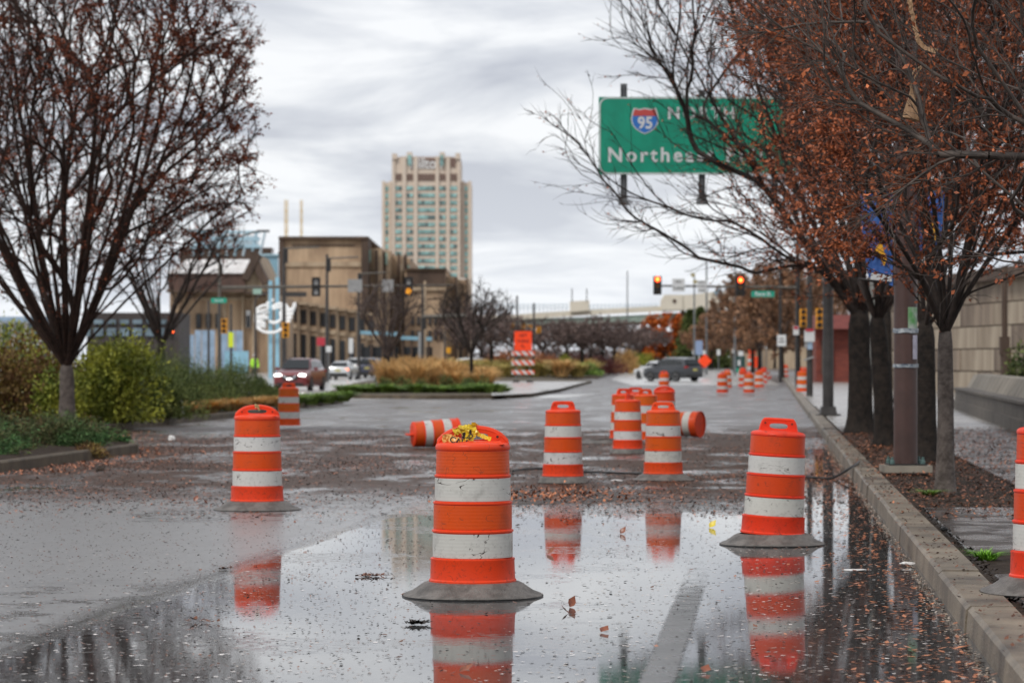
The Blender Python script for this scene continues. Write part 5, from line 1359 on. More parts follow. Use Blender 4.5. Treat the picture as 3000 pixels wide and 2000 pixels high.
# fire hydrant
M_RED = pmat('hydrant_red', (0.40, 0.045, 0.025), 0.45, var=0.25, scale=8)
hy = empty('fire_hydrant', G(2460, 1106, 0.15), 0, 'red fire hydrant on the pale far sidewalk left of the thick dark trunk', 'fire hydrant'); hy.scale = (1.35, 1.35, 1.35)
mb = MB(); mb.lathe([(0.15, 0), (0.15, 0.04), (0.10, 0.06), (0.10, 0.5), (0.13, 0.52), (0.13, 0.56), (0.10, 0.60), (0.07, 0.68), (0.03, 0.72), (0.0, 0.72)], 20, cap=False); mb.build('barrel', M_RED, hy, smooth=True)
for s in (-1, 1): mb = MB(); mb.lathe([(0.05, 0.08), (0.05, 0.18), (0.03, 0.2), (0, 0.2)], 12, (0, 0, 0.42), cap=False, axis='x'); o_ = mb.build('outlet', M_RED, hy); o_.scale = (s, 1, 1)

# --- stained stone retaining wall, right
M_WALLS = pmat('pale_limestone', (0.42, 0.35, 0.265), 0.8, col2=(0.20, 0.15, 0.105), scale=0.5, stretch=(0.9, 0.9, 0.22), bump=0.25, bscale=8)
M_WALLD = pmat('stained_limestone', (0.30, 0.235, 0.175), 0.8, col2=(0.11, 0.08, 0.06), scale=0.5, stretch=(1.0, 1.0, 0.2), bump=0.25, bscale=8)
rw = empty('retaining_wall', (0, 0, 0), 0, 'tall wall of pale stained stone blocks behind the right sidewalk', 'wall')
A0, A1 = Vector((19.0, 158)), Vector((23.2, 100))
dv = (A1-A0); Lw = dv.length; du = dv.normalized(); nv = Vector((du.y, -du.x))
if nv.x > 0: nv = -nv
ang_w = math.atan2(du.y, du.x)
nb_ = 9; ch = 0.99
for r_ in range(5):
    for i in range(nb_+1):
        bl = Lw/nb_; s0 = (i - (0.5 if r_ % 2 else 0))*bl; s1 = s0+bl
        s0, s1 = max(0, s0), min(Lw, s1)
        if s1-s0 < 0.2: continue
        c = A0 + du*(s0+s1)/2 + nv*rs.uniform(-0.03, 0.03); mb = MB()
        mb.box((0, 0, 0), (s1-s0-0.05, 0.6, ch-0.05))
        o_ = mb.build('stone_block', M_WALLS if rs.random() < 0.66 else M_WALLD, rw); o_.location = (c.x, c.y, 0.2+r_*ch+ch/2); o_.rotation_euler = (0, 0, ang_w)
mb = MB(); c = A0+du*Lw/2-nv*0.15; mb.box((c.x, c.y, 2.4), (Lw-0.3, 0.3, 4.4), ang_w); mb.build('backing', M_STONED, rw)
mb = MB(); c = A0+du*Lw/2+nv*0.1; mb.box((c.x, c.y, 0.2+5*ch+0.2), (Lw+0.3, 1.2, 0.5), ang_w); mb.build('coping', M_STONED, rw)
# low concrete wall with sloped seat back, along the inner side of the sidewalk
M_CWALL = pmat('weathered_concrete', (0.30, 0.265, 0.215), 0.75, col2=(0.15, 0.13, 0.105), scale=1.2, stretch=(1, 1, 0.3), bump=0.3, bscale=20)
M_CWALLD = pmat('dark_weathered_concrete', (0.15, 0.13, 0.11), 0.75, col2=(0.08, 0.07, 0.06), scale=1.5, stretch=(2, 2, 0.3), bump=0.3, bscale=20)
lw_ = empty('low_concrete_wall', (0, 0, 0), 0, 'low concrete seat wall with sloping upper tier along the right sidewalk', 'low wall')
def lwx(Y): return 13.5 + (Y-91.3)*(3.4/32.3)
for i in range(9):
    ya = 44+i*5.3; yb = ya+5.28
    def sec(Y): x = lwx(Y); g_ = gz(Y); return [(x, Y, g_+0.1), (x, Y, g_+0.42), (x+0.06, Y, g_+0.44), (x+0.06, Y, g_+0.70), (x, Y, g_+0.74), (x, Y, g_+0.80), (x+0.62, Y, g_+0.80), (x+0.62, Y, g_+0.1)]
    mb = MB(); a, b = sec(ya), sec(yb); n = len(a)
    mb.add(a+b, [(j, (j+1) % n, n+(j+1) % n, n+j) for j in range(n)] + [tuple(range(n)), tuple(range(2*n-1, n-1, -1))]); mb.build('wall_section', M_CWALLD, lw_)
    def sec2(Y): x = lwx(Y)+0.42; g_ = gz(Y); return [(x, Y, g_+0.80), (x+0.22, Y, g_+1.20), (x+0.6, Y, g_+1.22), (x+0.6, Y, g_+0.80)]
    mb = MB(); a, b = sec2(ya), sec2(yb-0.03); n = len(a)
    mb.add(a+b, [(j, (j+1) % n, n+(j+1) % n, n+j) for j in range(n)] + [tuple(range(n)), tuple(range(2*n-1, n-1, -1))]); mb.build('upper_tier', M_CWALL, lw_)
bush('bare_shrub', 'bare twiggy shrub behind the low wall in front of the stone wall', 'shrub', (15.2, 84, 0.9), (1.8, 1.0, 3.0), 300, 0.05, M_LEAFB, 801, n_stem=110)
bush('evergreen_shrub', 'small dark evergreen shrub behind the low wall at the right edge', 'shrub', (15.9, 93, 0.9), (0.9, 0.8, 1.3), 2500, 0.12, M_GREEND, 802)
# drainpipe / post before the wall
mb = MB(); mb.tube([(0, 0, 0.1), (0, 0, 5.0)], 0.11, 10); mb.box((0, 0, 2.0), (0.36, 0.3, 0.7)); mb.tube([(0.05, 0, 0.1), (0.05, 0, 1.9)], 0.2, 10)
tag(mb.build('utility_post', M_STONED, loc=(PX(2943, 112), 112, 0.2)), 'dark utility post with a box standing before the stone wall at the right', 'post')
# side kerb and pale strip at the far end of the near sidewalk are part of the paving
# ================================================================ SIGNS, SIGNALS, POLES
M_SGREEN = pmat('sign_green', (0.004, 0.26, 0.16), 0.35, var=0.12, scale=1.5)
M_SGRN2 = pmat('street_sign_green', (0.01, 0.30, 0.20), 0.4)
M_SWHITE = pmat('sign_face_white', (0.62, 0.63, 0.63), 0.4, var=0.06, scale=4)
M_SGREY = pmat('sign_back_grey', (0.28, 0.28, 0.28), 0.45, var=0.15, scale=3)
M_GALV = pmat('galvanised_steel', (0.16, 0.165, 0.17), 0.45, var=0.2, scale=4, metal=0.3)
M_POLE = pmat('dark_bronze_pole', (0.040, 0.036, 0.034), 0.45, var=0.3, scale=3)
M_POLEBR = pmat('brown_painted_pole', (0.078, 0.040, 0.033), 0.42, col2=(0.055, 0.029, 0.024), scale=3)
M_ARM = pmat('mast_arm_metal', (0.10, 0.088, 0.072), 0.5, var=0.2, scale=2)
M_SIGY = pmat('signal_yellow', (0.72, 0.33, 0.01), 0.45, var=0.12, scale=6)
M_SIGB = pmat('signal_black', (0.015, 0.013, 0.012), 0.5)
M_REDL = pmat('red_signal_light', (0.9, 0.1, 0.02), 0.3, emit=((1.0, 0.06, 0.01), 3.2))
M_REDC = pmat('red_signal_core', (1.0, 0.5, 0.1), 0.3, emit=((1.0, 0.30, 0.05), 3.5))
M_AMBL = pmat('amber_hand_light', (0.9, 0.4, 0.02), 0.3, emit=((1.0, 0.36, 0.02), 0.55))
M_LENS = pmat('dark_lens', (0.05, 0.035, 0.02), 0.15)
M_AMBD = pmat('unlit_amber_lens', (0.22, 0.085, 0.012), 0.2)
M_SRED = pmat('sign_red', (0.45, 0.03, 0.05), 0.45)
M_SORG = pmat('fluorescent_orange_sign', (0.98, 0.065, 0.006), 0.45)
M_SBLUE = pmat('sign_blue', (0.03, 0.13, 0.45), 0.45)
M_SKYB = pmat('pale_blue_sign', (0.25, 0.33, 0.50), 0.5)
def plate(name, w, h, t, r_, mat, parent, loc, n=6, rot=None):
    pts = []
    for cx, cz, a0 in ((w/2-r_, h/2-r_, 0), (-w/2+r_, h/2-r_, 90), (-w/2+r_, -h/2+r_, 180), (w/2-r_, -h/2+r_, 270)):
        for i in range(n+1): a = R(a0+90*i/n); pts.append((cx+r_*math.cos(a), cz+r_*math.sin(a)))
    k = len(pts); mb = MB(); vs = [(x, -t/2, z) for x, z in pts] + [(x, t/2, z) for x, z in pts]
    mb.add(vs, [tuple(range(k)), tuple(range(2*k-1, k-1, -1))] + [(i, (i+1) % k, k+(i+1) % k, k+i) for i in range(k)])
    o = mb.build(name, mat, parent); o.location = loc
    if rot: o.rotation_euler = rot
    return o
def ring_plate(name, w, h, bw, t, r_, mat, parent, loc, n=8):
    def outl(w, h, r_):
        pts = []
        for cx, cz, a0 in ((w/2-r_, h/2-r_, 0), (-w/2+r_, h/2-r_, 90), (-w/2+r_, -h/2+r_, 180), (w/2-r_, -h/2+r_, 270)):
            for i in range(n+1): a = R(a0+90*i/n); pts.append((cx+r_*math.cos(a), cz+r_*math.sin(a)))
        return pts
    A, B_ = outl(w, h, r_), outl(w-2*bw, h-2*bw, max(0.01, r_-bw)); k = len(A); mb = MB()
    mb.add([(x, 0, z) for x, z in A] + [(x, 0, z) for x, z in B_], [(i, (i+1) % k, k+(i+1) % k, k+i) for i in range(k)])
    o = mb.build(name, mat, parent); o.location = loc; return o
# --- the big green sign
SY = 80.0; s_ = F/SY
gs = empty('highway_sign', (PX(2042, SY), SY, PZ(398, SY)), 0, 'big green overhead highway sign with a 95 shield, half hidden by branches', 'highway sign')
W_, H_ = (2330-1754)/s_, (512-285)/s_
plate('sign_panel', W_, H_, 0.05, 0.004, M_SGREEN, gs, (0, 0, 0))
ring_plate('border', W_-0.02, H_-0.02, 0.035, 0.0, 0.24, M_SWHITE, gs, (0, -0.0285, 0))
def spx(px): return (px-2042)/s_
def spz(py): return -(py-398)/s_
for i in range(5):
    mb = MB(); mb.box((0, 0.035, -H_/2+0.2+i*H_/5.2), (W_, 0.02, 0.03)); mb.build('stiffener', M_GALV, gs)
# shield
def shield(mb_, w, h, z0, part):
    top = [(-1, .62), (-.86, 1.0), (-.45, .90), (0, 1.0), (.45, .90), (.86, 1.0), (1, .62)]
    low = [(1.06, .3), (1.08, 0.05), (.98, -.30), (.72, -.62), (.36, -.86), (0, -1.0), (-.36, -.86), (-.72, -.62), (-.98, -.30), (-1.08, .05), (-1.06, .3)]
    pts = top + low if part != 'crown' else top + [(1.02, .42), (-1.02, .42)]
    return [(x*w/2, z*h/2) for x, z in pts]
def poly_plate(name, pts, y, t, mat, parent, loc):
    k = len(pts); mb = MB(); mb.add([(x, y, z) for x, z in pts] + [(x, y+t, z) for x, z in pts], [tuple(range(k)), tuple(range(2*k-1, k-1, -1))] + [(i, (i+1) % k, k+(i+1) % k, k+i) for i in range(k)])
    o = mb.build(name, mat, parent); o.location = loc; return o
sw = 78/s_
M_SHB = pmat('shield_blue', (0.025, 0.16, 0.50), 0.4); M_SHR = pmat('shield_red', (0.50, 0.07, 0.06), 0.4)
sh = poly_plate('shield', shield(None, sw*0.96, sw*0.98, 0, 'all'), -0.034, 0.006, M_SWHITE, gs, (spx(1889), 0, spz(355)))
sb = poly_plate('shield_field', shield(None, sw*0.88, sw*0.90, 0, 'all'), -0.040, 0.005, M_SHB, sh, (0, 0, 0))
poly_plate('shield_crown', [(x, z) for x, z in shield(None, sw*0.88, sw*0.90, 0, 'crown')], -0.046, 0.004, M_SHR, sh, (0, 0, 0))
text_obj('route_number', '95', 0.44, M_SWHITE, sh, (0.01, -0.046, -0.065), offset=0.012, sx=0.93)
for tx, sz, px_, py_, sp_ in (('NORTH', 0.44, 1957, 334, 1.3), ('Northeast Phila', 0.54, 1782, 456, 1.28)):
    lo_ = text_obj('lettering', tx, sz, M_SWHITE, gs, (0, -0.030, spz(py_)), offset=0.013, spacing=sp_)
    lo_.location.x = spx(px_) - min(v_.co.x for v_ in lo_.data.vertices)
for px, yt, yb in ((1828, 244, 590), (2057, 262, 588), (2270, 262, 588)):
    mb = MB(); w = 17/s_
    mb.box((spx(px), 0.14, (spz(yt)+spz(yb))/2), (w*0.2, 0.16, spz(yt)-spz(yb))); mb.box((spx(px)-w/2, 0.14, (spz(yt)+spz(yb))/2), (0.02, 0.18, spz(yt)-spz(yb))); mb.box((spx(px)+w/2, 0.14, (spz(yt)+spz(yb))/2), (0.02, 0.18, spz(yt)-spz(yb)))
    mb.box((spx(px), 0.14, (spz(yt)+spz(yb))/2+0.001), (w*0.95, 0.02, spz(yt)-spz(yb)-0.01))
    mb.box((spx(px), 0.1, spz(yb+4)), (w*1.9, 0.3, 0.12)); mb.box((spx(px), 0.1, spz(yb-4)), (w*1.35, 0.2, 0.07)); mb.build('hanger', M_GALV, gs)
mb = MB(); mb.tube([(spx(1800), 0.42, 0.25), (8.55-PX(2042, SY), 0.42, 0.1)], [0.12, 0.2], 14); mb.build('cantilever_arm', M_GALV, gs)
gp_ = empty('sign_column', (PX(2426, SY), SY, 0.15), 0, 'dark grey round column with wide base that carries the green highway sign', 'pole')
mb = MB(); mb.tube([(0, 0, 0.0), (0, 0, 9.2)], [0.15, 0.12], 24); mb.build('shaft', M_POLE, gp_, smooth=True)
mb = MB(); mb.box((0, 0, 0.03), (0.62, 0.62, 0.06)); mb.box((0, 0, 0.16), (0.44, 0.44, 0.2), taper=(0.85, 0.85)); mb.build('base_plate', M_POLE, gp_)
# --- signal heads
def signal(name, label, Y, px, py, w_px, h_px, kind, facing=True, group=None, h_scale=1.0):
    s_ = F/Y; w, h = w_px/s_, h_px/s_
    o = empty(name, P(px, py, Y), 0, label, 'traffic signal', group)
    plate('housing', w, h, 0.22, 0.03, M_SIGB if kind[0] != 'y' else M_SIGY, o, (0, 0, 0))
    n = len(kind) - (1 if kind[0] == 'y' else 0); ks = kind[1:] if kind[0] == 'y' else kind
    r_ = min(w*0.42, h/n*0.42)
    for i, c in enumerate(ks):
        z = h/2 - h/n*(i+0.5)
        if c == 'R':
            mb = MB(); mb.lathe([(r_*1.08, -0.135), (0, -0.14)], 24, (0, 0, z), cap=False, axis='y'); l_ = mb.build('lens', M_REDL, o)
            mb = MB(); mb.lathe([(r_*0.62, -0.15), (0, -0.155)], 20, (0, 0, z), cap=False, axis='y'); mb.build('lamp_core', M_REDC, l_)
        elif c in 'adh':
            mb = MB(); mb.lathe([(r_*0.9, -0.135), (0, -0.14)], 20, (0, 0, z), cap=False, axis='y'); mb.build('lens', {'a': M_AMBD, 'd': M_LENS, 'h': M_AMBL}[c], o)
        elif c == 'g':
            plate('lens', w*0.5, h/n*0.6, 0.03, 0.04, M_SGREY, o, (0, -0.13, z))
        # visor: hollow half sleeve over the lens
        mb = MB(); k = 12; a = []
        for yy in (-0.11, -0.30):
            for rr in (r_*1.12, r_*1.04):
                a += [(rr*math.cos(PI*j/k*1.25-PI*0.125), yy, z+rr*math.sin(PI*j/k*1.25-PI*0.125)) for j in range(k+1)]
        m_ = k+1; fs = []
        for j in range(k): fs += [(j, j+1, 2*m_+j+1, 2*m_+j), (m_+j, 3*m_+j, 3*m_+j+1, m_+j+1), (2*m_+j, 2*m_+j+1, 3*m_+j+1, 3*m_+j)]
        mb.add(a, fs); mb.build('visor', M_SIGB if kind[0] != 'y' else M_SIGY, o)
    return o
SGY = 168.0
# right mast arm with its pole
ma = empty('signal_mast', (PX(2335, SGY), SGY, gz(SGY)+0.15), 0, 'dark pole with a long horizontal mast arm holding the two red signals', 'signal mast')
mx = PX(2335, SGY); mz = gz(SGY)+0.15
mb = MB(); mb.tube([(0, 0, 0), (0, 0, PZ(700, SGY)-mz)], [0.12, 0.075], 14); mb.build('pole', M_POLE, ma, smooth=True)
mb = MB(); mb.tube([(0, 0, PZ(842, SGY)-mz), (PX(1935, SGY)-mx, 0, PZ(837, SGY)-mz)], [0.085, 0.055], 10); mb.build('mast_arm', M_ARM, ma, smooth=True)
signal('traffic_signal', 'red traffic signal at the left end of the right mast arm', SGY-0.35, 1926, 836, 24, 54, 'Rad', group='overhead traffic signals')
signal('traffic_signal', 'red traffic signal right of centre on the mast arm, beside the green street sign', SGY-0.35, 2169, 839, 27, 56, 'Rad', group='overhead traffic signals')
def small_sign(name, label, Y, px, py, wpx, hpx, mat, lines=(), inkm=None, cat='sign', post=None, post_mat=None, size=None, t=0.02, r_=0.03, lines_z=None, group=None):
    s_ = F/Y; o = empty(name, P(px, py, Y), 0, label, cat, group)
    w, h = wpx/s_, hpx/s_; plate('sign_panel', w, h, t, min(r_, w*0.2, h*0.2), mat, o, (0, 0, 0))
    if lines:
        sz = size or h/len(lines)*0.62
        for i, tx in enumerate(lines):
            z = (h/2 - h/len(lines)*(i+0.5))
            text_obj('lettering', tx, sz, inkm or M_INK, o, (0, -t/2-0.004, z), offset=sz*0.02)
    if post:
        mb = MB(); mb.tube([(0, t/2+0.04, h/2 if post > 0 else 0), (0, t/2+0.04, -(P(px, py, Y)[2]-gz(Y)-0.1))], 0.035 if Y < 150 else 0.05, 8); mb.build('post', post_mat or M_GALV, o)
    return o
small_sign('mast_arm_sign', 'white sign reading no turns on the right mast arm, next to the left red signal', SGY-0.3, 1988, 835, 37, 38, M_SWHITE, ('NO', 'TURNS'), size=0.20)
small_sign('mast_arm_sign', 'white one-way lane sign on the right mast arm, between the two red signals', SGY-0.3, 2057, 839, 28, 36, M_SWHITE, ('ONLY', 'TURN', 'LANE'), size=0.15)
ss = small_sign('street_name_sign', 'green Race St name sign hanging under the right mast arm', SGY-0.3, 2235, 861, 68, 18, M_SGRN2, ('Race St',), M_SWHITE, size=0.30)
for dx in (-0.4, 0.4): mb = MB(); mb.box((dx, 0.05, 0.28), (0.03, 0.03, 0.3)); mb.build('bracket', M_ARM, ss)
# left mast arm on a curved street lamp
lm = empty('lamp_with_mast_arm', (PX(643, SGY), SGY, 0.1), 0, 'street lamp with curved arm at the left carrying a long mast arm with dark signals', 'street lamp')
lx = PX(643, SGY)
mb = MB(); mb.tube([(0, 0, 0), (0, 0, PZ(740, SGY)-0.1)], [0.13, 0.07], 12)
cpts = [(0, 0, PZ(740, SGY)-0.1)] + [((PX(643+118*math.sin(t*PI/2)*1.0, SGY)-lx)*(1-math.cos(t*PI/2))**0.35 if t else 0, 0, PZ(740-62*math.sin(t*PI/2), SGY)-0.1) for t in np.linspace(0.08, 1, 12)]
mb.tube(cpts, 0.05, 8); mb.build('pole', M_ARM, lm, smooth=True)
mb = MB(); mb.box((cpts[-1][0]+0.2, 0, cpts[-1][2]+0.02), (0.7, 0.3, 0.14)); mb.build('lamp_head', M_GALV, lm)
mb = MB(); mb.tube([(0.1, 0, PZ(842, SGY)-0.1), (PX(1330, SGY)-lx, 0, PZ(835, SGY)-0.1)], [0.10, 0.045], 10); mb.build('mast_arm', M_ARM, lm, smooth=True)
signal('pedestrian_signal', 'dark overhead signal with grey lenses on the left mast arm', SGY-0.35, 926, 840, 25, 56, 'gg', group='dark signals on the left mast arm')
signal('pedestrian_signal', 'dark overhead signal showing an amber hand on the left mast arm', SGY-0.35, 1197, 839, 25, 56, 'gh', group='dark signals on the left mast arm')
small_sign('mast_arm_sign', 'grey sign back left of the pair on the left mast arm', SGY-0.3, 1040, 837, 42, 38, M_SGREY)
small_sign('mast_arm_sign', 'grey sign back right of the pair on the left mast arm', SGY-0.3, 1136, 837, 34, 36, M_SGREY)
small_sign('street_name_sign', 'dark street name sign hanging under the left mast arm', SGY-0.3, 862, 862, 72, 14, M_POLE)
small_sign('street_name_sign', 'green oval street name sign on a pole at the left', SGY-2, 641, 880, 46, 15, M_SGRN2, ('Race St',), M_SWHITE, size=0.16, post=1, post_mat=M_POLE, r_=0.13)
# catenary poles with single arms
for px, yt, arm_px, ya, Y, lb in ((832, 725, 935, 728, 200, 'tall dark pole with short top arm at the left corner of the brown block'), (958, 745, 1050, 757, 215, 'dark pole with a side arm before the blank brown wall'), (1051, 800, 1130, 802, 240, 'shorter dark pole with a side arm, third from the left'), (1238, 838, 1366, 928, 230, 'dark pole with a box girder arm in front of the smaller brown block')):
    o = empty('catenary_pole', (PX(px, Y), Y, gz(Y)), 0, lb, 'pole', 'catenary poles'); zt = PZ(yt, Y)-gz(Y)
    mb = MB(); mb.tube([(0, 0, 0), (0, 0, zt)], [0.16, 0.09], 10); mb.build('pole', M_POLE, o, smooth=True)
    mb = MB(); za = PZ(ya, Y)-gz(Y); mb.tube([(0, 0, za), (PX(arm_px, Y)-PX(px, Y), 0, za+0.1)], 0.06 if px < 1200 else 0.16, 6); mb.build('arm', M_ARM, o)
    mb = MB(); mb.box((0.12, 0, za-0.5), (0.3, 0.3, 0.9)); mb.build('box', M_SIGB, o)
mb = MB(); Yp = 232; o = empty('concrete_pole', (PX(1245, Yp), Yp, gz(Yp)), 0, 'pale tan pole beside the dark pole in front of the smaller brown block', 'pole')
mb.tube([(0, 0, 0), (0, 0, PZ(832, Yp))], 0.10, 10); mb.build('shaft', M_STONEL, o)
# lamp posts with short curved tops, left
for px, yt, Y, lb in ((748, 884, 190, 'black lamp post with hooked arm beside the white neon sculpture'), (677, 890, 180, 'thin black post with a yellow-green notice at the left'), (611, 880, 175, 'thin black post left of the green oval sign'), (1303, 970, 215, 'short black post with amber light right of the straw grass')):
    o = empty('lamp_post', (PX(px, Y), Y, gz(Y)), 0, lb, 'lamp post'); z = PZ(yt, Y)-gz(Y)
    mb = MB(); mb.tube([(0, 0, 0), (0, 0, z)], [0.09, 0.06], 8); 
    if px == 748: mb.tube([(0, 0, z), (0.1, 0, z+0.3), (0.35, 0, z+0.45), (0.75, 0, z+0.5)], 0.05, 6)
    mb.build('pole', M_POLE, o)
    if px == 677: plate('notice', 0.30, 0.9, 0.04, 0.02, pmat('hivis_yellow', (0.62, 0.72, 0.03), 0.5, emit=None), o, (0, -0.12, PZ(995, Y)-gz(Y)))
    if px == 1303: plate('amber_lamp', 0.32, 0.42, 0.3, 0.05, M_SIGY, o, (0.28, -0.1, PZ(1026, Y)-gz(Y)))
# yellow side-seen signals
YS = 'yellow roadside signals'
def ysig(px, y0, y1, Y, lb, wpx=18, post=None):
    o = signal('traffic_signal', lb, Y, px, (y0+y1)/2, wpx, y1-y0, 'yddd', group=YS)
    if post:
        mb = MB(); mb.tube([(post, 0.2, 0.5), (post, 0.2, -(P(px, (y0+y1)/2, Y)[2]-gz(Y)))], 0.06, 8); mb.build('post', M_POLE, o)
    return o
ysig(657, 933, 977, 184, 'yellow signal head left of the twin blue posts', 17)
ysig(837, 944, 989, 190, 'yellow three-part signal head just below the white neon sculpture', 20, -0.2)
for px, y0, y1, lb in ((1500, 945, 966, 'yellow signal left of the orange barricade sign top'), (1533, 948, 970, 'left of two yellow signals right above the orange barricade sign'), (1552, 952, 972, 'right of two yellow signals right above the orange barricade sign'), (1578, 957, 976, 'yellow signal with dark hood right of the orange barricade sign')):
    o = ysig(px, y0, y1, 262, lb, 13)
for px, yt in ((1515, 866), (1564, 888)):
    Y = 263; o = empty('lamp_post', (PX(px, Y), Y, gz(Y)), 0, 'tall thin black pole behind the orange barricade sign, %s' % ('left of the pair' if px < 1540 else 'right of the pair'), 'pole')
    mb = MB(); mb.tube([(0, 0, 0), (0, 0, PZ(yt, Y)-gz(Y))], 0.085, 8); mb.build('shaft', M_POLE, o)
    mb = MB(); mb.box((0, 0, PZ(960, Y)-gz(Y)), (1.3, 0.08, 0.08)); mb.build('arm', M_POLE, o)
# far lamp posts with arms near the bridge
for px, yt, Y, arms, lb in ((1838, 793, 440, 0, 'thin bare pole over the bridge left of the red signals'), (2034, 800, 330, 1, 'thin pole with tan floodlights between the mast arm signs'), (2070, 765, 300, 2, 'double-armed street lamp over the bridge'), (2153, 722, 290, 0, 'tall thin pole behind the right red signal'), (1676, 845, 445, 3, 'small lamp standard left on the bridge pylon'), (1719, 845, 445, 3, 'small lamp standard right on the bridge pylon')):
    z0 = gz(Y) if arms != 3 else PZ(885, Y); o = empty('street_lamp', (PX(px, Y), Y, z0), 0, lb, 'street lamp'); zt = PZ(yt, Y)-z0
    mb = MB(); mb.tube([(0, 0, 0), (0, 0, zt)], [0.12, 0.08] if arms != 3 else 0.07, 8); mb.build('pole', M_GALV if arms != 3 else M_SIGB, o)
    if arms == 2:
        for d in (-1, 1):
            mb = MB(); mb.tube([(0, 0, zt-0.1), (d*0.9, 0, zt+0.7*d), (d*1.6, 0, zt+(1.35 if d > 0 else -0.95))], 0.05, 6); mb.build('arm', M_GALV, o)
            mb = MB(); mb.box((d*1.85, 0, zt+(1.35 if d > 0 else -1.0)), (0.7, 0.2, 0.1)); mb.build('lamp_head', M_SGREY, o)
    if arms == 1:
        for dz, dx in ((0.0, 0), (-0.75, 0.25)):
            mb = MB(); mb.box((dx-0.15, 0, zt+dz-0.2), (0.45, 0.3, 0.4)); mb.build('floodlight', pmat('tan_lamp', (0.36, 0.31, 0.16), 0.5), o)
# --- right-hand poles
def pole_r(label, px, Y, yt, w0, w1, mat, name='lamp_pole', base=True):
    o = empty(name, (PX(px, Y), Y, gz(Y)+0.15), 0, label, 'pole'); zt = PZ(yt, Y)-gz(Y)-0.15
    mb = MB(); mb.tube([(0, 0, 0), (0, 0, zt)], [w0, w1], 16); mb.build('shaft', mat, o, smooth=True)
    if base: mb = MB(); mb.lathe([(w0*1.8, 0), (w0*1.8, 0.12), (w0*1.1, 0.3)], 16, cap=False); mb.build('base', mat, o)
    return o
p1 = pole_r('dark pole with red and white parking notices behind the sidewalk drum', 2372, 122, 700, 0.135, 0.10, M_POLE, base=False)
s1 = F/122
def on_pole(par, px, py, Y, wpx, hpx, mat, name='notice', off=-0.2):
    s_ = F/Y; return plate(name, wpx/s_, hpx/s_, 0.02, 0.02, mat, par, (PX(px, Y)-par.location.x, off, PZ(py, Y)-par.location.z))
on_pole(p1, 2370, 984, 122, 30, 34, M_SWHITE); on_pole(p1, 2370, 967, 122, 24, 8, M_SRED, 'red_panel', -0.22)
on_pole(p1, 2372, 1012, 122, 14, 22, M_HBLUE, 'sticker', -0.16); on_pole(p1, 2362, 1004, 122, 12, 30, M_SGREY, 'notice', -0.15)
mb = MB(); mb.box((PX(2368, 122)-p1.location.x, -0.16, PZ(1050, 122)-p1.location.z), (0.42, 0.06, 0.07), rot=Euler((0, -0.35, 0))); mb.build('tape_band', M_SGREY, p1)
p2 = pole_r('slim black pole with a small no-parking notice', 2338, 150, 690, 0.11, 0.08, M_SIGB, base=False)
on_pole(p2, 2331, 968, 150, 17, 26, M_SWHITE); on_pole(p2, 2331, 960, 150, 13, 8, M_SRED, 'red_panel', -0.22)
p3 = pole_r('thin black pole at the corner with a white sign half way up', 2286, 190, 770, 0.11, 0.07, M_SIGB, base=False)
on_pole(p3, 2289, 997, 190, 26, 33, M_SWHITE); on_pole(p3, 2289, 1001, 190, 16, 3, M_INK, 'print', -0.22); on_pole(p3, 2289, 992, 190, 12, 3, M_INK, 'print', -0.22)
for px, y0, y1, lb in ((2353, 905, 957, 'yellow signal head left of the dark pole with notices'), (2400, 903, 962, 'yellow signal head right of the dark pole with notices')):
    ysig(px, y0, y1, 142, lb, 20)
# small far signs in the dark end of the street
for i, (px, py, w, h, m, lb) in enumerate([(2105, 1032, 10, 17, M_SWHITE, 'small white far sign left of the green container'), (2151, 1025, 10, 18, M_SWHITE, 'small red and white far sign above the green container'), (2170, 1035, 15, 14, M_SWHITE, 'round white far sign on the dark container'),
        (2032, 1031, 8, 12, M_SWHITE, 'tiny pink-white sign left of the pale blue sign'), (2063, 1032, 8, 12, M_SWHITE, 'tiny pink-white sign right of the pale blue sign'), (2233, 1016, 9, 15, M_SWHITE, 'small white far sign above the striped barricade'), (2245, 1014, 7, 12, M_SWHITE, 'small pinkish far sign right of the white one')]):
    small_sign('far_sign', lb, 330, px, py, w, h, m, post=1)
small_sign('blue_sign', 'pale blue rounded sign on a white post behind the grey car', 300, 2048, 1018, 21, 42, M_SKYB, post=1, post_mat=M_SWHITE, r_=0.35)
wd = empty('diamond_sign', P(2065, 1057, 245), 0, 'orange diamond work sign behind the rear of the grey car', 'road work sign')
plate('sign_panel', 0.82, 0.82, 0.03, 0.06, M_SORG, wd, (0, 0, 0), rot=(0, R(45), 0)); mb = MB(); mb.tube([(0, 0.05, 0.5), (0, 0.05, -1.4)], 0.03, 6); mb.build('post', M_GALV, wd)
# orange signs on the small barricade in the kerb group
ob = empty('orange_sign_stand', G(2200, 1086), 0, 'orange sign panels above a small striped barricade behind the far kerb drums', 'barricade')
Yo = ob.location.y; so_ = F/Yo
def ol(px, py): return ((px-2200)/so_, -(py-1086)/so_)
for (px, py, w, h, m) in ((2203, 1031, 23, 14, M_SORG), (2210, 1060, 18, 32, M_SORG), (2197, 1055, 12, 8, M_SWHITE), (2197, 1066, 12, 8, M_SORG), (2200, 1078, 22, 8, M_SWHITE), (2196, 1046, 10, 6, M_SORG)):
    x, z = ol(px, py); plate('panel', w/so_, h/so_, 0.03, 0.03, m, ob, (x, -0.1 if m is M_SORG else -0.04, z))
mb = MB(); mb.tube([(0, 0, 0), (0, 0, 55/so_)], 0.04, 6); mb.build('post', M_GALV, ob)
gc = empty('container', (PX(2165, 345), 345, gz(345)), 0, 'dark green street bin or cabinet at the far end of the road', 'cabinet')
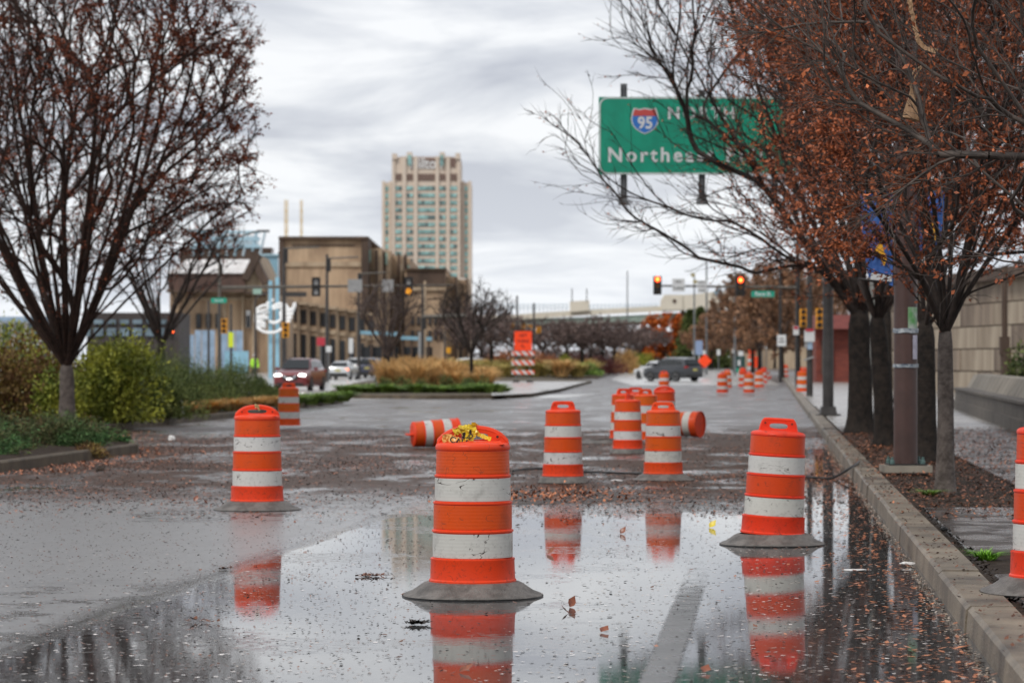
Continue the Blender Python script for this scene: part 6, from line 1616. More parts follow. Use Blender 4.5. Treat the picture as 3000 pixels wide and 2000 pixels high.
mb = MB(); mb.box((0, 0, 0.95), (1.35, 1, 1.9)); mb.build('cabinet_body', pmat('dark_green_cabinet', (0.01, 0.05, 0.045), 0.5), gc)
mb = MB(); mb.box((0, -0.52, 1.1), (0.35, 0.04, 0.6)); mb.build('label_plate', M_SWHITE, gc)
mb = MB(); mb.box((-0.3, -0.6, 0.25), (0.6, 0.2, 0.4)); mb.build('kick_plate', M_SGRN2, gc)

# --- barricade with the orange message sign
bc = empty('barricade', G(1533, 1119, 0.18), 0, 'striped road barricade with an orange-red turn sign on the paved island', 'barricade')
YB = bc.location.y; sB = F/YB
def bl(px, py): return ((px-1533)/sB, -(py-1119)/sB)
for k_, (ya, yb, sgn) in enumerate(((1028, 1041, 1), (1055, 1069, 1), (1084, 1096, 1))):
    x0, z1 = bl(1499, ya); x1, z0 = bl(1566, yb); xx0, xx1 = (x0, x1)
    mb = MB(); mb.box(((x0+x1)/2, 0, (z0+z1)/2), (x1-x0, 0.03, z1-z0)); rl = mb.build('rail', M_SWHITE, bc)
    h = z1-z0; st_ = (x1-x0)/3.2; i = 0; x = x0 - 0.1
    while x < x1:
        a, b = x, x+st_*0.5
        pts = [(a, z1), (b, z1), (b+h, z0), (a+h, z0)]
        # clip to the rail
        def cl(p, q):
            return p
        P4 = [(min(max(px_, x0), x1), pz_) for px_, pz_ in pts]
        if P4[1][0]-P4[0][0] > 0.01 or P4[2][0]-P4[3][0] > 0.01:
            mb = MB(); mb.add([(p[0], -0.019, p[1]) for p in P4], [(0, 1, 2, 3)]); mb.build('stripe', M_SORG if 0 else pmat('stripe_red_orange', (0.72, 0.09, 0.02), 0.5), rl)
        x += st_
for px in (1512, 1552):
    x, z = bl(px, 1020); mb = MB(); mb.box((x, 0.04, z/2), (0.05, 0.04, z)); mb.build('upright', M_GALV, bc)
    mb = MB(); mb.box((x, 0.04, 0.05), (0.45, 1.3, 0.10)); mb.build('foot', M_RUBE, bc)
x0, z1 = bl(1507, 970); x1, z0 = bl(1558, 1027)
plate('message_sign', x1-x0, z1-z0, 0.03, 0.08, M_SORG, bc, ((x0+x1)/2, -0.05, (z0+z1)/2))
M_SORGD = pmat('dark_red_print', (0.30, 0.012, 0.004), 0.5)
cxm = (x0+x1)/2
text_obj('lettering', 'LEFT', 0.24, M_SORGD, bc, (cxm, -0.07, z1-0.27), offset=0.01); text_obj('lettering', 'TURNS', 0.24, M_SORGD, bc, (cxm, -0.07, z1-0.63), offset=0.01)
mb = MB(); mb.add([(cxm-0.12, -0.07, z1-0.85), (cxm+0.02, -0.07, z1-0.85), (cxm-0.02, -0.07, z1-0.90), (cxm+0.12, -0.07, z1-1.03), (cxm+0.07, -0.07, z1-1.08), (cxm-0.07, -0.07, z1-0.95), (cxm-0.12, -0.07, z1-0.99)], [(0, 1, 2, 3, 4, 5, 6)]); mb.build('arrow', M_SORGD, bc)

# --- twin blue posts with panel and white neon crab-like sculpture
tp_ = empty('blue_gateway_posts', (PX(802, 250), 250, gz(250)), 0, 'twin light blue posts standing at the corner and carrying the white sculpture', 'gateway posts')
ox2 = PX(802, 250); g25 = gz(250)
for px, yt in ((792.5, 822), (812.5, 812)):
    mb = MB(); z = PZ(yt, 250)-g25; mb.box((PX(px, 250)-ox2, 0, z/2), (0.32, 0.32, z)); mb.build('post', M_LBLUE, tp_)
bw_ = empty('blue_wall_panel', (PX(784, 352), 352, gz(352)), 0, 'blue wall panel high between the gabled roof and the brown block', 'wall panel')
mb = MB(); mb.box((0, 0, PZ(783, 352)-gz(352)), (PX(813, 352)-PX(752, 352), 1.0, PZ(748, 352)-PZ(818, 352))); mb.build('panel', pmat('gateway_blue', (0.24, 0.42, 0.52), 0.5, var=0.1), bw_)
mb = MB(); mb.box((0, -0.1, PZ(747, 352)-gz(352)), (PX(815, 352)-PX(750, 352), 1.4, 0.2)); mb.build('panel_trim', M_LB2, bw_)
mb = MB(); mb.box((0, 0.1, (PZ(818, 352)-gz(352))/2), (1.8, 0.8, PZ(818, 352)-gz(352))); mb.build('support', M_STONED, bw_)
M_NEON = pmat('white_neon_tube', (0.85, 0.85, 0.84), 0.35, emit=((1, 1, 1), 0.12))
ne = empty('white_sculpture', P(800, 940, 249.3), 0, 'white looping tube sculpture mounted on the twin light blue posts', 'sculpture')
sN = F/249.3
def nl(zx, zy): return ((720+zx/4.9-800)/sN, 0.0, -((840+zy/4.9)-940)/sN)
def loop_(pts, r_=0.13, dy=0.0):
    r_ *= 0.78
    P3 = [Vector(nl(*p)) + Vector((0, dy, 0)) for p in pts]; fine = []
    for i in range(len(P3)-1):
        p0, p1, p2, p3 = P3[max(i-1, 0)], P3[i], P3[i+1], P3[min(i+2, len(P3)-1)]
        for t in np.linspace(0, 1, 5)[:-1]:
            fine.append(0.5*((2*p1)+(-p0+p2)*t+(2*p0-5*p1+4*p2-p3)*t*t+(-p0+3*p1-3*p2+p3)*t**3))
    fine.append(P3[-1]); mb = MB(); mb.tube(fine, r_, 8); return mb.build('tube', M_NEON, ne, smooth=True)
loop_([(150, 330), (210, 285), (290, 265), (330, 300)], 0.14); loop_([(150, 370), (220, 340), (320, 320)], 0.12, -0.1); loop_([(155, 400), (180, 350), (250, 380), (330, 360)], 0.13, 0.1)
loop_([(150, 440), (240, 420), (320, 440)], 0.15); loop_([(150, 480), (230, 455), (320, 450)], 0.14, 0.1); loop_([(150, 520), (210, 500), (280, 520)], 0.14); loop_([(155, 560), (220, 530), (290, 545)], 0.12, 0.1)
loop_([(150, 330), (140, 440), (150, 560), (200, 610)], 0.16); loop_([(190, 590), (240, 560), (280, 590)], 0.11)
loop_([(200, 610), (270, 645), (370, 655), (450, 640), (515, 600)], 0.16)
loop_([(295, 225), (340, 240)], 0.15); loop_([(375, 180), (395, 200)], 0.15)
loop_([(375, 290), (440, 255), (515, 245), (520, 330), (515, 440), (470, 495), (400, 515), (335, 490)], 0.16)
loop_([(385, 320), (450, 300), (520, 290)], 0.13, -0.1); loop_([(520, 330), (490, 380), (515, 450)], 0.12, 0.1)
loop_([(565, 245), (600, 300), (650, 330), (690, 290), (700, 235)], 0.17); loop_([(570, 330), (620, 350), (680, 320)], 0.14); loop_([(570, 385), (620, 395), (680, 385)], 0.15); loop_([(565, 440), (620, 450), (665, 435)], 0.15); loop_([(560, 495), (610, 505), (640, 485)], 0.14)
loop_([(600, 300), (620, 400), (600, 500)], 0.14, 0.1); loop_([(690, 235), (710, 250), (690, 320), (660, 380)], 0.13, 0.1)

# --- banner pole
YP = 39.2
bp_ = empty('banner_pole', (PX(2653, YP), YP, 0.15), 0, 'thick brown pole on a concrete foot with stickers and blue banners', 'pole')
mb = MB(); mb.tube([(0, 0, 0.11), (0, 0, 3.0), (0, 0, 8.4)], [0.158, 0.15, 0.13], 32); mb.build('shaft', M_POLEBR, bp_, smooth=True)
mb = MB(); mb.box((0, 0, 0.055), (0.62, 0.62, 0.09)); mb.build('concrete_foot', M_CWALL, bp_)
mb = MB(); mb.box((0, 0, 0.11), (0.5, 0.5, 0.02)); mb.build('base_plate', M_RUBE, bp_)
for sx in (-1, 1):
    for sy in (-1, 1): mb = MB(); mb.lathe([(0.032, 0.10), (0.032, 0.16), (0.018, 0.17), (0.018, 0.21)], 8, (sx*0.2, sy*0.2, 0), cap=False); mb.build('anchor_bolt', pmat('green_bolt', (0.08, 0.14, 0.13), 0.5), bp_)
def curved_patch(name, a0, a1, z0, z1, r_, mat, parent, wav=0.0):
    mb = MB(); k = 10; vs = []
    for i in range(k+1):
        a = R(a0+(a1-a0)*i/k); o_ = wav*math.sin(i*1.7)
        vs += [(r_*math.cos(a), r_*math.sin(a), z0+o_), (r_*math.cos(a), r_*math.sin(a), z1+o_*0.6)]
    mb.add(vs, [(2*i, 2*i+2, 2*i+3, 2*i+1) for i in range(k)]); return mb.build(name, mat, parent)
M_POST1 = pmat('green_poster', (0.10, 0.30, 0.09), 0.5, col2=(0.42, 0.46, 0.42), scale=6, stretch=(1, 1, 1))
M_POST2 = pmat('pale_poster', (0.44, 0.42, 0.50), 0.5, var=0.15, scale=12)
M_TPB = pmat('blue_white_tape', (0.45, 0.48, 0.50), 0.5, col2=(0.03, 0.06, 0.10), scale=22)
zz = lambda py: PZ(py, YP)-0.15
curved_patch('poster', -86, -30, zz(964), zz(900), 0.163, M_POST1, bp_); curved_patch('poster', -62, -30, zz(1052), zz(982), 0.163, M_POST2, bp_)
curved_patch('tape_band', -190, 10, zz(975), zz(962), 0.168, M_TPB, bp_, 0.006); curved_patch('tape_band', -190, 10, zz(1076), zz(1066), 0.168, M_TPB, bp_, 0.003)
M_BANN = pmat('banner_blue', (0.035, 0.11, 0.36), 0.6, var=0.12, scale=3)
M_BANY = pmat('banner_yellow', (0.75, 0.36, 0.02), 0.6)
for sx, w, lb in ((-1, 0.42, 'left'), (1, 0.34, 'right')):
    zt, zb = zz(560), (zz(838) if sx < 0 else zz(770))
    mb = MB(); k = 12; vs = []
    for i in range(k+1):
        t = i/k; z = zt+(zb-zt)*t; sh_ = -sx*0.0 + (0.12*t**3*sx if sx < 0 else 0)
        for j in range(5):
            x = sx*(0.17 + w*j/4); vs.append((x - sx*0.10*t*t*(j/4), 0.03*math.sin(j*1.5+t*5), z + 0.12*t*(j/4)*(1 if sx < 0 else 0)))
    mb.add(vs, [(i*5+j, i*5+j+1, (i+1)*5+j+1, (i+1)*5+j) for i in range(k) for j in range(4)]); bn = mb.build('banner', M_BANN, bp_)
    mb = MB(); cx = sx*(0.17+w*0.42); mb.add([(cx-0.09, -0.045, zb+0.42), (cx+0.02, -0.045, zb+0.62), (cx+0.06, -0.045, zb+0.45), (cx+0.10, -0.045, zb+0.36), (cx+0.06, -0.045, zb+0.26), (cx-0.02, -0.045, zb+0.42)], [(0, 1, 5), (1, 2, 5), (2, 3, 4), (2, 4, 5)]); mb.build('emblem', M_BANY, bn)
    mb = MB(); mb.box((sx*(0.17+w*0.36), -0.03, zb+0.045+(0.07 if sx < 0 else 0)), (w*0.66, 0.01, 0.085), rot=Euler((0, 0.1 if sx < 0 else 0, 0))); mb.build('hem', M_SWHITE, bn)
    for z in (zt, zb):
        mb = MB(); mb.tube([(0, 0, z), (sx*(0.2+w), 0, z+(0.1 if z == zb and sx < 0 else 0))], 0.014, 6); mb.build('bracket', M_POLE, bp_)
# grey leaning post between the dark trunks
gpo = empty('grey_post', (PX(2580, 56), 56, 0.15), 0, 'pale grey post between the two thick dark trunks', 'post')
mb = MB(); mb.tube([(0.08, 0, 0), (0.0, 0, 0.5), (-0.09, 0, 1.6), (-0.10, 0, 3.6)], [0.06, 0.09, 0.11, 0.11], 12); mb.build('shaft', pmat('pale_grey_post', (0.33, 0.33, 0.30), 0.5), gpo, smooth=True)

# --- hanging bag and strip in the near branches
M_BAG = pmat('tan_plastic_bag', (0.46, 0.28, 0.15), 0.5, col2=(0.33, 0.19, 0.10), scale=30, stretch=(1, 1, 0.3), bump=0.6, bscale=60)
YG = 22.6
bg_ = empty('hanging_bag', P(2672, 305, YG), 0, 'tan pouch hanging by a twisted cord from the near branches', 'bag')
mb = MB(); n = 20; vs = []; pr = [(0.012, 0.155), (0.020, 0.135), (0.014, 0.115), (0.026, 0.06), (0.045, -0.02), (0.062, -0.085), (0.068, -0.112), (0.05, -0.122), (0.0, -0.124)]
for r_, z in pr:
    for j in range(n):
        a = 2*PI*j/n; w = 1+0.10*math.sin(5*a+z*20)+0.05*math.sin(9*a); vs.append((r_*w*math.cos(a), r_*w*0.45*math.sin(a), z-0.012*math.cos(a)*(z < 0)))
mb.add(vs, [(i*n+j, i*n+(j+1) % n, (i+1)*n+(j+1) % n, (i+1)*n+j) for i in range(len(pr)-1) for j in range(n)]); mb.build('pouch', M_BAG, bg_, smooth=True)
mb = MB(); mb.tube([(0, 0, 0.15), (-0.01, 0, 0.20), (0.02, 0.01, 0.255), (0.07, 0, 0.285), (0.11, 0, 0.29)], 0.007, 6); mb.tube([(0.0, 0, 0.15), (0.025, 0, 0.21), (0.075, 0, 0.28)], 0.005, 6); mb.build('cord', M_BAG, bg_, smooth=True)
sb_ = empty('tan_strip', P(2680, 60, YG), 0, 'tan strip of plastic caught in the branches above the hanging pouch', 'plastic strip')
o_ = ribbon([(-0.04, 0, 0.16), (-0.02, 0.0, 0.05), (0.0, 0, -0.05), (0.015, 0, -0.10), (0.03, 0, -0.16), (0.08, 0, -0.21), (0.17, 0, -0.235)], 0.035, M_BAG, sb_, seed=5, crumple=0.004, name='strip')

# --- cable across the street, litter
M_CABLE = pmat('black_cable', (0.012, 0.012, 0.012), 0.4)
def cable(pts, r_, label):
    mb = MB(); fine = []
    V3 = [Vector(p) for p in pts]
    for i in range(len(V3)-1):
        p0, p1, p2, p3 = V3[max(i-1, 0)], V3[i], V3[i+1], V3[min(i+2, len(V3)-1)]
        for t in np.linspace(0, 1, 7)[:-1]: fine.append(0.5*((2*p1)+(-p0+p2)*t+(2*p0-5*p1+4*p2-p3)*t*t+(-p0+3*p1-3*p2+p3)*t**3))
    fine.append(V3[-1]); mb.tube(fine, r_, 8); return tag(mb.build('cable', M_CABLE, smooth=True), label, 'cable')
def gq_(px, py, h=0.02): return G(px, py, h)
cable([gq_(1503, 1379), gq_(1530, 1374, 0.03), gq_(1600, 1372, 0.02), gq_(1700, 1380), gq_(1790, 1384), gq_(1880, 1386)], 0.016, 'black cable lying across the road behind the lone drum')
cable([gq_(2360, 1396), gq_(2400, 1399), gq_(2440, 1399), (kx(41)+0.0, 41.0, 0.17), (kx(42.5)+0.12, 42.4, 0.19)], 0.016, 'black cable end running from the leaning drum up onto the kerb')
# ================================================================ VEHICLES AND PEOPLE
M_TYRE = pmat('tyre_rubber', (0.012, 0.012, 0.012), 0.7); M_RIM = pmat('alloy_rim', (0.45, 0.45, 0.46), 0.3, metal=0.6)
M_CGL = pmat('car_glass', (0.012, 0.015, 0.016), 0.06); M_CHR = pmat('chrome', (0.75, 0.75, 0.76), 0.15, metal=0.9)
M_TRIM = pmat('black_trim', (0.015, 0.015, 0.015), 0.55)
M_HLON = pmat('headlight_lit', (1, 1, 1), 0.2, emit=((1.0, 0.98, 0.95), 5.0)); M_HL = pmat('headlight_clear', (0.6, 0.6, 0.6), 0.1)
M_TL = pmat('tail_light', (0.35, 0.012, 0.012), 0.2); M_TLON = pmat('tail_light_lit', (0.9, 0.2, 0.1), 0.3, emit=((1, 0.25, 0.12), 2.0))
M_PLATE = pmat('number_plate', (0.45, 0.40, 0.12), 0.5)
def paint(name, col): return pmat(name, col, 0.28, metal=0.15, coat=0.8, spec=0.5)
P_RED = paint('dark_red_paint', (0.16, 0.012, 0.014)); P_GREY = paint('dark_grey_paint', (0.02, 0.023, 0.028)); P_SILV = paint('silver_paint', (0.62, 0.64, 0.65)); P_WHITE = paint('white_paint_car', (0.72, 0.73, 0.74)); P_NAVY = paint('navy_paint', (0.02, 0.025, 0.06))
def car(label, loc, rz, mat, kind='suv', lit=False, grille='v', sc=1.0):
    """front of the car looks towards -Y of its own frame"""
    o = empty('parked_car' if not lit else 'moving_car', loc, rz, label, 'car'); o.scale = (sc, sc, sc)
    suv = kind == 'suv'
    Lc, Wc = (4.70, 1.88) if suv else (4.65, 1.80); H = 1.68 if suv else 1.43; hy = -Lc/2
    # longitudinal stations: y, z_bottom, z_belt(top of lower body), half width
    if suv: st = [(0, .42, .72, .70), (.06, .30, .90, .86), (.25, .24, .99, .93), (.75, .22, 1.05, .94), (1.15, .22, 1.10, .94), (2.4, .22, 1.10, .94), (3.6, .22, 1.13, .94), (4.35, .27, 1.15, .91), (4.62, .36, 1.10, .84), (4.70, .46, .98, .76)]
    else: st = [(0, .38, .60, .68), (.06, .28, .72, .82), (.25, .22, .80, .88), (.8, .20, .88, .90), (1.25, .20, .94, .90), (2.4, .20, .94, .90), (3.6, .20, .97, .90), (4.25, .24, 1.0, .88), (4.58, .34, .97, .80), (4.65, .44, .85, .72)]
    mb = MB(); ring = []
    for (y, zb, zt, hw) in st:
        m_ = (zb+zt)/2
        ring.append([(-hw*0.93, y+hy, zb), (-hw, y+hy, zb+0.15), (-hw*1.0, y+hy, m_+0.05), (-hw*0.95, y+hy, zt-0.05), (-hw*0.80, y+hy, zt), (0, y+hy, zt+0.03), (hw*0.80, y+hy, zt), (hw*0.95, y+hy, zt-0.05), (hw, y+hy, m_+0.05), (hw, y+hy, zb+0.15), (hw*0.93, y+hy, zb), (0, y+hy, zb)])
    k = len(ring[0]); mb.add([p for r_ in ring for p in r_], [(i*k+j, i*k+(j+1) % k, (i+1)*k+(j+1) % k, (i+1)*k+j) for i in range(len(ring)-1) for j in range(k)] + [tuple(range(k)), tuple(range(len(ring)*k-1, (len(ring)-1)*k-1, -1))])
    bd = mb.build('body', mat, o, smooth=True)
    # greenhouse
    if suv: gh = [(1.02, 1.06, .80), (1.30, 1.20, .79), (1.78, 1.60, .68), (2.4, H, .66), (3.6, H-0.02, .65), (4.22, H-0.07, .63), (4.52, 1.18, .74)]
    else: gh = [(1.20, .92, .78), (1.5, 1.05, .76), (2.05, H-0.04, .62), (2.5, H, .60), (3.1, H-0.02, .60), (3.45, H-0.10, .62), (4.0, 1.02, .74)]
    belt = (1.04 if suv else 0.90)
    mb = MB(); ring = []
    for (y, z, hw) in gh:
        bw = (.86 if suv else .82); ring.append([(-bw, y+hy, belt-0.05), (-hw, y+hy, z-0.06 if z > belt+0.1 else z), (-hw*0.85, y+hy, z), (0, y+hy, z+0.02), (hw*0.85, y+hy, z), (hw, y+hy, z-0.06 if z > belt+0.1 else z), (bw, y+hy, belt-0.05)])
    k = 7; mb.add([p for r_ in ring for p in r_], [(i*k+j, i*k+j+1, (i+1)*k+j+1, (i+1)*k+j) for i in range(len(ring)-1) for j in range(k-1)]); mb.build('roof', mat, o, smooth=True)
    def quadp(name, pts, m, off=(0, 0, 0)):
        q = MB(); q.add([(p[0]+off[0], p[1]+hy+off[1], p[2]+off[2]) for p in pts], [tuple(range(len(pts)))]); return q.build(name, m, o)
    if suv:
        quadp('windscreen', [(-.76, 1.10, 1.12), (.76, 1.10, 1.12), (.60, 1.82, 1.60), (-.60, 1.82, 1.60)], M_CGL, (0, -0.035, 0.03))
        quadp('rear_window', [(-.66, 4.52, 1.20), (.66, 4.52, 1.20), (.54, 4.26, 1.56), (-.54, 4.26, 1.56)], M_CGL, (0, 0.03, 0.02))
        sidew = [((1.45, 1.14), (2.35, 1.16), (2.35, 1.55), (1.85, 1.52)), ((2.42, 1.16), (3.3, 1.17), (3.3, 1.54), (2.42, 1.55)), ((3.38, 1.18), (4.1, 1.22), (4.0, 1.47), (3.38, 1.53))]
    else:
        quadp('windscreen', [(-.72, 1.28, .98), (.72, 1.28, .98), (.56, 2.05, 1.35), (-.56, 2.05, 1.35)], M_CGL, (0, -0.03, 0.03))
        quadp('rear_window', [(-.66, 3.98, 1.04), (.66, 3.98, 1.04), (.52, 3.48, 1.32), (-.52, 3.48, 1.32)], M_CGL, (0, 0.03, 0.02))
        sidew = [((1.6, .98), (2.45, 1.0), (2.45, 1.32), (2.05, 1.28)), ((2.52, 1.0), (3.4, 1.02), (3.25, 1.28), (2.52, 1.32))]
    for s in (-1, 1):
        for q in sidew:
            pts = []
            for (y, z) in q:
                f_ = (z-(belt-0.05))/((H-0.06)-(belt-0.05)); bw = .86 if suv else .82; tw_ = .66 if suv else .60
                pts.append((s*(bw+(tw_-bw)*f_+0.012), y, z))
            quadp('side_window', pts, M_CGL)
    for s in (-1, 1):
        for y in ((.92 if suv else .90), (3.66 if suv else 3.65)):
            r_ = .355 if suv else .32; hw = .94 if suv else .90
            mb = MB(); mb.lathe([(r_+0.045, s*(hw-0.02)), (r_+0.045, s*(hw+0.004))], 28, (0, y+hy, r_), axis='x'); mb.build('wheel_arch', M_TRIM, o)
            mb = MB(); mb.lathe([(r_*0.6, s*(hw-0.2)), (r_, s*(hw-0.18)), (r_, s*(hw-0.0)), (r_*0.9, s*(hw+0.02)), (r_*0.66, s*(hw+0.02))], 28, (0, y+hy, r_), axis='x'); w_ = mb.build('wheel', M_TYRE, o, smooth=True)
            mb = MB(); mb.lathe([(r_*0.66, s*(hw+0.012)), (r_*0.60, s*(hw+0.022)), (r_*0.2, s*(hw+0.010)), (0, s*(hw+0.012))], 20, (0, y+hy, r_), cap=False, axis='x'); mb.build('rim', M_RIM, w_)
        mb = MB(); mb.box((s*(1.02 if suv else .97), 1.5+hy, 1.14 if suv else 0.98), (.2, .12, .16)); mb.build('mirror', mat, o)
        zc = .80 if suv else .66
        mb = MB(); c = (s*.66, .02+hy, zc); mb.add([(c[0]-s*.22, c[1]-.01, zc-.02), (c[0]+s*.10, c[1]+.02, zc-.09), (c[0]+s*.20, c[1]+.10, zc+.07), (c[0]-s*.02, c[1]+.02, zc+.10), (c[0]-s*.2, c[1]-.01, zc+.06)], [(0, 1, 2, 3, 4)])
        mb.box((s*.70, .05+hy, zc+0.01), (.22, .10, .11)); mb.build('headlight', M_HLON if lit else M_HL, o)
        if suv: mb = MB(); mb.box((s*.74, 4.60+hy, 1.03), (.30, .14, .14)); mb.build('tail_light', M_TL, o)
        else: mb = MB(); mb.box((s*.66, 4.57+hy, .80), (.34, .14, .16)); mb.build('tail_light', M_TLON if s < 0 and label.startswith('silver') else M_TL, o)
        if suv: mb = MB(); mb.box((s*.55, 3.1+hy, H+0.03), (.04, 2.0, .04)); mb.build('roof_rail', M_CHR if 'grey' in label else M_TRIM, o)
    mb = MB(); mb.box((0, -.01+hy, .68 if suv else .55), (.80, .06, .22)); mb.build('grille', M_TRIM, o)
    if suv and grille == 'v':
        mb = MB(); mb.tube([(-.34, -.06+hy, .82), (-.14, -.07+hy, .62), (.14, -.07+hy, .62), (.34, -.06+hy, .82)], .045, 6); mb.build('grille_trim', M_CHR, o)
    mb = MB(); mb.box((0, -.02+hy, .36), (1.35, .12, .12)); mb.build('front_bumper', M_TRIM, o)
    mb = MB(); mb.box((0, Lc-.04+hy, .42), (1.45, .16, .22)); mb.build('rear_bumper', M_TRIM, o)
    mb = MB(); mb.box((0, Lc+.01+hy, .84 if suv else .72), (.40, .04, .16)); mb.build('number_plate', M_PLATE, o)
    return o
car('dark red SUV with lit headlights driving towards us behind the left bed', (PX(880, 156), 156, gz(156)), -0.16, P_RED, 'suv', True)
X_, Y_, Z_ = G(1975, 1114)
cg = car('dark grey SUV seen from the rear quarter crossing behind the drums', (PX(1972, 216), 216, gz(216)), PI+1.02, P_GREY, 'suv', False, grille='n')
cg.rotation_euler = (0, 0, PI+0.68); cg['category'] = 'car'
car('white car half hidden behind the dark grey SUV', (PX(1925, 240), 240, gz(240)), PI+0.5, P_WHITE, 'sedan')
car('silver sedan with one red tail light on the side street at the left', (PX(1005, 232), 232, gz(232)), PI-0.12, P_SILV, 'sedan', sc=1.0)
car('white SUV queued between the silver sedan and the blue one', (PX(1052, 262), 262, gz(262)), PI-0.16, P_WHITE, 'suv')
car('navy SUV with pale roof at the right of the side street queue', (PX(1090, 252), 252, gz(252)), PI-0.14, P_NAVY, 'suv')
car('white sedan parked behind the island tree', (PX(1352, 268), 268, gz(268)), PI/2+0.1, P_WHITE, 'sedan')
car('white car right behind the trunk of the island tree', (PX(1400, 285), 285, gz(285)), PI/2+0.2, P_WHITE, 'suv')
van = empty('white_van', (PX(1466, 330), 330, gz(330)), 0, 'small white van far away left of the orange barricade sign', 'van')
mb = MB(); mb.box((0, 0, 1.25), (2.0, 4.6, 1.7), taper=(0.9, 0.95)); mb.build('body', P_WHITE, van); mb = MB(); mb.box((0, -2.31, 1.6), (1.5, 0.05, 0.6)); mb.build('windscreen', M_CGL, van)
for s in (-1, 1):
    for y in (-1.5, 1.5): mb = MB(); mb.lathe([(0.34, s*0.8), (0.34, s*1.0)], 16, (0, y, 0.34), axis='x'); mb.build('wheel', M_TYRE, van)

# worker in a yellow-green jacket behind the hedge
M_SKIN = pmat('skin', (0.45, 0.28, 0.20), 0.6); M_HIVIS = pmat('hivis_jacket', (0.42, 0.80, 0.05), 0.6); M_DKTR = pmat('dark_trousers', (0.03, 0.03, 0.04), 0.8); M_HELM = pmat('pale_helmet', (0.6, 0.6, 0.62), 0.4)
def person(label, loc, rz, sc=1.0):
    root = empty('person', loc, rz, label, 'person'); root.scale = (sc, sc, sc)
    J = [((0, 0, .93), .13), ((0, 0, 1.12), .135), ((0, 0.01, 1.36), .15), ((0, 0, 1.47), .07), ((0, -.01, 1.54), .055), ((0, -.02, 1.64), .095), ((0, -.01, 1.73), .075),
         ((.09, 0, .88), .11), ((.11, -.02, .50), .07), ((.12, .02, .10), .045), ((.13, -.13, .04), .04), ((-.09, 0, .88), .11), ((-.12, .03, .50), .07), ((-.13, .06, .10), .045), ((-.14, -.08, .04), .04),
         ((.19, 0, 1.40), .065), ((.27, .02, 1.14), .05), ((.24, -.10, .92), .036), ((.23, -.14, .83), .035), ((-.19, 0, 1.40), .065), ((-.27, .02, 1.14), .05), ((-.24, -.10, .92), .036), ((-.23, -.14, .83), .035)]
    E = [(0, 1), (1, 2), (2, 3), (3, 4), (4, 5), (5, 6), (0, 7), (7, 8), (8, 9), (9, 10), (0, 11), (11, 12), (12, 13), (13, 14), (2, 15), (15, 16), (16, 17), (17, 18), (2, 19), (19, 20), (20, 21), (21, 22)]
    me = bpy.data.meshes.new('person_body'); me.from_pydata([j[0] for j in J], E, []); ob_ = bpy.data.objects.new('body', me); COL.objects.link(ob_)
    md = ob_.modifiers.new('skin', 'SKIN'); ob_.modifiers.new('sub', 'SUBSURF').levels = 2
    for i, (p, r_) in enumerate(J): me.skin_vertices[0].data[i].radius = (r_, r_)
    me.skin_vertices[0].data[0].use_root = True
    dg = bpy.context.evaluated_depsgraph_get(); ev = ob_.evaluated_get(dg); m2 = bpy.data.meshes.new_from_object(ev); bpy.data.objects.remove(ob_, do_unlink=True)
    m2.materials.clear(); m2.materials.append(M_SKIN); m2.materials.append(M_DKTR)
    for p in m2.polygons:
        p.material_index = 1 if p.center.z < 0.95 and abs(p.center.x) < 0.2 else 0; p.use_smooth = True
    child_obj('body', m2, root)
    # jacket: the same surface, a little larger, torso and arms only
    bm = bmesh.new(); bm.from_mesh(m2)
    bmesh.ops.delete(bm, geom=[f for f in bm.faces if not (0.86 < f.calc_center_median().z < 1.47)], context='FACES')
    bm.normal_update()
    for v in bm.verts: v.co += v.normal*0.03
    m3 = bpy.data.meshes.new('jacket'); bm.to_mesh(m3); bm.free(); m3.materials.clear(); m3.materials.append(M_HIVIS)
    for p in m3.polygons: p.material_index = 0
    child_obj('jacket', m3, root)
    mb = MB(); mb.lathe([(0.14, 1.69), (0.125, 1.73), (0.10, 1.79), (0.05, 1.83), (0, 1.84)], 16, (0, -0.015, 0), cap=False); mb.build('helmet', M_HELM, root, smooth=True)
    return root
person('worker in a bright yellow-green jacket and pale helmet standing behind the hedge', (PX(746, 215), 215, gz(215)+0.15), 0.4, 1.0)
# far red signal light behind the hedge and an orange hanging sign
signal('traffic_signal', 'small far signal showing red beside the bare tree at the left', 240, 506, 980, 13, 30, 'Rdd')
small_sign('red_sign', 'dark red sign on a post left of the catenary pole', 240, 940, 1000, 24, 24, M_SRED, post=1)
small_sign('white_sign', 'white square sign low on the dark catenary pole', 212, 963, 1022, 16, 18, M_SWHITE, post=1)
small_sign('tall_pale_sign', 'pale tall info panel under the left blue canopy', 300, 1028, 1012, 13, 44, M_SWHITE, post=1)
small_sign('banner_sign', 'black and white vertical banner by the dark pole', 238, 1231, 1020, 12, 95, M_SGREY, ('A', 'B', 'C', 'D', 'E') if False else (), post=1)
small_sign('green_sign', 'small round green sign near the island tree', 260, 1318, 1056, 12, 14, pmat('bright_green_sign', (0.06, 0.45, 0.10), 0.5), post=1, r_=0.15)

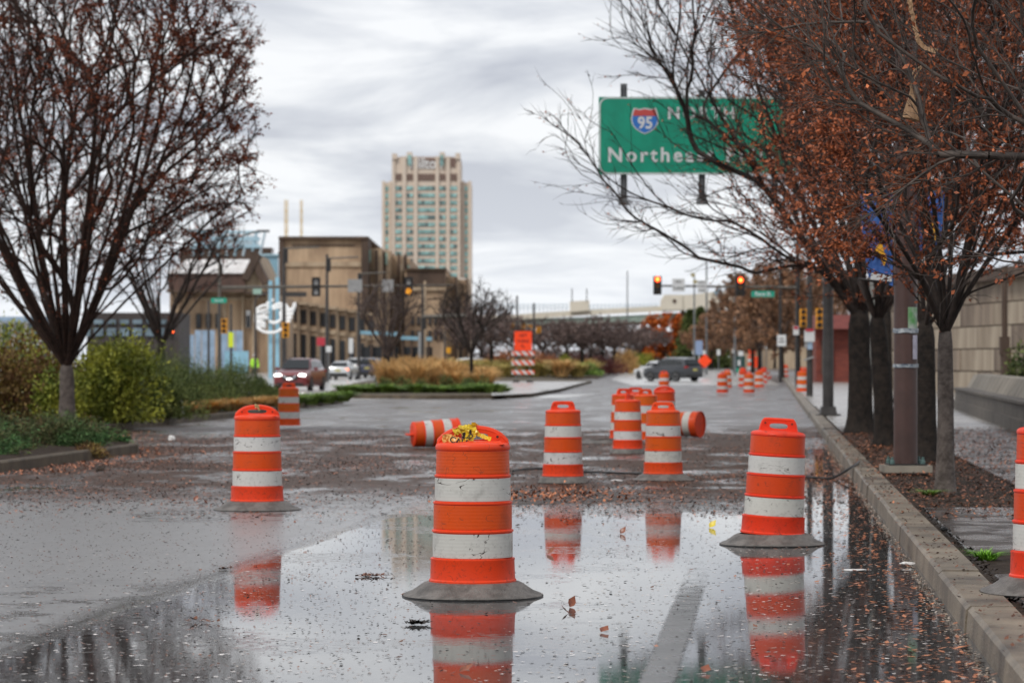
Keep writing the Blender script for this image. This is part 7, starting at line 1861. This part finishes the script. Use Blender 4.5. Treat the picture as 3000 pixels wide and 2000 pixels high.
# ================================================================ LITTER AND LEAVES ON THE GROUND
def scatter(name, label, cat, pts, size, mat, seed, lift=0.25, aspect=0.5, kind='stuff'):
    rng = np.random.default_rng(seed); n = len(pts); pts = np.asarray(pts, float)
    a = rng.random(n)*2*PI; d = np.stack([np.cos(a), np.sin(a), rng.uniform(-0.05, lift, n)], 1); d /= np.linalg.norm(d, axis=1, keepdims=True)
    s = np.stack([-np.sin(a), np.cos(a), rng.uniform(-lift, lift, n)], 1)
    L_ = (size*rng.uniform(0.5, 1.4, n))[:, None]; W = L_*aspect*0.5; up = np.array([[0, 0, 1.0]])
    c0 = pts + up*0.003; m = c0 + d*L_*0.5; tip_ = c0 + d*L_ + up*L_*rng.uniform(0, lift, (n, 1))
    b = m + s*W + up*L_*rng.uniform(0.0, 0.3*lift, (n, 1)); e_ = m - s*W + up*L_*rng.uniform(0.0, 0.3*lift, (n, 1))
    V = np.stack([c0, b, tip_, e_], 1).reshape(-1, 3); V[:, 2] = np.maximum(V[:, 2], np.repeat(pts[:, 2]+0.002, 4))
    Fq = (np.arange(n)*4)[:, None] + np.array([[0, 1, 2, 3]])
    o = soup(name, V, Fq, mat, None, rndattr=rng.random(n)); tag(o, label, cat); o['kind'] = kind; return o
M_FL = pmat('fallen_leaf', (0.50, 0.20, 0.10), 0.3, col2=(0.22, 0.07, 0.03), scale=1.5, attr=True, spec=0.5)
M_FLD = pmat('sodden_leaf', (0.20, 0.075, 0.036), 0.4, col2=(0.06, 0.028, 0.018), scale=1.2, attr=True, spec=0.5)
M_CHIP = pmat('black_debris', (0.028, 0.018, 0.012), 0.6, col2=(0.012, 0.009, 0.007), scale=3)
M_PALEF = pmat('pale_debris', (0.42, 0.36, 0.30), 0.5, col2=(0.25, 0.18, 0.13), scale=3, attr=True)
rg = np.random.default_rng(77)
def gpts(n, yfun, xfun, h=0.0):
    Y = yfun(n); X = xfun(Y); return np.stack([X, Y, np.array([gz(y_) for y_ in Y])+h], 1)
def keep_road(p):
    k_ = np.array([(x < kx(y_)-0.02) for x, y_, z in p]); return p[k_]
def lkx(Y): return np.interp(Y, [10, 22, 43, 52.4, 53, 58, 69, 84.8, 100.7, 113], [-10.2, -9.2, -7.4, -6.57, -6.57, -9.0, -9.2, -7.86, -7.13, -6.27])
def keep_left(p): return p[p[:, 0] > lkx(p[:, 1])+0.03]
# gutter leaves
p = gpts(2600, lambda n: 13+rg.random(n)**1.3*45, lambda Y: kx(Y) - np.abs(rg.normal(0, 0.42, len(Y)))-0.03)
scatter('gutter_leaves', 'rust-coloured leaves floating in the dark water along the right kerb', 'fallen leaves', keep_road(p), 0.050, M_FL, 1, 0.15)
p = gpts(1500, lambda n: 13+rg.random(n)*22, lambda Y: kx(Y) - rg.random(len(Y))*2.4)
scatter('floating_debris', 'pale and brown flecks floating by the right kerb', 'debris', keep_road(p), 0.026, M_PALEF, 2, 0.06, 0.7)
# open puddle: sparse leaves and black bits
p = gpts(420, lambda n: 13+rg.random(n)*24, lambda Y: rg.uniform(-0.19, 0.15, len(Y))*Y)
scatter('puddle_leaves', 'scattered brown leaves lying in the shallow water', 'fallen leaves', keep_road(keep_left(p)), 0.040, M_FLD, 3, 0.22)
p = gpts(3200, lambda n: 13+rg.random(n)*24, lambda Y: rg.uniform(-0.19, 0.14, len(Y))*Y)
scatter('puddle_debris', 'tiny black bits scattered over the wet asphalt', 'debris', keep_road(keep_left(p)), 0.022, M_CHIP, 4, 0.18, 0.8)
p = gpts(1700, lambda n: 13+rg.random(n)*20, lambda Y: rg.uniform(-0.19, 0.14, len(Y))*Y)
scatter('pale_flecks', 'pale flecks of debris on the water surface', 'debris', keep_road(keep_left(p)), 0.022, M_PALEF, 5, 0.05, 0.8)
# leaf pulp band
cl_c = gpts(260, lambda n: 31+rg.random(n)*38, lambda Y: rg.uniform(-0.22, 0.12, len(Y))*Y)
idx = rg.integers(0, len(cl_c), 32000); off = rg.normal(0, 1, (32000, 3))*np.array([0.75, 0.9, 0]); p = cl_c[idx]+off
scatter('leaf_litter', 'thick band of sodden leaves and twigs across the middle of the road', 'leaf litter', keep_road(keep_left(p)), 0.044, M_FLD, 6, 0.22)
idx = rg.integers(0, len(cl_c), 12000); off = rg.normal(0, 1, (12000, 3))*np.array([0.9, 1.0, 0]); p = cl_c[idx]+off
scatter('leaf_litter', 'rusty and black leaf fragments strewn among the drums', 'leaf litter', keep_road(keep_left(p)), 0.040, M_FL, 7, 0.25)
idx = rg.integers(0, len(cl_c), 9000); off = rg.normal(0, 1, (9000, 3))*np.array([0.7, 0.8, 0]); p = cl_c[idx]+off
scatter('leaf_litter', 'black pulp and bark crumbs on the road among the drums', 'leaf litter', keep_road(keep_left(p)), 0.050, M_CHIP, 8, 0.18, 0.8)
# grit, then foam flecks that also paint glints of wet asphalt peaks
p = gpts(5000, lambda n: 15+rg.random(n)*22, lambda Y: rg.uniform(-0.19, -0.03, len(Y))*Y)
scatter('surface_grit', 'fine dark and rusty crumbs on the wet asphalt of the left lane', 'debris', keep_left(p), 0.018, M_FLD, 46, 0.2, 0.8)
M_FOAM_GLINT = pmat('foam_glint_fleck', (0.66, 0.62, 0.60), 0.4, col2=(0.36, 0.31, 0.28), scale=4, attr=True)  # white of real foam and of sky glints painted on wet peaks
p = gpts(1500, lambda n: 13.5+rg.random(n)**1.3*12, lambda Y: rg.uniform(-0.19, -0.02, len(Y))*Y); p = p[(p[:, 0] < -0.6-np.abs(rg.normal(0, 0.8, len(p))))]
scatter('foam_glint_flecks', 'white flecks of foam and painted glints of wet grit at the lower left', 'debris', keep_left(p), 0.030, M_FOAM_GLINT, 41, 0.05, 0.8)
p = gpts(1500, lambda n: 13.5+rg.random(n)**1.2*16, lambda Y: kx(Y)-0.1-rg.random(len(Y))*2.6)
scatter('foam_glint_flecks', 'white flecks of foam and painted glints in the dark water by the right kerb', 'debris', keep_road(p), 0.030, M_FOAM_GLINT, 42, 0.05, 0.8)
p = gpts(4200, lambda n: 13+rg.random(n)*45, lambda Y: kx(Y)-np.abs(rg.normal(0, 0.05, len(Y)))-0.01)
scatter('kerb_grit', 'pale grit washed up along the foot of the right kerb', 'debris', keep_road(p), 0.016, M_PALEF, 43, 0.3, 0.8)
p = gpts(900, lambda n: 13+rg.random(n)*55, lambda Y: kx(Y)+rg.random(len(Y))*0.3, 0.163)
scatter('kerb_crumbs', 'crumbs and leaf bits on top of the right kerb', 'debris', p, 0.030, M_FLD, 44, 0.3, 0.7)
p = gpts(12000, lambda n: 27.5+rg.random(n)*38, lambda Y: kx(Y)+0.34+rg.random(len(Y))*6.0, 0.156)
scatter('sidewalk_litter', 'dark leaf litter spread over the whole right sidewalk', 'leaf litter', p, 0.050, M_FLD, 45, 0.25, 0.6)
# left kerb leaves
p = gpts(1400, lambda n: 42+rg.random(n)*26, lambda Y: lkx(Y) + np.abs(rg.normal(0, 0.7, len(Y)))+0.05)
scatter('kerb_leaves', 'orange leaves gathered along the left kerb', 'fallen leaves', keep_left(p), 0.055, M_FL, 9, 0.35)
# sidewalk litter
p = gpts(6500, lambda n: 27.5+rg.random(n)*34, lambda Y: kx(Y)+0.36+rg.random(len(Y))**1.2*3.2, 0.14)
scatter('sidewalk_litter', 'brown leaf litter covering the tree pits of the right sidewalk', 'leaf litter', p, 0.045, M_FLD, 10, 0.3)
p = gpts(5200, lambda n: 27.5+rg.random(n)*34, lambda Y: kx(Y)+0.1+rg.random(len(Y))*5.5, 0.158)
scatter('sidewalk_leaves', 'rust leaves scattered over the right sidewalk and kerb', 'fallen leaves', p, 0.045, M_FL, 11, 0.3)
p = gpts(700, lambda n: 14+rg.random(n)*16, lambda Y: kx(Y)+0.33+rg.random(len(Y))*0.09, 0.14)
scatter('joint_debris', 'dark crumbs in the joint between kerb and paving', 'debris', p, 0.03, M_CHIP, 12, 0.4, 0.8)
# silt bank in front of the lone drum
def heap(name, label, cx, cy, rx, ry, h, mat, seed=1, n=(70, 34)):
    rng = np.random.default_rng(seed); mb = MB(); vs = []
    from mathutils import noise as mn
    for j in range(n[1]):
        for i in range(n[0]):
            u_, v_ = i/(n[0]-1)*2-1, j/(n[1]-1)*2-1; x, y_ = cx+u_*rx, cy+v_*ry
            q = max(0, 1-(u_*u_+v_*v_)) ; nz = mn.noise(Vector((x*2.2, y_*1.6, seed)))*0.5+0.5; nz2 = mn.noise(Vector((x*9, y_*7, seed)))
            vs.append((x, y_, -0.02 + h*min(1, q*1.8)*(0.3+nz) + 0.010*nz2*(q > 0)))
    mb.add(vs, [(j*n[0]+i, j*n[0]+i+1, (j+1)*n[0]+i+1, (j+1)*n[0]+i) for j in range(n[1]-1) for i in range(n[0]-1)])
    o = mb.build(name, mat, smooth='all'); o['kind'] = 'stuff'; return tag(o, label, 'silt')
M_SILT = pmat('wet_silt', (0.060, 0.042, 0.030), 0.5, col2=(0.022, 0.015, 0.011), scale=7, bump=0.9, bscale=30, spec=0.4)
a = G(1700, 1453); heap('silt_bank', 'low bank of dark silt in the road in front of the lone upright drum', 0.42, 35.6, 1.25, 2.6, 0.045, M_SILT)
p = np.stack([0.42+rg.normal(0, 0.6, 900), 35.2+rg.normal(0, 1.1, 900), np.full(900, 0.03)], 1)
scatter('silt_leaves', 'leaf scraps on the bank of silt', 'leaf litter', p, 0.05, M_FL, 13, 0.5)
heap('silt_bank', 'thin silt streak in the puddle left of the nearest drum', -1.55, 29.6, 0.55, 0.9, 0.02, M_SILT, 3, (40, 20))
# clumps of debris and single notable bits
def clump(name, label, px, py, n, spread, size, mat, seed):
    X, Y, Z = G(px, py); r2 = np.random.default_rng(seed); p = np.stack([X+r2.normal(0, spread, n), Y+r2.normal(0, spread*0.8, n), np.full(n, Z)+r2.random(n)*0.01], 1)
    scatter(name, label, 'debris', p, size, mat, seed, 0.3)
clump('debris_clump', 'dark wet clump of bark left of the foot of the nearest drum', 1225, 1829, 60, 0.035, 0.05, M_CHIP, 31)
clump('debris_clump', 'brown tuft of leaf scraps in the puddle left of the nearest drum', 1090, 1688, 70, 0.06, 0.045, M_FLD, 32)
clump('debris_clump', 'leaf scraps floating at the lower left of the puddle', 595, 1822, 14, 0.05, 0.05, M_FLD, 33)
clump('debris_clump', 'small brown ball of leaves on the joint line at the left', 655, 1668, 30, 0.02, 0.035, M_FLD, 34)
def leafs(name, label, pts, size, mat, seed):
    for i, (px, py, a, tilt) in enumerate(pts):
        X, Y, Z = G(px, py); mb = MB(); L_ = size; vs = []
        for (u_, w_, z_) in ((0, 0, 0), (.25, .34, .10), (.55, .40, .06), (1, 0, .16), (.55, -.40, .06), (.25, -.34, .10), (.5, 0, 0)):
            vs.append((u_*L_, w_*L_*0.8, z_*L_+0.004))
        mb.add(vs, [(0, 6, 1), (1, 6, 2), (2, 6, 3), (3, 6, 4), (4, 6, 5), (5, 6, 0)])
        o = mb.build(name, mat, smooth=True); o.location = (X, Y, Z); o.rotation_euler = (R(tilt), R(-tilt), a); tag(o, label[i], 'leaf')
leafs('fallen_leaf', ['upright brown leaf floating right of the foot of the nearest drum', 'second brown leaf below the upright one', 'curled orange leaf at the left behind the drum with the grey base', 'curled orange leaf nearest the rim of the grey drum base',
      'brown leaf in the middle of the puddle before the lone drum', 'dark round leaf near the reflection of the lone drum', 'orange leaf in the puddle left of the lane strip', 'brown leaf floating at the lower centre', 'orange leaf on the lower edge right of the big reflection'],
      [(1668, 1778, 0.9, 55), (1663, 1795, 2.4, 30), (568, 1468, 0.5, 50), (608, 1478, 2.8, 40), (1817, 1563, 0.3, 45), (1602, 1622, 0.2, 35), (1760, 1852, 1.0, 15), (1345, 1968, 0.3, 20), (2060, 1970, 1.2, 15)], 0.085, pmat('single_leaf', (0.26, 0.075, 0.03), 0.35, col2=(0.12, 0.035, 0.02), scale=30), 1)
leafs('fallen_leaf', ['yellow leaf floating left of the leaning drum'], [(2078, 1545, 0.4, 40)], 0.10, pmat('yellow_leaf', (0.62, 0.48, 0.02), 0.4, var=0.2, scale=30), 2)
# white litter
def lump(name, label, loc, r_, mat, cat='litter', fl=0.6, seed=1):
    bm = bmesh.new(); bmesh.ops.create_icosphere(bm, subdivisions=2, radius=r_); q = random.Random(seed)
    for v in bm.verts: v.co *= q.uniform(0.75, 1.15); v.co.z *= fl
    me = bpy.data.meshes.new(name); bm.to_mesh(me); bm.free(); me.materials.append(mat)
    o = bpy.data.objects.new(name, me); COL.objects.link(o); o.location = loc; return tag(o, label, cat)
M_PAPER = pmat('white_litter', (0.72, 0.70, 0.68), 0.6)
lump('crumpled_paper', 'crumpled white paper on the leaves beside the left corner kerb', G(502, 1284, 0.05), 0.075, M_PAPER, fl=0.9)
lump('paper_scrap', 'flat white scrap in the road left of the cluster drum with black base', G(1806, 1407, 0.005), 0.09, M_PAPER, fl=0.15, seed=2)
lump('foam_scrap', 'white foam scrap stuck at the foot of the right kerb', G(2658, 1650, 0.02), 0.06, M_PAPER, fl=0.25, seed=3)
lump('foam_streak', 'white foam streak floating near the right kerb', G(2500, 1668, 0.003), 0.10, M_PAPER, fl=0.04, seed=4)
lump('stone', 'small dark stone in the road before the left bed', G(292, 1373, 0.03), 0.07, M_SILT, 'stone', 0.8, 5)
lump('stone', 'dark stone on the paving by the litter', G(2765, 1548, 0.18), 0.035, M_RUBE, 'stone', 0.6, 6)
# grass tufts on the sidewalk
GX = G(2890, 1640, 0.12)
grass_clump('bright green grass tuft in the soil strip by the right edge drum', GX, 0.20, 0.085, 170, pmat('fresh_grass', (0.16, 0.36, 0.03), 0.5, var=0.3, scale=20, attr=True), 901, 0.004, spread=0.9, name='grass_tuft', cat='grass tuft')
grass_clump('dull green tuft at the foot of the slender multi-stemmed tree', (4.62, 33.0, 0.13), 0.22, 0.07, 140, M_LIRI, 902, 0.006, name='grass_tuft', cat='grass tuft')
